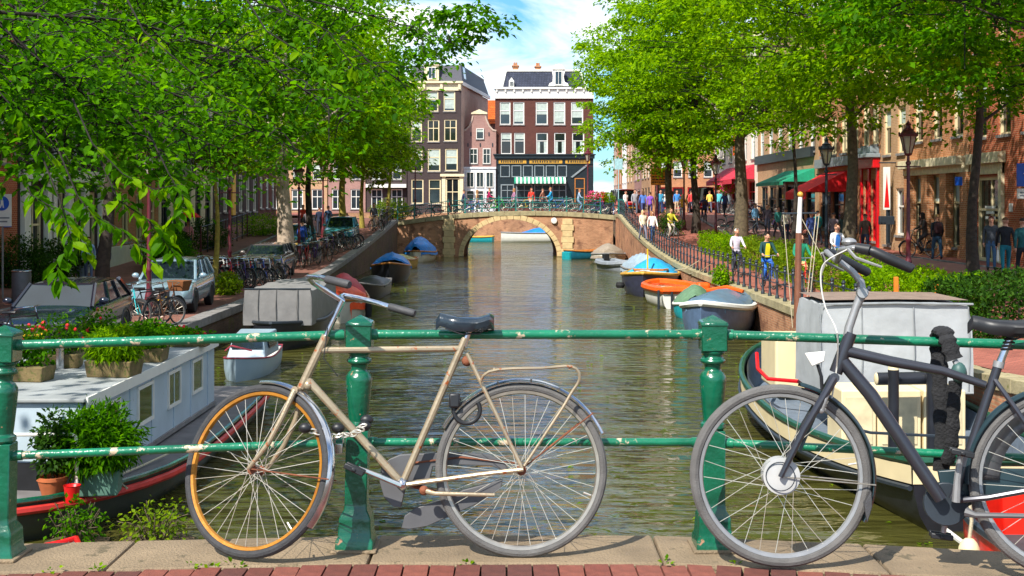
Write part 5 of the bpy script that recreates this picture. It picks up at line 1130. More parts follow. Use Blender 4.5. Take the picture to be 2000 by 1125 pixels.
for x0, x1 in ((4.72, 5.22), (5.24, 5.86), (5.9, 6.5)): o = bxp('cabinet', x0, x1, 17.6, 18.4, .35, 1.22, M['cream']); MB().bx(x0 + .06 - L0.x, x1 - .06 - L0.x, 17.585 - L0.y, 17.599 - L0.y, .45, 1.12).build('door', plain('ivory_panel', (216, 200, 160), .6), o, 0)
for px, Y in ((1745, 17.0), (1820, 17.1)):
    c = lb(px, 800, Y); g = MB(); g.lathe([(.075, .3 - 0), (.075, 1.6), (.001, 1.6)], (c.x, c.y, 0), 14); o = g.build('bollard', M['black_hull'], bg_); g = MB(); g.lathe([(.001, 1.6), (.076, 1.6), (.07, 1.64), (.001, 1.65)], (c.x, c.y, 0), 14); g.build('cap', M['cream'], o)
g = MB(); a, b = lb(1712, 740, 17.25), lb(1835, 738, 17.25); g.tube([a, b], .09, 14); g.build('windlass_roller', M['black_hull'], bg_); g = MB(); g.sph(a, (.03, .09, .09), 10, 6); g.build('roller_cap', M['cream'], bg_)
seg('red_hose', bg_, [lb(1478, 690, 22), lb(1480, 720, 21.6), lb(1500, 740, 21.2), lb(1560, 745, 20.8), lb(1640, 800, 18.6), lb(1680, 860, 17)], .035, M['red'], 6)
seg('grab_rail', bg_, [lb(1640, 830, 16.6), lb(1700, 845, 16.6), lb(1800, 850, 16.6), lb(1900, 855, 16.6)], .02, M['iron'], 6)
mast = thing('boat_mast', 'short brown mast with a white top and gold knob rising from the barge bow', 'mast', P(1558, 640, 24.0))
l0 = mast.location; mp_ = lambda px, py: P(px, py, 24.0) - l0
seg('lower_mast', mast, [mp_(1557, 640), mp_(1560, 455)], [.07, .06], mat('brown_mast', lin(120, 76, 56), .5, 0, .2, 5), 10); seg('upper_mast', mast, [mp_(1560, 455), mp_(1563, 385)], [.055, .04], M['white'], 10)
g = MB(); g.sph(mp_(1563, 380), .06, 10, 6); g.build('gold_knob', M['gold'], mast); seg('crosstree', mast, [mp_(1528, 417), mp_(1596, 416)], .018, M['iron'], 6)
for x0, y0, x1, y1 in ((1530, 418, 1548, 640), (1594, 417, 1570, 640), (1565, 425, 1615, 520), (1600, 417, 1578, 620)): seg('shroud', mast, [mp_(x0, y0), mp_(x1, y1)], .008, M['rope'], 5)
c9 = boat('red_boat', 'bright red hulled boat right below the railing by the slate bicycle', (5.75, 12.1, 0), 0, 4.4, 2.1, .62, plain('bright_red_hull', (214, 36, 22), .35), M['iron'], .05, plain('dark_boat_inside', (60, 60, 64), .7), stern=.9, sheer=.1)
mb = MB(); mb.tube([(-1.05 * (1 if t < .6 else 1), -2.0 + 3.2 * t, .36) for t in (0, .2, .4, .6, .8, 1)], .03, 6); mb.build('white_line', M['white'], c9)
fd = thing('boat_fender', 'white boat fender hanging on a knotted rope below the slate bicycle', 'fender', (at(1893, 12.2), 12.2, .3)); g = MB(); g.sph((0, 0, .12), (.11, .11, .16), 12, 8); g.build('float', M['cream'], fd); seg('rope', fd, [(0, 0, .26), (.02, -.01, .45), (.0, 0, .66)], .018, M['rope'], 6)
# beyond the arch
c10 = boat('pedal_boat', 'small turquoise and yellow boat glimpsed through the bridge arch', (at(925, 124), 124.5, 0), 80, 4, 1.6, .5, plain('turquoise', (24, 150, 160)), plain('golden_rim', (206, 158, 62)), .08, M['white'])
mb = MB(); mb.bx(-.5, .5, .1, .5, .5, 1.3); mb.build('yellow_seat', plain('yellow_plastic', (234, 190, 30), .5), c10, 0, .05)
c11 = boat('white_barge', 'long white boat with a sloping blue cover seen through the bridge arch', (at(1062, 124), 124.2, 0), -88, 8.6, 2.2, .9, M['white'], M['grey_stone'], .06, M['white'])
cover(c11, 'blue_cover', M['blue_tarp'], .3, .92, .55, .05, 1.0, seed=14)
# ---------------------------------------------------------------- trees
def sprays(rng, cen, nleaf, rad, size, flat=.35):
    """leaf positions for flat drooping sprays of foliage round the centres"""
    n = len(cen); c = np.repeat(cen, nleaf, 0); N = n * nleaf
    a = rng.random(N) * 2 * np.pi; q = np.sqrt(rng.random(N)); R_ = np.repeat(rad * (.6 + .8 * rng.random(n)), nleaf)
    tilt = np.repeat(rng.normal(size=(n, 2)) * .22, nleaf, 0)
    dx, dy = np.cos(a) * q * R_, np.sin(a) * q * R_
    dz = rng.normal(size=N) * R_ * flat * .35 - .30 * R_ * q ** 2 + tilt[:, 0] * dx + tilt[:, 1] * dy
    p = c + np.stack([dx, dy, dz], 1)
    d = np.stack([np.cos(a), np.sin(a), np.full(N, -.35)], 1) + rng.normal(size=(N, 3)) * .45
    nr = np.stack([tilt[:, 0] * -1, tilt[:, 1] * -1, np.ones(N)], 1) + rng.normal(size=(N, 3)) * .38
    return p, d, nr, size * (.5 + .95 * rng.random(N))
def crown_centres(rng, n, c, r, low, seed):
    """spray centres in a lumpy crown: more towards the skin, with holes"""
    out = []
    ph = rng.random(6) * 6.28
    while len(out) < n:
        u = rng.normal(size=3); u /= np.linalg.norm(u)
        k = (.30 + .70 * rng.random() ** .45) * (1 + .16 * math.sin(u[0] * 5 + ph[0]) * math.cos(u[1] * 4 + ph[1]) + .12 * math.sin(u[2] * 7 + ph[2] + u[0] * 6))
        p = np.array(c) + u * np.array(r) * k
        if p[2] < low - .9 * (rng.random() ** 2): continue
        if math.sin(p[0] * 1.1 + ph[3]) + math.sin(p[1] * 1.2 + ph[4]) + math.sin(p[2] * 1.5 + ph[5]) < -1.35: continue
        out.append(p)
    return np.array(out)
def tree(name, label, base, r0, bark, c, r, low, n_spray, nleaf, lsize, lm, seed, group, lean=(0, 0), extra=None, rad=.8, near=False, fork=None):
    rng = np.random.default_rng(seed); rr = random.Random(seed)
    t = thing(name, label, 'tree', base, 0, group)
    top = c[2] + r[2] * .55
    zf = fork or low + 1.2
    pts, rs = [], []
    for i in range(12):
        k = i / 11; z = top * k
        pts.append(Vector((lean[0] * k + .10 * math.sin(z * .9 + seed), lean[1] * k + .10 * math.cos(z * .7 + seed * 2), z - .15 if i == 0 else z)))
        rs.append(r0 * (1.35 if i == 0 else 1.0 if i == 1 else max(.12, 1 - .85 * k)))
    mb = MB(); mb.tube(pts, rs, 12); mb.build('trunk', bark, t, 60)
    def along(z):
        k = min(.999, z / top) * 11; i = int(k); return pts[i].lerp(pts[i + 1], k - i), rs[i]
    nb = 9
    cen = crown_centres(rng, int(n_spray * .78), c, r, low, seed)
    mbs = MB(); tw = MB()
    for b in range(nb):
        z = zf - .8 + (top - zf) * .75 * b / nb; p0, q = along(z)
        a = b * 2.4 + rr.uniform(-.4, .4); L = (r[0] * .85) * (1 - .35 * b / nb) * rr.uniform(.75, 1.1)
        d = Vector((math.cos(a) * L, math.sin(a) * L, L * rr.uniform(.3, .75)))
        off = Vector((c[0] * .5, c[1] * .5, 0))
        p = [p0, p0 + d * .35 + Vector((0, 0, .25)) + off * .3, p0 + d * .7 + Vector((0, 0, .3)) + off * .7, p0 + d + off]
        rb = max(.035, q * .42)
        m_ = MB(); m_.tube(p, [rb, rb * .7, rb * .42, rb * .15], 7); m_.build('branch', bark, t, 60)
        for k in range(7):
            s_ = p[1 + k % 2].lerp(p[2 + k % 2], rr.random()); near_c = cen[np.argmin(((cen - np.array(s_ + Vector((rr.uniform(-2, 2), rr.uniform(-2, 2), rr.uniform(-1.5, 1.2))))) ** 2).sum(1))]
            e = Vector(near_c); tw.tube([s_, s_.lerp(e, .5) + Vector((0, 0, .15)), e], [.028, .02, .008], 5)
    for cc in cen[:: max(1, len(cen) // 60)]:
        e = Vector(cc); s_, q = along(min(top * .95, max(zf - .5, e.z - .6))); tw.tube([s_.lerp(e, .45) + Vector((0, 0, .2)), s_.lerp(e, .75) + Vector((0, 0, .12)), e], [.025, .016, .006], 4)
    tw.build('twigs', M['twig'], t, 60, kind='stuff')
    p, d, nr, sz = sprays(rng, cen, int(nleaf * 1.35), rad * 1.05, lsize)
    if extra is not None:
        p2, d2, n2, s2 = sprays(rng, np.array(extra), nleaf, rad * .6, lsize); p, d, nr, sz = np.r_[p, p2], np.r_[d, d2], np.r_[nr, n2], np.r_[sz, s2]
    link('crown', leafmesh('crown', p, d, nr, sz, lm, near), t, kind='stuff')
    return t
G1, G2 = 'trees along the shaded quay', 'trees along the sunny quay'
T = lambda x, y: (x, y, gz(x, y))
# shaded bank
t1 = tree('elm_tree', 'dark trunked leafy tree standing behind the dark parked car', T(-12.6, 38), .21, M['bark_dark'], (1.3, 0, 10.2), (6.9, 6.5, 6.8), 4.3, 400, 95, .19, M['leaf_deep'], 11, G1, (.2, 0),
     extra=[tuple(Vector(P(px, py, 38 + k)) - Vector(T(-12.6, 38))) for px, py, k in ((880, 30, 0), (905, 45, 1), (930, 40, 0), (955, 48, 0), (975, 42, .4), (860, 70, 0), (840, 40, 1), (900, 15, 0), (930, 20, 1), (860, 95, 1), (895, 85, 1), (830, 110, 1), (820, 100, 2), (790, 130, 1), (800, 100, 0), (770, 160, 1), (925, 70, .5), (850, 20, 1), (800, 60, 0))], rad=.85)
tree('young_tree', 'slim lichen yellow trunk with bright lime young leaves between the cars', T(-10.3, 42.5), .12, M['bark_yellow'], (0, 0, 5.2), (1.6, 1.6, 1.3), 3.7, 46, 70, .13, M['leaf_lime'], 12, G1, rad=.55)
tree('old_tree', 'thick pale trunked tree by the grey car and the heap of bikes', T(-10.6, 57), .40, M['bark_pale'], (-.4, 0, 10.5), (6.0, 6.6, 6.8), 4.9, 330, 95, .21, M['leaf'], 13, G1, (.1, 0), rad=.95)
tree('slim_tree', 'slim dark trunk among the parked bikes just past the pale trunk', T(-10.9, 66), .20, M['bark_dark'], (.5, 0, 9), (4.9, 5.2, 5.4), 4.5, 210, 90, .22, M['leaf'], 14, G1, (.1, 0), rad=1.0)
tree('slim_tree', 'yellowish trunk beside the teal parked car', T(-10.3, 75), .24, M['bark_yellow'], (.4, 0, 8.4), (4.3, 4.8, 5.0), 4.0, 190, 90, .24, M['leaf'], 15, G1, rad=1.0)
tree('slim_tree', 'thin yellow trunk near the quay ramp up to the bridge', T(-9.9, 81.5), .15, M['bark_yellow'], (.3, 0, 7.2), (3.3, 3.4, 4.2), 3.2, 120, 80, .24, M['leaf_lime'], 16, G1, rad=.9)
tree('slim_tree', 'thin yellow trunk right by the end of the bridge railing', T(-8.8, 88), .14, M['bark_yellow'], (-.1, 0, 6.0), (2.0, 2.2, 3.0), 3.0, 70, 80, .24, M['leaf'], 17, G1, rad=.9)
# sunny bank
tree('elm_tree', 'dark slender tree at the edge of the view shading the hedge', T(12.6, 26.5), .17, M['bark_dark'], (-1.0, 0, 8.6), (4.6, 4.6, 4.9), 4.3, 270, 95, .17, M['leaf_deep'], 21, G2, rad=.8)
tree('elm_tree', 'dark slender trunk in front of the cream framed doorway', T(13.2, 35), .16, M['bark_dark'], (-.9, 0, 9.6), (4.9, 4.8, 5.6), 4.1, 310, 95, .18, M['leaf'], 22, G2, rad=.85)
tree('elm_tree', 'mottled trunk standing just in front of the red shop', T(11.7, 42.5), .24, M['bark'], (-1.1, 0, 10.4), (4.7, 4.9, 5.8), 4.9, 250, 95, .19, M['leaf'], 23, G2, rad=.9)
tree('slim_tree', 'thin dark sapling trunk between the green and the red awning', T(12.4, 54), .12, M['bark_dark'], (-.7, 0, 7.4), (2.4, 2.6, 2.6), 4.8, 70, 80, .17, M['leaf'], 24, G2, rad=.75)
tree('elm_tree', 'thick mottled trunk by the kerb between the two lamp posts', T(11.1, 60), .36, M['bark'], (-1.0, 0, 10.6), (5.0, 5.2, 6.2), 5.1, 250, 95, .22, M['leaf'], 25, G2, (.25, 0), rad=1.0)
tree('elm_tree', 'slim dark trunk next to a street lamp near the crossing', T(11.0, 74), .24, M['bark_dark'], (-.7, 0, 9.4), (4.4, 4.6, 6.2), 4.1, 210, 90, .24, M['leaf'], 26, G2, rad=1.0)
tree('elm_tree', 'brown trunk beside the orange street sign', T(9.7, 75.5), .26, M['bark'], (-.5, 0, 9.6), (4.4, 4.5, 6.2), 4.1, 230, 90, .24, M['leaf'], 27, G2, rad=1.0)
tree('elm_tree', 'tree furthest along the sunny quay with its crown against the sky', T(11.6, 97), .26, M['bark'], (-.6, 0, 10.6), (5.4, 5.4, 7), 4.4, 260, 85, .27, M['leaf'], 28, G2, rad=1.15)
# near tree whose branches hang into the view: the largest leaves are single objects
nt_ = thing('overhanging_elm', 'big leaved elm whose dark branches hang over the houseboat and the shaded cars', 'tree', T(-10.4, 14.0), 0, G1)
o0 = Vector(nt_.location); rng = np.random.default_rng(5); rr = random.Random(5)
mb = MB(); mb.tube([(0, 0, -.2), (.05, 0, 1), (.2, 0, 3), (.5, .1, 5), (1.2, .2, 7.5), (1.6, .3, 10)], [.42, .33, .3, .27, .2, .1], 12); mb.build('trunk', M['bark_dark'], nt_, 60)
hang = [((-60, 20), (250, 40), (520, 120), (690, 250), 10.5), ((-60, -40), (200, 120), (420, 220), (600, 300), 11.5), ((-40, 110), (120, 160), (270, 220), (430, 290), 10), ((-60, -90), (350, -60), (640, 60), (800, 170), 13), ((-30, 20), (90, 130), (200, 210), (290, 290), 9.6), ((-60, -30), (110, 30), (300, 190), (380, 330), 12.5), ((-60, 160), (20, 200), (90, 250), (150, 310), 9.3), ((-30, -80), (480, -30), (760, 40), (900, 90), 14.5), ((-60, 90), (60, 130), (180, 240), (330, 300), 11)]
cen = []
for pts_ in hang:
    Y = pts_[4]; q = [P(px, py, Y + .25 * i) - o0 for i, (px, py) in enumerate(pts_[:4])]; st_ = Vector((.9, .1, 6.6))
    m_ = MB(); pp = [st_, st_.lerp(q[0], .6) + Vector((0, 0, .5))] + q; m_.tube(pp, [.05, .035, .020, .013, .008, .004], 6); m_.build('branch', M['twig'], nt_, 60)
    tw = MB()
    for i in range(len(q) - 1):
        for k in range(7):
            a = q[i].lerp(q[i + 1], k / 7); n_ = 2 + (k % 2)
            for j in range(n_):
                e = a + Vector((rr.uniform(-.4, .45), rr.uniform(-.5, .5), rr.uniform(-.38, .22))); cen.append(np.array(e)); tw.tube([a, a.lerp(e, .5) + Vector((0, 0, .05)), e], [.008, .006, .003], 4)
    tw.build('twigs', M['twig'], nt_, 60, kind='stuff')
cen = np.array(cen)
p, d, nr, sz = sprays(rng, cen, 24, .36, .072, .7)
link('foliage', leafmesh('foliage', p, d, nr, sz, M['leaf_deep'], True, .66), nt_, kind='stuff')
# upper crown out of frame, casts the shade on the near quay
p, d, nr, sz = sprays(rng, crown_centres(rng, 170, (1.2, 0.5, 10.2), (5.6, 5.2, 3.9), 6.6, 3), 70, .8, .2); link('crown', leafmesh('crown', p, d, nr, sz, M['leaf_deep']), nt_, kind='stuff')
lms = []
for k in range(4):
    a = .10 + .014 * k; w = a * .33
    me = bpy.data.meshes.new('leaf'); me.from_pydata([(0, 0, 0), (a * .25, w * .8, .012), (a * .6, w * .85, .008), (a, 0, -.02 - .005 * k), (a * .6, -w * .85, .008), (a * .25, -w * .8, .012), (a * .3, 0, -.004), (a * .65, 0, -.006), (-.025, 0, .006)], [], [(0, 6, 1), (6, 7, 2, 1), (7, 3, 2), (0, 5, 6), (6, 5, 4, 7), (7, 4, 3), (8, 0, 1)]); me.materials.append(M['leaf_deep'] if k < 3 else M['leaf']); lms.append(me)
sprig = [((150, 380), (180, 420), (240, 450), (300, 520), 9.0), ((60, 380), (110, 410), (150, 450), (170, 500), 9.1), ((230, 390), (290, 430), (320, 470), (345, 500), 9.3), ((120, 400), (140, 470), (110, 520), (125, 560), 8.9), ((330, 340), (360, 390), (330, 440), (300, 470), 9.6), ((-10, 170), (60, 250), (110, 330), (60, 400), 9.2), ((180, 280), (240, 340), (300, 370), (350, 360), 9.0), ((520, 60), (600, 110), (650, 170), (700, 200), 9.4), ((560, 20), (640, 60), (690, 130), (740, 150), 9.8), ((280, 60), (360, 130), (420, 180), (500, 220), 9.1)]
nl = 0
for py0_, pts_ in enumerate(sprig):
    Y = pts_[4]; q = [P(px, py, Y) - o0 for px, py in pts_[:4]]
    m_ = MB(); m_.tube([q[0] + Vector((-.25, .3, .35))] + q, [.008, .006, .005, .004, .003], 5); m_.build('branch', M['twig'], nt_, 60)
    for i in range(3):
        for k in range(10):
            if nl >= 300: break
            a = q[i].lerp(q[i + 1], k / 10); s_ = 1 if k % 2 else -1
            v = Vector((s_ * rr.uniform(.4, 1) + .3, rr.uniform(-.8, .5), -rr.uniform(.35, 1.2))).normalized()
            o = link('leaf', lms[rr.randrange(4)], nt_, a + v * .02, v.to_track_quat('X', 'Z').to_euler()); o.rotation_euler.rotate_axis('X', rr.uniform(-.7, .7)); sc_ = rr.uniform(.8, 1.1) * (1 if py0_ < 6 else .72); o.scale = (sc_, sc_, sc_); nl += 1
# ---------------------------------------------------------------- hedges, planters along the street
def hedge(label, x0, x1, y0, y1, h, m, n, seed, sz=.085, grp='hedges between quay path and street'):
    xc, yc = (x0 + x1) / 2, (y0 + y1) / 2; t = thing('hedge', label, 'hedge', (xc, yc, gz(xc, yc)), 0, grp)
    rng = np.random.default_rng(seed); w, L = x1 - x0, y1 - y0
    p = np.stack([rng.uniform(-w / 2, w / 2, n), rng.uniform(-L / 2, L / 2, n), rng.uniform(0, h, n)], 1)
    edge = rng.integers(0, 3, n); p[edge == 0, 2] = h * rng.uniform(.82, 1.04, (edge == 0).sum()); k = edge == 1; p[k, 1] = np.where(rng.random(k.sum()) < .7, -L / 2, L / 2) + rng.normal(size=k.sum()) * .05; k = edge == 2; p[k, 0] = np.where(rng.random(k.sum()) < .7, -w / 2, w / 2) + rng.normal(size=k.sum()) * .05
    lump = .10 * np.sin(p[:, 1] * 2.3 + seed) + .08 * np.sin(p[:, 1] * 5.1); p[:, 2] *= 1 + lump; p[:, 0] *= 1 + lump
    d = rng.normal(size=(n, 3)) + np.array([-.2, -.3, .4]); nr = rng.normal(size=(n, 3)) * .7 + np.array([-.2, -.3, .9])
    p[:, 2] += np.array([gz(xc + a, yc + b) for a, b in p[:, :2]]) - gz(xc, yc)
    link('foliage', leafmesh('foliage', p, d, nr, sz * (.6 + .8 * rng.random(n)), m), t, kind='stuff')
    st = MB()
    for i in range(int(L / .8)): y = -L / 2 + .4 + i * .8; z = gz(xc, yc + y) - gz(xc, yc); st.tube([(0, y, z), (.05, y + .1, z + h * .8)], .03, 5)
    st.build('stems', M['bark_dark'], t, kind='stuff')
hedge('dark shaded hedge below the last tree at the edge of the view', 9.2, 11.6, 24, 27.5, 1.0, M['leaf_dark'], 9000, 1)  # darker leaves than the next hedges: tree shade put into the colour
hedge('clipped hedge with orange stakes behind the white tarp tent', 9.3, 10.6, 27.7, 34.5, .85, M['leaf'], 12000, 2)
hedge('lime green hedge behind the cyclist in the yellow shirt', 9.5, 10.5, 35.5, 44.5, .95, M['leaf_lime'], 12000, 3)
hedge('bright hedge beside the thick mottled trunk', 9.6, 10.6, 46, 54, 1.0, M['leaf_lime'], 10000, 4)
hedge('low hedge at the far end of the path near the two walkers', 9.6, 10.6, 55.5, 63, .9, M['leaf'], 8000, 5)
for x, y, k in ((9.25, 29.6, 0), (9.3, 26.9, 1), (9.3, 32.8, 2)): MB().bx(-.05, .05, -.05, .05, -.1, .95).build('stake', plain('orange_stake', (214, 120, 30), .7), None, 0, .01, label=['orange wooden stake in the hedge under the lamp post', 'orange wooden stake where the hedge turns dark', 'orange wooden stake further along the clipped hedge'][k], category='stake', group='orange stakes in the hedge').location = (x, y, gz(x, y))
def bush(label, x, y, r, m, n, seed, sz=.1, pot=None):
    t = thing('bush' if not pot else 'potted_shrub', label, 'bush' if not pot else 'plant', (x, y, gz(x, y))); h = 0
    if pot: h = .55; mb = MB(); mb.lathe([(.2, 0), (.3, .55), (.27, .55), (.001, .45)], n=14); mb.build('pot', pot, t)
    blob(np.random.default_rng(seed), (0, 0, h + r[2] * .85), r, n, sz, m, 'foliage', parent=t, shell=.35, kind='stuff'); seg('stem', t, [(0, 0, h * .6), (0, 0, h + r[2])], .03, M['bark_dark'], 6)
bush('round clipped dark bush beside the far path', 9.3, 72.5, (.75, .75, .75), M['leaf_dark'], 2600, 41)
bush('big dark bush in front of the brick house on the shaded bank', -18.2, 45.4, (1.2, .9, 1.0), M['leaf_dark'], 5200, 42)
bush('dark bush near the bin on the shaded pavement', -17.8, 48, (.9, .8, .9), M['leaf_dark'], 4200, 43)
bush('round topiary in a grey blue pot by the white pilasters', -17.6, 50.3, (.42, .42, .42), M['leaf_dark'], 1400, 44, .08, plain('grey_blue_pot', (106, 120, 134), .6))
bush('leafy bush behind the silver car', -15.2, 55, (1.1, .8, .8), M['leaf_deep'], 4200, 45)
bush('wide green bush left of the maroon lamp', -16.4, 58, (1.3, 1, 1.0), M['leaf_deep'], 4600, 46)
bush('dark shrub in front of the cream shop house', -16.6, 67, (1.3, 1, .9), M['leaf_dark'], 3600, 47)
bush('small standard tree in a pot by the cream pilasters', -17.3, 63, (.8, .8, .5), M['leaf_dark'], 2200, 48, .09, plain('grey_blue_pot', (106, 120, 134), .6))
bush('low green shrubs by the street railing', -15.4, 76, (1.6, 1, .7), M['leaf'], 3600, 49)
bush('sunlit tall weeds growing at the foot of the young yellow trunk', -9.6, 41.6, (.45, .4, .4), M['leaf_lime'], 1000, 50, .11)
bush('weedy shrub growing out of the quay wall by the orange rimmed boat', 7.25, 42.5, (.3, .4, .35), M['leaf'], 700, 51, .1)
bush('green bushes at the foot of the far bridge railing', -8.9, 91.6, (1.5, .7, .8), M['leaf_lime'], 2600, 52, .14)

# fallen leaves drifting by the quay, weeds in the joint between kerb and bricks
rng = np.random.default_rng(77); n = 420
Yq = 14 + 60 * rng.random(n) ** 1.6; side = rng.random(n); Xq = np.where(side < .4, LX + .1 + rng.random(n) ** 2 * 3.6, np.where(side < .75, RX - .1 - rng.random(n) ** 2 * 3.2, rng.uniform(-6, 6, n)))
p = np.stack([Xq, Yq, np.full(n, .012)], 1); d = np.stack([rng.normal(size=n), rng.normal(size=n), np.zeros(n)], 1)
link('floating_leaves', leafmesh('floating_leaves', p, d, np.array([0, 0, 1.]) + rng.normal(size=(n, 3)) * .03, .07 + .06 * rng.random(n), M['leaf_lime']), None, kind='stuff')
cs = []; rr = random.Random(8)
for i in range(10):
    X = rr.uniform(-2.2, 2.2); cs.append((X, rail_y(X) - .228, BZ + .0))
p, d, nr, sz = sprays(rng, np.array(cs), 9, .028, .022, .5); d[:, 2] += .9
link('kerb_weeds', leafmesh('kerb_weeds', p, d, nr, sz, M['leaf']), None, kind='stuff')
# ---------------------------------------------------------------- quay fence, kerb strips
fn = thing('quay_fence', 'dark iron fence with slender ball topped posts along the sunny quay', 'fence', (RX + .2, 0, 0))
pmb = MB(); pmb.lathe([(.06, 0), (.06, .08), (.038, .12), (.034, .45), (.046, .47), (.046, .52), (.032, .55), (.028, .80), (.045, .82), (.05, .86), (.03, .89), (.05, .93), (.04, .98), (.001, 1.0)], n=8); pmesh2 = pmb.mesh('post', M['iron'])
ys = [26.5 + i * 1.02 for i in range(61)]
for y in ys: link('post', pmesh2, fn, (0, y, gz(RX, y) + .02))
for hh_ in (.83, .47):
    mb = MB(); mb.tube([(0, y, gz(RX, y) + hh_) for y in ys], .016, 5); mb.build('rail', M['iron'], fn)
tf = thing('ramp_railing', 'teal railing piece where the quay fence meets the arched bridge', 'railing', (RX + .25, 88.9, 0))
for i in range(6): y = -.2 - i * .9 + .9; mb = MB(); mb.bx(-.04, .04, y - .04, y + .04, gz(RX, 88.9 + y), gz(RX, 88.9 + y) + 1.1); mb.build('post', M['teal_rail'], tf, 0)
for hh_ in (1.0, .6, .25): mb = MB(); mb.tube([(0, -.2 - i * .9 + .9, gz(RX, 89.6 - i * .9) + hh_) for i in range(6)], .026, 6); mb.build('rail', M['teal_rail'], tf)
lfence = thing('quay_bike_railing', 'short dark iron railing at the top of the shaded quay near the bridge', 'railing', (LX - .2, 80, 0))
for i in range(9): y = i; mb = MB(); mb.tube([(0, y, gz(LX, 80 + y)), (0, y, gz(LX, 80 + y) + 1.0)], .035, 6); mb.build('post', M['iron'], lfence)
for hh_ in (.95, .5): mb = MB(); mb.tube([(0, i, gz(LX, 80 + i) + hh_) for i in range(9)], .02, 5); mb.build('rail', M['iron'], lfence)
def strip(name, x0, x1, y0, y1, m, h=.1, n=24):
    mb = MB(); ys = [y0 + (y1 - y0) * i / n for i in range(n + 1)]
    mb.loft([[(x0, y, gz((x0 + x1) / 2, y) - .1), (x1, y, gz((x0 + x1) / 2, y) - .1), (x1, y, gz((x0 + x1) / 2, y) + h), (x0, y, gz((x0 + x1) / 2, y) + h)] for y in ys]); struct(name, mb, m)
strip('street_kerb', 12.6, 12.8, 24, 88, M['grey_stone'], .06); strip('street_kerb_far', 16.2, 16.35, 30, 92, M['grey_stone'], .05)
strip('pavement_kerb', -14.6, -14.4, 22, 96, M['grey_stone'], .08)
mb = MB(); mb.grid([[(x, y, gz(x, y) + .012) for x in (12.9, 14.5, 16.1)] for y in [28 + i * 2.5 for i in range(25)]]); struct('asphalt_lane', mb, mat('worn_asphalt', lin(150, 106, 98), .9, 0, .15, 2, .3, 60))
# ---------------------------------------------------------------- street lamps
def lamp_proto(name, label, H, loc, m=None, grp='cast iron street lamps'):
    t = thing(name, label, 'street lamp', loc, 0, grp); m = m or M['maroon']; k = H
    mb = MB(); mb.lathe([(.17, 0), (.17, .12), (.13, .16), (.12, .5), (.10, .62), (.075, .7), (.065, 1.2), (.085, 1.24), (.085, 1.3), (.06, 1.36), (.05, k - 1.05), (.08, k - 1.02), (.08, k - .96), (.045, k - .92), (.04, k - .78), (.11, k - .74), (.12, k - .70), (.001, k - .70)], n=12); mb.build('post', m, t)
    seg('cross_bar', t, [(-.38, 0, k - 1.1), (.38, 0, k - 1.1)], .02, m, 6)
    gl = MB(); q = math.pi / 6; gl.lathe([(.10, k - .69), (.23, k - .18), (.001, k - .18)], n=6, rot=q); gl.build('lantern_glass', mat('lamp_glass', lin(216, 210, 190), .1, 0, .08, 2, trans=.5), t, 0)
    fr_ = MB()
    for i in range(6): a = q + i * math.pi / 3; fr_.tube([(math.cos(a) * .108, math.sin(a) * .108, k - .70), (math.cos(a) * .245, math.sin(a) * .245, k - .17)], .016, 5)
    fr_.build('lantern_frame', m, t)
    cp = MB(); cp.lathe([(.29, k - .18), (.30, k - .13), (.24, k - .08), (.16, k), (.17, k + .03), (.08, k + .08), (.07, k + .16), (.10, k + .19), (.04, k + .26), (.001, k + .33)], n=12)
    for i in range(6): a = q + i * math.pi / 3; cp.sph((math.cos(a) * .27, math.sin(a) * .27, k - .09), (.035, .035, .06), 6, 4)
    cp.build('crown', m, t); return t
def atp(px, Y): X = at(px, Y); return (X, Y, gz(X, Y))
lp1 = lamp_proto('street_lamp', 'dark lamp post with a lantern in front of the red awning', 4.6, atp(1614, 46), M['iron'])
lamp_proto('street_lamp', 'maroon lamp post with clear lantern beside the dark haired rider', 4.6, atp(1774, 37.5))
for px, Y, lab in ((1398, 62, 'lamp post standing by the low hedge left of the thick mottled trunk'), (1336, 76, 'dark lamp post between the two slim quay trees'), (1283, 84, 'lamp post rising behind the orange street sign'), (449, 46.5, 'maroon lamp post behind the bikes heap and the grey car'), (631, 74, 'slim maroon lamp among the people on the shaded street'), (584, 60, 'maroon post next to the thick pale trunk'), (291, 33.6, 'maroon lamp post in front of the silver car')):
    dup(lp1, atp(px, Y), .2, lab, None, {k: M['maroon'] for k in ('post', 'cross_bar', 'lantern_frame', 'crown')})
dup(lp1, (at(811, 91.5), 91.5, 2.9), 0, 'red and maroon lamp at the end of the far bridge railing by the dark house', None, {k: M['maroon'] for k in ('post', 'cross_bar', 'lantern_frame', 'crown')})
dup(lp1, (at(1148, 93), 93, 3.2), 0, 'ornate maroon lamp in front of the corner of the cafe house', None, {k: M['maroon'] for k in ('post', 'cross_bar', 'lantern_frame', 'crown')})
# ---------------------------------------------------------------- signs, bins
def sign(name, label, loc, h, w, ht, m, pole=True, pm_=None, back=0):
    t = thing(name, label, 'sign', loc); MB().bx(-w / 2, w / 2, -.02, .02, h, h + ht).build('plate', m, t, 0, .01)
    if pole: seg('pole', t, [(0, .05, 0), (0, .05, h + ht)], .035, pm_ or M['grey_stone'], 8)
    return t
og = sign('street_sign', 'orange yellow sign with rows of dark text on a dark pole near the crossing', atp(1286, 80), 2.55, 1.0, 1.1, plain('amber_sign', (232, 140, 24), .5), True, M['iron'])
mb = MB(); rr = random.Random(2)
for r_ in range(5):
    x = -.40
    while x < .34: q = rr.uniform(.06, .2); mb.bx(x, min(.42, x + q), -.028, -.02, 3.42 - r_ * .18, 3.49 - r_ * .18); x += q + .05
mb.build('lettering', M['black'], og, 0, kind='stuff')
b_ = plain('sign_blue', (20, 84, 190), .4)
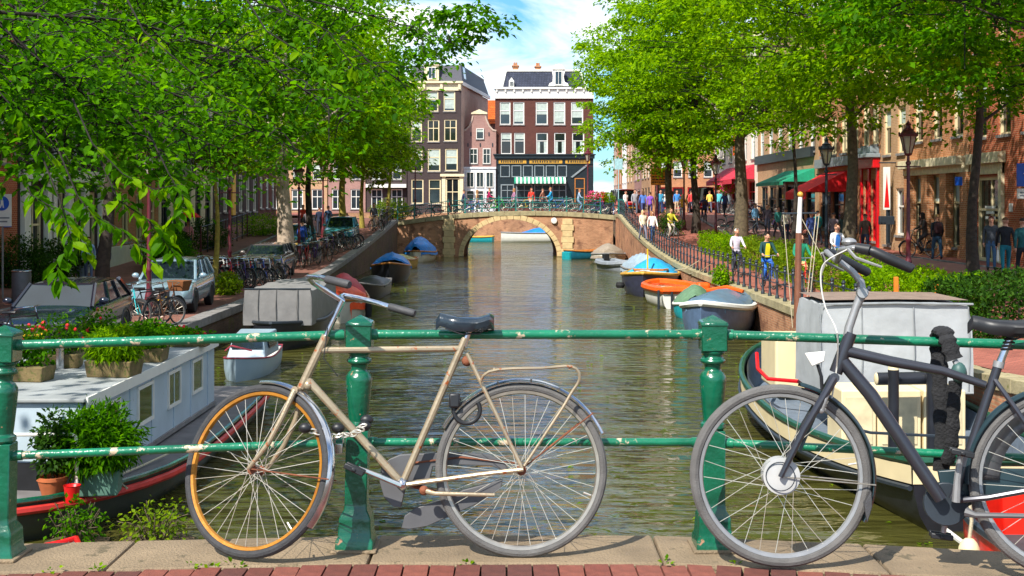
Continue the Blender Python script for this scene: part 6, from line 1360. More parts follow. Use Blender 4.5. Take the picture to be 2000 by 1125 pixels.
s1 = sign('pedestrian_sign', 'white sign with a blue disc and white walking figure at the brick wall', atp(4, 40), 2.35, .62, 1.05, M['white'])
T = Matrix.Translation((0, -.02, 3.1)) @ Matrix.Rotation(R(90), 4, 'X'); mb = MB(); mb.lathe([(.24, 0), (.24, .012), (.001, .012)], n=24, T=T); mb.build('blue_disc', b_, s1, 0)
mb = MB(); mb.sph((.01, -.036, 3.24), (.03, .006, .03), 8, 5); mb.prism([(x, -.034, z) for x, z in ((-.03, 3.2), (.05, 3.2), (.06, 3.08), (.08, 2.95), (.045, 2.95), (.02, 3.06), (-.03, 2.95), (-.065, 2.95), (-.03, 3.09))], (0, -.008, 0)); mb.build('walking_figure', M['white'], s1, 0)
mb = MB(); mb.bx(-.25, .25, -.028, -.02, 2.6, 2.65); mb.bx(-.25, .18, -.028, -.02, 2.48, 2.53); mb.build('lettering', plain('grey_print', (120, 124, 130)), s1, 0)
s2 = sign('arrow_sign', 'blue square sign with a white upward arrow above a small white plate', atp(2008, 40), 2.75, .75, .75, b_)
mb = MB(); mb.prism([(x, -.021, z) for x, z in ((-.05, 2.85), (.05, 2.85), (.05, 3.15), (.17, 3.15), (0, 3.4), (-.17, 3.15), (-.05, 3.15))], (0, -.01, 0)); mb.build('white_arrow', M['white'], s2, 0); MB().bx(-.36, .36, -.02, .02, 2.35, 2.68).build('sub_plate', M['white'], s2, 0)
mb = MB(); mb.bx(-.28, .1, -.028, -.02, 2.52, 2.57); mb.bx(-.28, .22, -.028, -.02, 2.43, 2.48); mb.build('lettering', plain('grey_print', (120, 124, 130)), s2, 0)
sp_ = sign('blue_plaque', 'small blue street name plaque on the wall by the pillared brick front', (RXF - .36, 48.35, 4.6), 0, .5, .34, b_, False); sp_.rotation_euler = (0, 0, R(-60))
sp_ = sign('blue_plaque', 'small blue plaque fixed on the shaded red brick wall', (LXF + .04, 46.2, 3.0), 0, .6, .3, b_, False); sp_.rotation_euler = (0, 0, R(90))
sp_ = thing('traffic_pole', 'thin pale pole at the corner of the bridge and the sunny quay', 'pole', (at(1208, 91), 91, 3.1)); seg('pole', sp_, [(0, 0, 0), (0, 0, 4.2)], .035, plain('pale_teal_pole', (150, 190, 196)), 8); MB().bx(-.3, .3, -.03, .0, 3.3, 4.1).build('plate', plain('pale_teal_pole', (150, 190, 196)), sp_, 0)
bn = thing('litter_bin', 'round grey litter bin standing by the dark bush on the shaded pavement', 'bin', atp(42, 37)); mb = MB(); mb.lathe([(.26, 0), (.28, .05), (.28, 1.0), (.24, 1.08), (.24, 1.0), (.001, .98)], n=18); mb.build('body', M['chaincase'], bn); mb = MB(); mb.tube(ring((0, 0, 0), .27, 18, Matrix.Rotation(R(90), 3, 'X')), .025, 6, True); mb.build('rim', M['chrome'], bn).location = (0, 0, 1.06)
# ---------------------------------------------------------------- cars (front towards local -y)
def car(label, loc, rz, paint, L=4.5, Wd=1.76, Hh=1.46, boxy=0.0, rack=False, kind='parked_car', grp='cars parked along the shaded quay'):
    t = thing(kind, label, 'car', loc, R(rz), grp); w = Wd / 2; N = 22
    zh, zb = (.92, .98) if not boxy else (.98, 1.02)
    st = []
    for i in range(N + 1):
        k = i / N; y = -L / 2 + L * k
        e = 1 - max(0, (.10 - k) / .10) ** 2 * (.20 - .12 * boxy) - max(0, (k - .92) / .08) ** 2 * .14
        top = zh - .20 * (1 - boxy * .6) * max(0, 1 - k / .30) ** 1.6 - (.07 * max(0, (.05 - k) / .05)) + (zb - zh) * sm(.3, .9, k) - .06 * max(0, (k - .95) / .05)
        bot = .24 + .05 * max(0, (.08 - k) / .08) + .06 * max(0, (k - .93) / .07)
        st.append((y, w * e, bot, top))
    rings = []
    for y, ww, b, tp in st:
        prof = [(0, b), (.82, b), (.95, b + .06), (1.0, b + .2), (1.0, (b + tp) * .52), (.985, tp - .16), (.94, tp - .05), (.84, tp - .005), (.5, tp + .018), (0, tp + .025)]
        rings.append([(ww * u, y, z) for u, z in prof] + [(-ww * u, y, z) for u, z in prof[-2:0:-1]])
    mb = MB(); mb.loft(rings); body = mb.build('body', paint, t, 42)
    # greenhouse
    a0, a1, b0, b1 = -L / 2 + L * .29, -L / 2 + L * (.44 - .03 * boxy), -L / 2 + L * (.86 + .08 * boxy), -L / 2 + L * (.975 + .01 * boxy)
    zr = Hh; wb, wt = w * .95, w * .74
    gk = [(a0, wb * .93, zh - .02), (a1, wt, zr - .05), (b0, wt * .97, zr - .05), (b1, wb * .9, zb - .02)]
    gl = MB(); V = lambda s_, i, o=0: (s_ * (gk[i][1] + o), gk[i][0], gk[i][2])
    gl.add([V(-1, 0), V(1, 0), V(1, 1), V(-1, 1)], [(0, 1, 2, 3)]); gl.build('windscreen', mat('car_glass', lin(34, 46, 54), .03, .35, .3, 1, spec=1.0), t, 0)
    gl = MB(); gl.add([V(1, 3), V(-1, 3), V(-1, 2), V(1, 2)], [(0, 1, 2, 3)]); gl.build('rear_window', MATS['car_glass'], t, 0)
    for s_ in (-1, 1):
        gl = MB(); gl.add([V(s_, 0), V(s_, 3), V(s_, 2), V(s_, 1)], [(0, 1, 2, 3) if s_ > 0 else (3, 2, 1, 0)]); gl.build('side_window', MATS['car_glass'], t, 0)
        for i, j, r_ in ((0, 1, .045), (3, 2, .06)): seg('pillar', t, [V(s_, i, .005), V(s_, j, .005)], r_, paint if not boxy else M['black'], 6)
        for k in (.40, .72):
            yb = a0 + (b1 - a0) * (k * .9 + .05); yt = a1 + (b0 - a1) * k; seg('pillar', t, [(s_ * (wb * .93 + .004), yb, zh), (s_ * (wt + .004), yt, zr - .06)], .035, paint if not boxy else M['black'], 6)
        m_ = MB(); m_.sph((s_ * (w + .08), a0 + .25, zh + .10), (.11, .07, .08), 10, 6); m_.tube([(s_ * w * .9, a0 + .25, zh), (s_ * (w + .06), a0 + .25, zh + .08)], .025, 5); m_.build('mirror', paint, t)
        hl_ = MB(); yq = st[0][0]
        hl_.loft([[(s_ * w * u, yq + dy, z) for u, dy, z in ((.42, -.01, .60), (.78, .10, .60), (.80, .16, .72), (.46, .05, .70))], [(s_ * w * u, yq + dy + .2, z) for u, dy, z in ((.42, -.01, .60), (.76, .10, .60), (.77, .16, .74), (.46, .05, .72))]]) if s_ > 0 else hl_.loft([[(s_ * w * u, yq + dy, z) for u, dy, z in ((.46, .05, .70), (.80, .16, .72), (.78, .10, .60), (.42, -.01, .60))], [(s_ * w * u, yq + dy + .2, z) for u, dy, z in ((.46, .05, .72), (.77, .16, .74), (.76, .10, .60), (.42, -.01, .60))]])
        hl_.build('headlight', mat('headlight_glass', lin(214, 216, 220), .08, .3, .1, 6), t, 30, .01)
        if rack: seg('roof_rail', t, [(s_ * wt * .9, a1 + .2, zr), (s_ * wt * .92, a1 + .4, zr + .06), (s_ * wt * .92, b0 - .4, zr + .06), (s_ * wt * .9, b0 - .1, zr)], .016, M['chrome'], 6)
        for yw in (-L * .31, L * .29):
            tw_ = MB(); Tm = Matrix.Translation((s_ * (w - .10), yw, .32)) @ Matrix.Rotation(R(90), 4, 'Y'); tw_.lathe([(.20, -.10), (.30, -.105), (.32, -.08), (.32, .08), (.30, .105), (.20, .10)], n=22, T=Tm); wo = tw_.build('wheel', M['tyre_black'], t)
            rm = MB(); rm.lathe([(.001, s_ * .03), (.05, s_ * .07), (.09, s_ * .05), (.17, s_ * .085), (.21, s_ * .10), (.21, -.05), (.001, -.05)], n=14, T=Tm); rm.build('rim', M['alu'], wo)
            ar = MB(); ar.tube([(s_ * (w - .01), yw + .37 * math.cos(R(a)), .32 + .37 * math.sin(R(a))) for a in range(-5, 186, 19)], .03, 6); ar.build('wheel_arch', M['black'], t)
    rings = []
    for k in range(9):
        f_ = k / 8; y = a1 - .02 + (b0 - a1 + .04) * f_; ww = wt * (1 - .06 * abs(f_ - .3)); zc = zr - .05 + .035 * math.sin(math.pi * min(1, f_ * 1.0))
        rings.append([(ww * u, y, zc + .05 * (1 - u * u) - .012 * (abs(u) > .95)) for u in (-1, -.8, -.4, 0, .4, .8, 1)] + [(ww * .96 * u, y, zc - .04) for u in (1, 0, -1)])
    mb = MB(); mb.loft(rings); mb.build('roof', paint, t, 60)
    g = MB(); g.bx(-w * .36, w * .36, st[0][0] - .015, st[0][0] + .05, .50, .68); gr = g.build('grille', M['black'], t, 0, .02); g = MB(); g.bx(-w * .7, w * .7, st[0][0] - .01, st[0][0] + .08, .28, .40); g.build('bumper_intake', M['black'], t, 0, .02)
    g = MB(); g.tube([(-w * .36, st[0][0] - .02, .50), (w * .36, st[0][0] - .02, .68)], .012, 5); g.build('grille_bar', M['chrome'], gr)
    g = MB(); g.bx(-.26, .26, st[0][0] - .03, st[0][0] - .012, .40, .51); g.build('number_plate', plain('yellow_plate', (232, 186, 40), .5), t, 0)
    for s_ in (-1, 1): g = MB(); g.bx(s_ * w * .55 - .2, s_ * w * .55 + .2, L / 2 - .1, L / 2 - .01, .6, .8); g.build('tail_light', M['red'], t, 0, .02)
    return t
cp_ = lambda n, c, r_=.22: mat(n, lin(*c), r_, .3, .06, 2, 0, 60, None, None, 1.0)
car('black blue estate car with cloudy reflections in its windscreen, closest to the houseboat', (-9.75, 26.9, gz(-9.7, 26.9)), 3, cp_('midnight_paint', (22, 30, 46)), 4.7, 1.86, 1.40)
car('silver blue hatchback parked behind the maroon lamp post', (-9.95, 36.2, gz(-10, 36)), 4, cp_('silver_blue_paint', (150, 176, 190)), 4.4, 1.76, 1.47)
car('boxy grey brown saloon parked by the thick pale trunk', (-10.2, 51.5, gz(-10.2, 51.5)), 3, cp_('grey_brown_paint', (116, 108, 104)), 4.6, 1.75, 1.42, .8)
car('teal car parked under the slim dark trunk', (-11.5, 66, gz(-11.5, 66)), 4, cp_('teal_paint', (40, 104, 118)), 4.2, 1.72, 1.46)
car('blue green car nearest to the far bridge', (-9.9, 71.5, gz(-9.9, 71.5)), 2, cp_('blue_green_paint', (64, 140, 150)), 4.3, 1.74, 1.5)
v = car('bright red van at the crossing past the far bridge', (at(1222, 100), 100.5, 3.1), 8, cp_('van_red_paint', (222, 26, 26)), 4.6, 1.85, 1.95, 1.0, kind='red_van', grp='vehicles near the crossing')
v2 = car('red and white delivery van behind the cyclists on the sunny street', (at(1374, 104), 104, 3.1), 0, cp_('van_red_paint', (222, 26, 26)), 4.8, 1.9, 2.2, 1.0, kind='delivery_van', grp='vehicles near the crossing')
# ---------------------------------------------------------------- plain bicycles (front towards local -y)
WHM = None
def bike_proto(label, loc, col, step=False):
    t = thing('bicycle', label, 'bicycle', loc)
    global WHM
    if WHM is None:
        q = MB(); Tz = Matrix.Rotation(R(90), 3, 'Z'); q.tube(ring((0, 0, 0), .335, 26, Tz), .019, 6, True); q.cur = 1; q.tube(ring((0, 0, 0), .31, 22, Tz), .009, 5, True)
        for i in range(14): a = i * 2 * math.pi / 14; q.tube([(.02 * (-1) ** i, .02 * math.cos(a), .02 * math.sin(a)), (0, .305 * math.cos(a), .305 * math.sin(a))], .0025, 3, cap=False)
        q.lathe([(.02, -.04), (.02, .04)], n=8, T=Matrix.Rotation(R(90), 4, 'Y')); WHM = q.mesh('wheel', [M['tyre'], M['rim_grey']])
    for y in (-.53, .53): link('wheel', WHM, t, (0, y, .355))
    fr_ = MB(); bbp, hd, hd2, stt = (0, .08, .30), (0, -.38, .80), (0, -.35, .92), (0, .22, .86)
    fr_.tube([hd, bbp], .018, 6); fr_.tube([bbp, stt], .017, 6); fr_.tube([hd2 if not step else (0, -.39, .72), stt if not step else (0, .14, .52)], .016, 6); fr_.tube([(0, -.40, .74), (0, -.34, .98)], .021, 6)
    for s_ in (-1, 1):
        fr_.tube([bbp, (s_ * .055, .53, .355)], .011, 5); fr_.tube([stt, (s_ * .055, .53, .355)], .010, 5); fr_.tube([(s_ * .03, -.40, .72), (s_ * .055, -.47, .5), (s_ * .055, -.53, .355)], .012, 5)
    fr_.build('frame', col, t)
    hb2 = MB(); hb2.tube([(0, -.34, .96), (0, -.31, 1.08)], .013, 6); hb2.tube([(-.29, -.05, 1.05), (-.28, -.22, 1.09), (-.12, -.33, 1.10), (.12, -.33, 1.10), (.28, -.22, 1.09), (.29, -.05, 1.05)], .012, 6); hb2.build('handlebar', M['chrome'], t)
    sd = MB(); sd.loft([[(x, y, z) for x, z in ((-w, .96), (-w * .5, .99), (w * .5, .99), (w, .96), (0, .93))] for y, w in ((.10, .03), (.2, .05), (.30, .10), (.36, .10), (.38, .07))]); sd.tube([(0, .22, .86), (0, .25, .95)], .014, 6); sd.build('saddle', M['black'], t)
    for yc, a0, a1 in ((-.53, 10, 110), (.53, 40, 190)): fd = MB(); fd.tube([(0, yc + .375 * -math.cos(R(a)), .355 + .375 * math.sin(R(a))) for a in range(a0, a1, 14)], .022, 5); fd.build('fender', M['black'], t)
    rk = MB(); rk.bx(-.07, .07, .36, .72, .76, .775); rk.tube([(0, .53, .36), (0, .66, .76)], .006, 4); rk.build('rack', M['black'], t)
    ck_ = MB(); ck_.tube([(-.06, .08, .30), (-.08, .18, .17)], .01, 5); ck_.tube([(.06, .08, .30), (.08, -.02, .43)], .01, 5); ck_.box((-.13, .18, .17), (.09, .07, .025)); ck_.box((.13, -.02, .43), (.09, .07, .025)); ck_.bx(.03, .05, .02, .5, .28, .40); ck_.build('crankset', M['iron'], t)
    return t
BC = {k: plain('bike_paint_' + k, v, .35) for k, v in dict(black=(30, 32, 36), red=(196, 36, 36), blue=(40, 84, 168), green=(52, 196, 60), white=(212, 212, 206), cyan=(60, 190, 196), grey=(128, 132, 136), yellow=(206, 178, 60), teal=(30, 96, 96), brown=(110, 72, 50), purple=(96, 70, 140), silver=(176, 180, 184)).items()}
bp0 = bike_proto('red bicycle leaning on the far bridge railing near the maroon lamp', (at(868, 91), 91.0, zt(at(868, 91)) - .02), BC['red']); bp0.rotation_euler = (0, R(6), R(90))
bp0.rotation_euler = (R(0), 0, R(90))
for px, col, rz, Y, lab in ((826, 'silver', 90, 91, 'silver bicycle at the bushy end of the far bridge'), (898, 'black', 84, 91.1, 'black bicycle second from the red one on the far bridge'), (925, 'blue', 96, 91, 'dark blue bicycle under the tan coated passer on the far bridge'), (947, 'grey', 88, 91.2, 'grey bicycle beside the magenta jacket on the far bridge'), (972, 'green', 90, 90.9, 'bright green bicycle in the middle of the far bridge'), (1000, 'silver', 95, 91.1, 'pale bicycle just right of the bright green one on the bridge'), (1030, 'yellow', 84, 91.2, 'yellowish bicycle by the red and white dressed person'), (1055, 'black', 90, 91, 'black bicycle left of the bright blue jacket on the bridge'), (1090, 'blue', 93, 91.1, 'blue bicycle right of the bright blue jacket on the bridge'), (1108, 'white', 86, 91.3, 'white bicycle by the round bridge sign'), (1168, 'purple', 90, 91, 'violet bicycle right of the seated rider on the far bridge'), (1188, 'teal', 92, 91.1, 'teal bicycle at the last bridge railing post')):
    X = at(px, Y); dup(bp0, (X, Y, zt(X) - .04), R(rz), lab, 'bicycles parked on the far bridge', {'frame': BC[col]})
bp0['group'] = 'bicycles parked on the far bridge'
cols = ['black', 'grey', 'white', 'silver', 'blue', 'black', 'brown', 'silver', 'purple', 'white', 'red', 'teal']
ORD = 'first second third fourth fifth sixth seventh eighth ninth tenth eleventh twelfth thirteenth fourteenth fifteenth sixteenth seventeenth eighteenth'.split()
def heap(n, x0, x1, y0, y1, grp, lab, seed, rz0=60):
    rr = random.Random(seed); seen = {}
    for i in range(n):
        cn = cols[(i * 5 + seed) % 12]; seen[cn] = seen.get(cn, 0) + 1; lb_ = (['', 'second ', 'third ', 'fourth '][seen[cn] - 1] + cn + ' bicycle, ' + ORD[i] + ' of the row ' + lab)
        k = (i + .5) / n; x = x0 + (x1 - x0) * k + rr.uniform(-.12, .12); y = y0 + (y1 - y0) * k + rr.uniform(-.3, .3)
        dup(bp0, (x, y, gz(x, y)), R(rz0 + rr.uniform(-14, 14)), lb_, grp, {'frame': BC[cn]}, R(rr.uniform(-7, 7)))
heap(17, -12.2, -9.1, 43.2, 45.6, 'heap of bikes by the young tree', 'by the young trunk', 1, 48)
heap(13, -11.8, -9.0, 46.6, 47.8, 'second bike row by the young tree', 'just before the grey car', 4, 60)
heap(9, -10.6, -9.0, 56, 60, 'bikes past the pale trunk', 'past the thick pale trunk', 2, 24)
heap(7, -9.9, -8.9, 63.5, 69, 'bikes along the shaded quay', 'near the blue green car', 3, 60)
heap(5, -9.0, -8.8, 80.5, 86, 'bikes at the quay railing', 'at the dark quay railing', 4, 4)
heap(13, 16.3, 16.6, 68, 94, 'bikes before the shops', 'along the shop fronts', 5, 80)
for px, Y, col, rz, lab in ((238, 30.6, 'cyan', 70, 'turquoise framed bicycle standing behind the red geraniums'), (268, 31.2, 'black', 96, 'black bicycle second from the turquoise one'), (292, 30.9, 'black', 110, 'black bicycle at the foot of the maroon lamp'), (322, 31.0, 'brown', 160, 'bicycle with a brown wicker basket on its front'), (40, 24.0, 'black', 80, 'black bicycle whose handlebar shows before the dark car')):
    b_ = dup(bp0, atp(px, Y), R(rz), lab, 'bicycles by the maroon lamp', {'frame': BC[col]})
    if col == 'brown': g = MB(); g.loft([[(-.2, -.75, .85), (.2, -.75, .85), (.2, -.45, .85), (-.2, -.45, .85)], [(-.26, -.82, 1.12), (.26, -.82, 1.12), (.26, -.42, 1.12), (-.26, -.42, 1.12)]]); g.build('wicker_basket', plain('wicker', (120, 72, 36), .9), b_, 0, .02)
for px, Y, rz, col, lab in ((735, 79, 40, 'silver', 'cargo tricycle style silver bike near the standing man on the shaded side'), (1465, 70, 80, 'silver', 'silver bicycle by the shop with the green awning'), (1425, 74, 86, 'teal', 'teal bicycle in the row before the pink shop'), (1447, 72, 80, 'grey', 'grey bicycle between the two bikes in front of the corner shop')):
    dup(bp0, atp(px, Y), R(rz), lab, None, {'frame': BC[col]})
# ---------------------------------------------------------------- people (facing local -y)
def body_mesh(pose):
    V, E, Rr, part = [], [], [], []
    def a(p, r, par=None, mt=0):
        V.append(p); Rr.append(r)
        if par is not None: E.append((par, len(V) - 1)); part.append(mt)
        return len(V) - 1
    cyc = pose == 'cycle'; ph = {'walk': .22, 'walk2': -.2, 'stand': .03, 'cycle': 0}[pose]
    dz = .06 if cyc else 0; ly = -.10 if cyc else 0
    pel = a((0, .0, .95 + dz), (.155, .12)); wa = a((0, -.01 + ly * .3, 1.12 + dz), (.13, .10), pel, 1); ch = a((0, -.01 + ly * .8, 1.32 + dz), (.17, .12), wa, 1); nk = a((0, ly, 1.49 + dz), (.058, .058), ch, 1)
    hd0 = a((0, -.02 + ly * 1.15, 1.58 + dz), (.075, .085), nk, 0); hd = a((0, -.015 + ly * 1.2, 1.67 + dz), (.082, .098), hd0, 0); a((0, -.0 + ly * 1.2, 1.745 + dz), (.05, .06), hd, 0)
    a((0, -.125 + ly * 1.15, 1.625 + dz), (.013, .013), hd0, 0)
    for s_ in (-1, 1):
        a((s_ * .088, .0 + ly * 1.15, 1.64 + dz), (.014, .022), hd, 0)
        sh = a((s_ * .175, -.0 + ly * .9, 1.42 + dz), (.062, .062), ch, 1)
        sw = s_ * ph * .8
        el, wr, hn = ((s_ * .25, -.20, 1.16 + dz), (s_ * .26, -.40, 1.08 + dz), (s_ * .265, -.46, 1.06 + dz)) if cyc else ((s_ * .235, .03 + sw * .5, 1.14), (s_ * .235, -.06 + sw * 1.1, .90), (s_ * .23, -.08 + sw * 1.2, .83))
        e_ = a(el, (.047, .047), sh, 1); w_ = a(wr, (.033, .033), e_, 1); h_ = a(hn, (.036, .022), w_, 0)
        hip = a((s_ * .095, .01, .88 + dz), (.098, .10), pel, 2)
        sg = s_ * ph
        if cyc: kn, an, to = (s_ * .12, -.30, .72 + s_ * .08), (s_ * .13, -.12 - s_ * .04, .34 + s_ * .12), (s_ * .13, -.25 - s_ * .04, .30 + s_ * .12)
        else: kn, an, to = (s_ * .10, -sg * .7 - .02, .50), (s_ * .10, -sg * 1.25 + .03, .10 + max(0, -sg) * .25), (s_ * .11, -sg * 1.25 - .14, .045 + max(0, -sg) * .1)
        k_ = a(kn, (.064, .064), hip, 2); n_ = a(an, (.043, .048), k_, 2); a(to, (.045, .032), n_, 3)
    me = bpy.data.meshes.new('tmp'); me.from_pydata(V, E, []); ob = bpy.data.objects.new('tmp', me); COL.objects.link(ob)
    md = ob.modifiers.new('skin', 'SKIN'); 
    if not me.skin_vertices:
        me.attributes
    ss = ob.modifiers.new('sub', 'SUBSURF'); ss.levels = 1; ss.render_levels = 1
    bpy.context.view_layer.objects.active = ob
    sv = me.skin_vertices[0].data
    for i, r_ in enumerate(Rr): sv[i].radius = r_; sv[i].use_root = (i == 0)
    dg = bpy.context.evaluated_depsgraph_get(); dg.update(); m2 = bpy.data.meshes.new_from_object(ob.evaluated_get(dg)); bpy.data.objects.remove(ob)
    mb = MB(); mb.v = [tuple(v.co) for v in m2.vertices]; mb.f = [tuple(p.vertices) for p in m2.polygons]
    VV = [Vector(v) for v in V]
    for f_ in mb.f:
        c = sum((Vector(mb.v[i]) for i in f_), Vector()) / len(f_); best = (9, 0)
        for (i, j), p in zip(E, part):
            d_ = VV[j] - VV[i]; t_ = max(0, min(1, (c - VV[i]).dot(d_) / d_.dot(d_))); q = (c - VV[i] - d_ * t_).length - .5 * (Rr[i][0] * (1 - t_) + Rr[j][0] * t_)
            if q < best[0]: best = (q, p)
        p = best[1]
        if p in (1, 2) and abs(c.x) < .15: p = 1 if c.z > .93 + dz else 2
        if c.z > 1.53 + dz and p == 1 and abs(c.x) < .1: p = 0
        mb.m.append(p)
    bpy.data.meshes.remove(m2)
    mb.cur = 0
    for i, v in enumerate(V):                                        # fingers and thumb at both hands
        if Rr[i] == (.036, .022):
            s_ = 1 if v[0] > 0 else -1; d_ = Vector((0, -.6, -.8)) if not cyc else Vector((0, -.8, -.6)); base = Vector(v)
            for k in range(4): o_ = base + Vector((0, .024 - k * .016, -.01 + k * .004)) ; L_ = (.062, .07, .066, .052)[k]; mb.tube([o_, o_ + d_ * L_ * .55 + Vector((-s_ * .004, 0, 0)), o_ + d_ * L_ + Vector((-s_ * .02, 0, 0))], [.009, .008, .006], 5)
            mb.tube([base + Vector((-s_ * .01, -.02, .02)), base + Vector((-s_ * .03, -.055, .0)), base + Vector((-s_ * .034, -.07, -.025))], [.010, .009, .007], 5)
    me2 = mb.mesh('person', [M['skin']] * 4, 60); me2['hz'] = 1.67 + dz; me2['hy'] = -.015 + ly * 1.2
    return me2
BM = {}; HAIRM = {}; FACEM = {}
def hair_mesh(pose, style):
    me = BM[pose]; z, y = me['hz'], me['hy']
    mb = MB(); rows = []
    for i in range(7):
        ph_ = R(88 - i * (17 if style == 'long' else 14)); row = []
        for j in range(15):
            th = R(-50 + j * 20) + R(-90) * 0; th = R(-48 + 276 * j / 14)
            k = 1 if i < 5 or style != 'long' else 1.05
            row.append((.096 * math.cos(ph_) * math.cos(th) * k, y + .004 + .112 * math.cos(ph_) * math.sin(th) * k, z + .015 + .10 * math.sin(ph_) - (.05 if i == 6 and style == 'long' else 0)))
        rows.append(row)
    if style == 'long': rows.append([(x * 1.05, yy * 1.0 + .01, zz - .13) for x, yy, zz in rows[-1]])
    mb.grid(rows); return mb.mesh('hair', M['black'])
def person(label, loc, rz, pose, top, legs, hair, style='short', shoes=(40, 36, 34), grp=None, sc=1.0, extra=None, skin=None):
    if pose not in BM:
        BM[pose] = body_mesh(pose)
        f = MB(); z, y = BM[pose]['hz'], BM[pose]['hy']
        for s_ in (-1, 1): f.sph((s_ * .033, y - .088, z - .005), (.013, .008, .008), 6, 4)
        f.box((0, y - .088, z - .085), (.045, .012, .010)); FACEM[pose] = f.mesh('face_features', plain('dark_features', (70, 40, 36)))
    if (pose, style) not in HAIRM: HAIRM[(pose, style)] = hair_mesh(pose, style)
    o = link('person', BM[pose], None, loc, (0, 0, R(rz)), label=label, category='person'); o.scale = (sc, sc, sc)
    if grp: o['group'] = grp
    cm = lambda c: mat('cloth_%d_%d_%d' % c, lin(*c), .85, 0, .12, 14, .2, 60)
    for i, m in enumerate((skin or M['skin'], cm(top), cm(legs), cm(shoes))): o.material_slots[i].link = 'OBJECT'; o.material_slots[i].material = m
    h = link('hair', HAIRM[(pose, style)], o); h.material_slots[0].link = 'OBJECT'; h.material_slots[0].material = cm(hair)
    link('face_features', FACEM[pose], o)
    if extra == 'backpack': g = MB(); g.loft([[(-.14, .10, 1.05), (.14, .10, 1.05), (.14, .22, 1.05), (-.14, .22, 1.05)], [(-.15, .10, 1.3), (.15, .10, 1.3), (.15, .26, 1.3), (-.15, .26, 1.3)], [(-.11, .10, 1.46), (.11, .10, 1.46), (.11, .18, 1.46), (-.11, .18, 1.46)]]); bp_ = g.build('backpack', cm((74, 40, 44)), None, 30, .03); bp_.location = loc; bp_.rotation_euler = (0, 0, R(rz)); bp_.scale = (sc,) * 3; bp_['label'] = 'backpack worn by ' + ' '.join(label.split()[:9]); bp_['category'] = 'backpack'
    if extra == 'jacket': g = MB(); 
    return o
def shirt_panel(o, col):  # an open jacket's lighter shirt front
    g = MB(); y = BM['cycle' if 'cycl' in o['label'] else 'stand']; ly = -.1
    g.loft([[(-.05, ly * .9 - .12, 1.48), (.05, ly * .9 - .12, 1.48), (.05, ly * .9 - .09, 1.48), (-.05, ly * .9 - .09, 1.48)], [(-.075, -.225, 1.36), (.075, -.225, 1.36), (.075, -.19, 1.36), (-.075, -.19, 1.36)], [(-.07, -.165, 1.18), (.07, -.165, 1.18), (.07, -.13, 1.18), (-.07, -.13, 1.18)], [(-.075, -.15, 1.03), (.075, -.15, 1.03), (.075, -.12, 1.03), (-.075, -.12, 1.03)]]); g.build('shirt_front', mat('cloth_%d_%d_%d' % col, lin(*col), .85, 0, .12, 14), o)
GP = 'people on the sunny street'
def cyclist(label, blabel, px, X, rz, top, legs, hair, col, style='short', extra=None, Y=None, sc=1.0, dz=0, grp=GP):
    Y = Y or X * F / (px - CX); X = at(px, Y); z = gz(X, Y) + dz
    b = dup(bp0, (X, Y, z), R(rz), blabel, 'ridden bicycles', {'frame': BC[col]})
    return person(label, (X + .1 * math.sin(R(-rz)) * 0, Y, z), rz, 'cycle', top, legs, hair, style, grp=grp, sc=sc, extra=extra) , (X, Y, z)
# seat offset: the rider's pelvis is above the saddle (saddle at local y +.27)
def seat_fix(pair, rz):
    o, (X, Y, z) = pair; v = Vector((-math.sin(R(rz)) * .2, math.cos(R(rz)) * .2, 0)); o.location = Vector((X, Y, z)) + v; return o
o = seat_fix(cyclist('cyclist in a dark green jacket and bright yellow shirt with blue trousers', 'bicycle ridden by the man in the yellow shirt', 1500, 8.4, 8, (22, 66, 66), (40, 104, 196), (34, 26, 24), 'blue'), 8); shirt_panel(o, (232, 216, 20))
seat_fix(cyclist('white haired cyclist in a pale lilac shirt riding beside the fence', 'dark bicycle of the white haired rider', 1440, 8.6, 4, (214, 206, 222), (52, 58, 78), (228, 224, 220), 'black'), 4)
seat_fix(cyclist('cyclist in a green top and beige trousers behind the boat mast', 'orange red bicycle behind the boat mast', 1566, 8.9, 6, (24, 128, 96), (206, 170, 112), (88, 56, 40), 'red', 'long'), 6)
o = seat_fix(cyclist('cyclist in a white jacket over a blue shirt above the slate handlebar', 'bicycle of the rider in the white jacket', 1637, 10.9, 10, (226, 226, 230), (40, 60, 110), (120, 84, 60), 'black'), 10); shirt_panel(o, (40, 110, 190))
seat_fix(cyclist('dark haired rider in brown cycling past the brick pillars', 'long framed dark bicycle ridden past the maroon lamp', 1798, 16.4, -88, (70, 56, 52), (58, 52, 54), (40, 30, 28), 'black', 'long'), -88)
seat_fix(cyclist('cyclist with a big blue backpack riding away up the street', 'bicycle of the rider with the blue backpack', 1375, 13, 182, (36, 48, 96), (32, 40, 70), (60, 44, 36), 'black', Y=80, extra='backpack'), 182)
seat_fix(cyclist('cyclist in yellow ochre riding away near the slim quay trees', 'bicycle of the rider in ochre', 1333, 11, 178, (226, 168, 48), (170, 200, 210), (210, 180, 120), 'white', Y=81, style='long'), 178)
seat_fix(cyclist('cyclist with yellow shirt and red bag stopping by the hedge end', 'bicycle with a red bag by the hedge end', 1312, 9, 20, (206, 200, 60), (196, 180, 160), (150, 110, 70), 'silver', Y=70), 20)
def walker(label, px, X, rz, pose, top, legs, hair, style='short', Y=None, extra=None, z=None, sc=1.0, grp=GP):
    Y = Y or X * F / (px - CX); X = at(px, Y); return person(label, (X, Y, gz(X, Y) if z is None else z), rz, pose, top, legs, hair, style, grp=grp, sc=sc, extra=extra)
walker('woman in a cream coat walking along the fence, paired with another walker', 1256, 8.4, 20, 'walk', (236, 226, 198), (120, 120, 140), (220, 190, 140), 'long', Y=70)
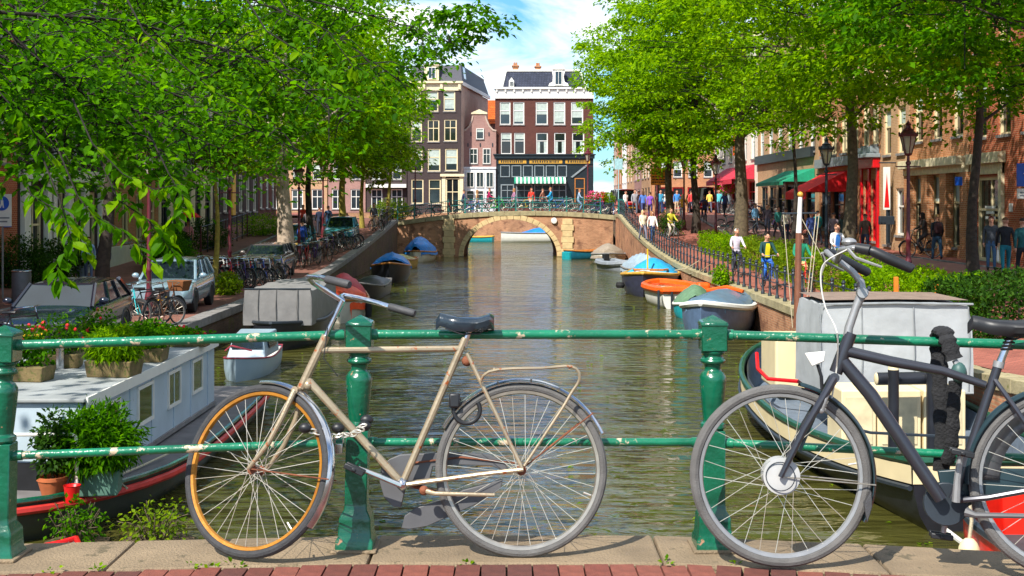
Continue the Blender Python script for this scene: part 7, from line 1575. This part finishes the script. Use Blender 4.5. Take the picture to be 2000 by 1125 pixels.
walker('walker in a white jumper and blue jeans beside the cream coat', 1274, 8.6, 10, 'walk2', (238, 234, 228), (40, 78, 140), (170, 120, 70), 'long', Y=69)
walker('man in a black leather jacket and jeans walking off with a maroon backpack', 1830, 16.2, 175, 'walk', (40, 42, 48), (62, 92, 120), (196, 150, 90), 'short', extra='backpack', Y=47.2)
walker('man in a grey jacket and torn jeans facing the cream doorway crossing', 1936, 15.4, -20, 'stand', (70, 74, 82), (70, 104, 140), (150, 60, 40), 'short', Y=40)
wq = walker('woman in a black coat and teal trousers carrying a white bag', 1964, 14.9, 165, 'walk2', (26, 28, 36), (24, 116, 132), (110, 70, 44), 'short', Y=37.2)
g = MB(); g.loft([[(.20, -.08, .45), (.26, -.08, .45), (.26, .18, .45), (.20, .18, .45)], [(.21, -.04, .78), (.25, -.04, .78), (.25, .14, .78), (.21, .14, .78)]]); g.tube([(.23, 0, .77), (.235, .05, .88), (.23, .1, .77)], .008, 5); bgo = g.build('shopping_bag', M['white'], None, 30, .01); bgo.location = wq.location; bgo.rotation_euler = wq.rotation_euler; bgo['label'] = 'white shopping bag carried by the woman in teal trousers'; bgo['category'] = 'bag'
walker('person in a teal jacket cut off by the edge of the view', 1998, 14.8, 170, 'walk', (24, 84, 88), (30, 40, 50), (50, 36, 30), 'short', Y=35.6)
for px, Y, rz, pose, top, legs, hair, lab in ((1475, 72, 30, 'stand', (120, 176, 214), (60, 64, 80), (90, 60, 44), 'person in a light blue shirt resting by the green awning'), (1499, 71, -30, 'stand', (96, 84, 96), (70, 74, 92), (50, 36, 30), 'person in plum grey standing next to the light blue shirt'), (1585, 60, 150, 'stand', (70, 92, 160), (60, 84, 130), (60, 44, 36), 'person in a blue coat under the red awning'), (1597, 62, 190, 'walk', (30, 150, 150), (40, 44, 56), (50, 40, 34), 'person in a turquoise top by the dark lamp post'), (1628, 58, 170, 'stand', (130, 116, 124), (60, 66, 80), (40, 30, 28), 'person in a mauve top looking at the awning shop'), (1646, 57, 200, 'walk2', (44, 70, 70), (46, 60, 60), (70, 50, 40), 'person in dark green half behind the mottled trunk'),
    (1440, 78, 10, 'walk', (216, 180, 150), (60, 60, 70), (90, 60, 40), 'walker in peach near the thick mottled trunk'), (1270, 84, 170, 'walk', (134, 80, 180), (70, 60, 110), (60, 40, 30), 'person in violet near the crossing'), (1256, 85, 190, 'walk2', (80, 120, 200), (60, 70, 120), (90, 60, 40), 'person in blue with a bag near the crossing'), (1290, 88, 10, 'stand', (60, 150, 190), (40, 60, 110), (50, 40, 30), 'person in sky blue behind the orange street sign'), (1240, 88, 0, 'walk', (150, 150, 156), (90, 96, 110), (50, 40, 30), 'walker in grey coming off the far bridge'), (1322, 90, 0, 'stand', (60, 130, 200), (200, 180, 150), (90, 60, 40), 'person in blue top and pale trousers far up the street'), (1350, 94, 180, 'walk', (200, 60, 60), (60, 60, 80), (60, 40, 30), 'person in red far up the street'), (1404, 88, 0, 'walk2', (90, 190, 200), (60, 60, 80), (70, 50, 40), 'person in aqua by the pink shop')):
    walker(lab, px, 0, rz, pose, top, legs, hair, 'short' if pose != 'walk2' else 'long', Y=Y)
for px, Y, rz, pose, top, legs, hair, lab in ((1300, 96, 10, 'walk', (230, 230, 226), (60, 80, 130), (80, 56, 40), 'walker in white left of the two slim trees far up the street'), (1313, 98, 170, 'walk2', (206, 120, 60), (50, 54, 70), (60, 44, 36), 'walker in rust orange far up the street'), (1346, 100, 20, 'stand', (110, 130, 60), (60, 60, 70), (70, 50, 40), 'person in moss green far up the street'), (1386, 96, 180, 'walk', (236, 200, 90), (90, 90, 110), (110, 80, 50), 'walker in straw yellow before the red delivery van'), (1415, 84, 15, 'walk2', (60, 70, 120), (40, 44, 56), (50, 38, 30), 'walker in indigo near the pink shop awning'), (1455, 80, 190, 'stand', (180, 60, 70), (50, 60, 90), (60, 44, 36), 'person in brick red below the green awning'), (1520, 68, 20, 'walk', (70, 160, 150), (70, 74, 84), (90, 64, 44), 'walker in sea green under the green awning'), (1535, 66, 170, 'stand', (226, 218, 200), (40, 50, 80), (50, 40, 32), 'person in ivory before the dark shop windows'), (1560, 70, 10, 'walk2', (50, 54, 64), (90, 84, 80), (120, 80, 50), 'walker in charcoal between the awnings'), (1222, 96, 30, 'walk', (230, 226, 220), (80, 90, 120), (70, 50, 40), 'walker in white just behind the pale pole'), (1248, 97, 200, 'stand', (60, 50, 60), (40, 44, 60), (40, 32, 28), 'person in black in front of the red van'), (1690, 52, 170, 'walk', (90, 70, 60), (46, 54, 76), (60, 44, 36), 'walker in brown passing the red shop front')):
    walker(lab, px, 0, rz, pose, top, legs, hair, 'short' if pose != 'walk2' else 'long', Y=Y)
GB = 'people crossing the far bridge'
for px, Y, rz, pose, top, legs, hair, lab in ((908, 92.5, 95, 'cycle', (50, 60, 96), (40, 44, 60), (60, 40, 30), 'cyclist in navy with a flower basket on the bridge'), (932, 93, 80, 'stand', (196, 160, 110), (120, 110, 100), (150, 110, 70), 'person in a tan coat on the far bridge'), (958, 92.6, 85, 'cycle', (176, 30, 90), (90, 60, 50), (110, 70, 40), 'cyclist in a magenta jacket on the bridge'), (1004, 93, 100, 'walk', (170, 120, 150), (80, 110, 80), (160, 110, 70), 'walker in dusty pink on the far bridge'), (1038, 91.9, 10, 'stand', (224, 60, 44), (232, 226, 220), (170, 80, 40), 'person in red and white standing at the middle of the bridge'), (1073, 92.4, -85, 'cycle', (30, 150, 206), (50, 120, 180), (170, 120, 80), 'cyclist in a bright blue jacket on the bridge'), (1060, 94, 60, 'walk2', (150, 100, 80), (60, 60, 70), (90, 60, 44), 'walker in brown behind the bright blue jacket'), (1134, 92.4, 88, 'cycle', (150, 176, 200), (120, 150, 180), (150, 100, 60), 'cyclist in pale blue at the sunny end of the bridge'), (1196, 94, 180, 'stand', (40, 56, 80), (40, 70, 120), (50, 40, 30), 'man in dark blue by the pale pole at the bridge end'), (1184, 95, 40, 'walk', (214, 60, 110), (60, 60, 80), (80, 50, 30), 'person in pink by the flowers at the bridge end')):
    X = at(px, Y); z = zt(X) - .07
    if pose == 'cycle':
        dup(bp0, (X, Y, z), R(rz), 'bicycle under the ' + ' '.join(lab.split()[1:9]), 'ridden bicycles', {'frame': BC[cols[px % 12]]}); v = Vector((-math.sin(R(rz)) * .2, math.cos(R(rz)) * .2, 0)); person(lab, Vector((X, Y, z)) + v, rz, pose, top, legs, hair, grp=GB)
    else: person(lab, (X, Y, z), rz, pose, top, legs, hair, 'long' if pose != 'walk2' else 'short', grp=GB)
GL = 'people on the shaded street'
for px, Y, rz, pose, top, legs, hair, lab in ((173, 48.6, 20, 'walk', (150, 180, 220), (96, 110, 140), (120, 70, 44), 'person in a pale blue shirt walking past the white pilasters'), (203, 48, 200, 'stand', (30, 46, 84), (40, 76, 120), (40, 30, 28), 'person in navy half hidden behind the dark trunk'), (368, 64, 10, 'stand', (226, 150, 160), (60, 70, 110), (110, 70, 44), 'person in pink under a small red parasol'), (600, 74, 180, 'walk', (96, 90, 96), (50, 60, 90), (60, 44, 36), 'person in grey among the group past the pale trunk'), (624, 76, 190, 'walk2', (30, 40, 66), (36, 40, 56), (40, 30, 28), 'man in a navy coat walking away beside the slim lamp'), (641, 77, 170, 'walk', (34, 60, 90), (40, 90, 130), (50, 36, 30), 'person in dark blue beside the man in navy'), (592, 78, 10, 'stand', (220, 60, 40), (60, 60, 70), (90, 60, 40), 'person in an orange red top by the pale trunk'), (730, 79.5, 30, 'stand', (70, 72, 80), (176, 140, 110), (110, 70, 50), 'man in a grey jacket standing near the bridge ramp'), (590, 64, 170, 'stand', (40, 80, 170), (40, 50, 90), (60, 44, 36), 'person in royal blue behind the parked bikes')):
    walker(lab, px, 0, rz, pose, top, legs, hair, 'short', Y=Y, grp=GL)
X = at(372, 63.6); pr = thing('parasol', 'small bright red parasol held over the person in pink', 'parasol', (X, 63.4, gz(X, 63.4))); g = MB(); g.lathe([(.001, 2.35), (.35, 2.22), (.62, 2.0), (.60, 1.99), (.001, 2.3)], n=10); g.build('canopy', M['awning_red'], pr, 0); seg('pole', pr, [(0, 0, .9), (0, 0, 2.4)], .012, M['iron'], 6)
# flower stall at the bridge end, hanging baskets
for i, (px, Y, x_) in enumerate(((1160, 92.2, 0), (1175, 92.3, 0), (1188, 92.2, 0))):
    X = at(px, Y); t = thing('flower_tub', ['tub of pink flowers left of three at the sunny end of the far bridge', 'middle tub of red and pink flowers at the end of the far bridge', 'tub of green and yellow flowers at the end of the far bridge'][i], 'plant', (X, Y, zt(X) - .05)); g = MB(); g.lathe([(.25, 0), (.34, .9), (.001, .9)], n=12); g.build('pot', M['iron'], t)
    blob(np.random.default_rng(60 + i), (0, 0, 1.25), (.5, .4, .42), 500, .12, [plain('pink_petals', (226, 70, 130), .7), M['petal'], M['leaf_lime']][i], 'blossom', parent=t, kind='stuff'); blob(np.random.default_rng(70 + i), (0, 0, 1.2), (.5, .4, .4), 400, .12, M['leaf'], 'foliage', parent=t, kind='stuff')
for k, (Y, z) in enumerate(((98, 5.4), (95.5, 5.2))):
    t = thing('flower_basket', ['hanging basket of red and orange flowers by the pink shop', 'second hanging flower basket closer to the green awning'][k], 'plant', (RXF - 1.2, Y, z)); blob(np.random.default_rng(80 + k), (0, 0, 0), (.6, .6, .5), 500, .15, M['petal'] if k == 0 else plain('pink_petals', (226, 70, 130)), 'blossom', parent=t, kind='stuff'); blob(np.random.default_rng(85 + k), (0, 0, -.1), (.6, .6, .5), 500, .15, M['leaf'], 'foliage', parent=t, kind='stuff'); seg('bracket', t, [(0, 0, .4), (1.2, 0, .6)], .03, M['iron'], 5)
# mooring lines
for px0, py0, Y0, X1, Y1, lab in ((1318, 528, 52, RX + .2, 50.5, 'pale mooring rope from the navy launch to the quay fence'), (1345, 535, 51.5, RX + .2, 47.6, 'second pale mooring rope from the navy launch bow')):
    p0 = P(px0, py0, Y0); p1 = Vector((X1, Y1, gz(RX, Y1) + .45)); t = thing('mooring_rope', lab, 'rope', p0); seg('line', t, [(0, 0, 0), (p1 - p0) * .5 + Vector((0, 0, -.12)), p1 - p0], .018, M['rope'], 5)
# railing in front of the panelled house
t = thing('street_railing', 'dark railing with a maroon post in front of the panelled house', 'railing', (-16.2, 64, gz(-16.2, 64)))
for i in range(10): z = gz(-16.2, 64 + i * 1.4) - gz(-16.2, 64); mb = MB(); mb.bx(-.03, .03, i * 1.4 - .03, i * 1.4 + .03, z, z + 1.5); mb.build('post', M['maroon'] if i % 4 == 0 else M['iron'], t, 0)
for hh_ in (1.45, .2): mb = MB(); mb.tube([(0, i * 1.4, gz(-16.2, 64 + i * 1.4) - gz(-16.2, 64) + hh_) for i in range(10)], .025, 5); mb.build('rail', M['iron'], t)
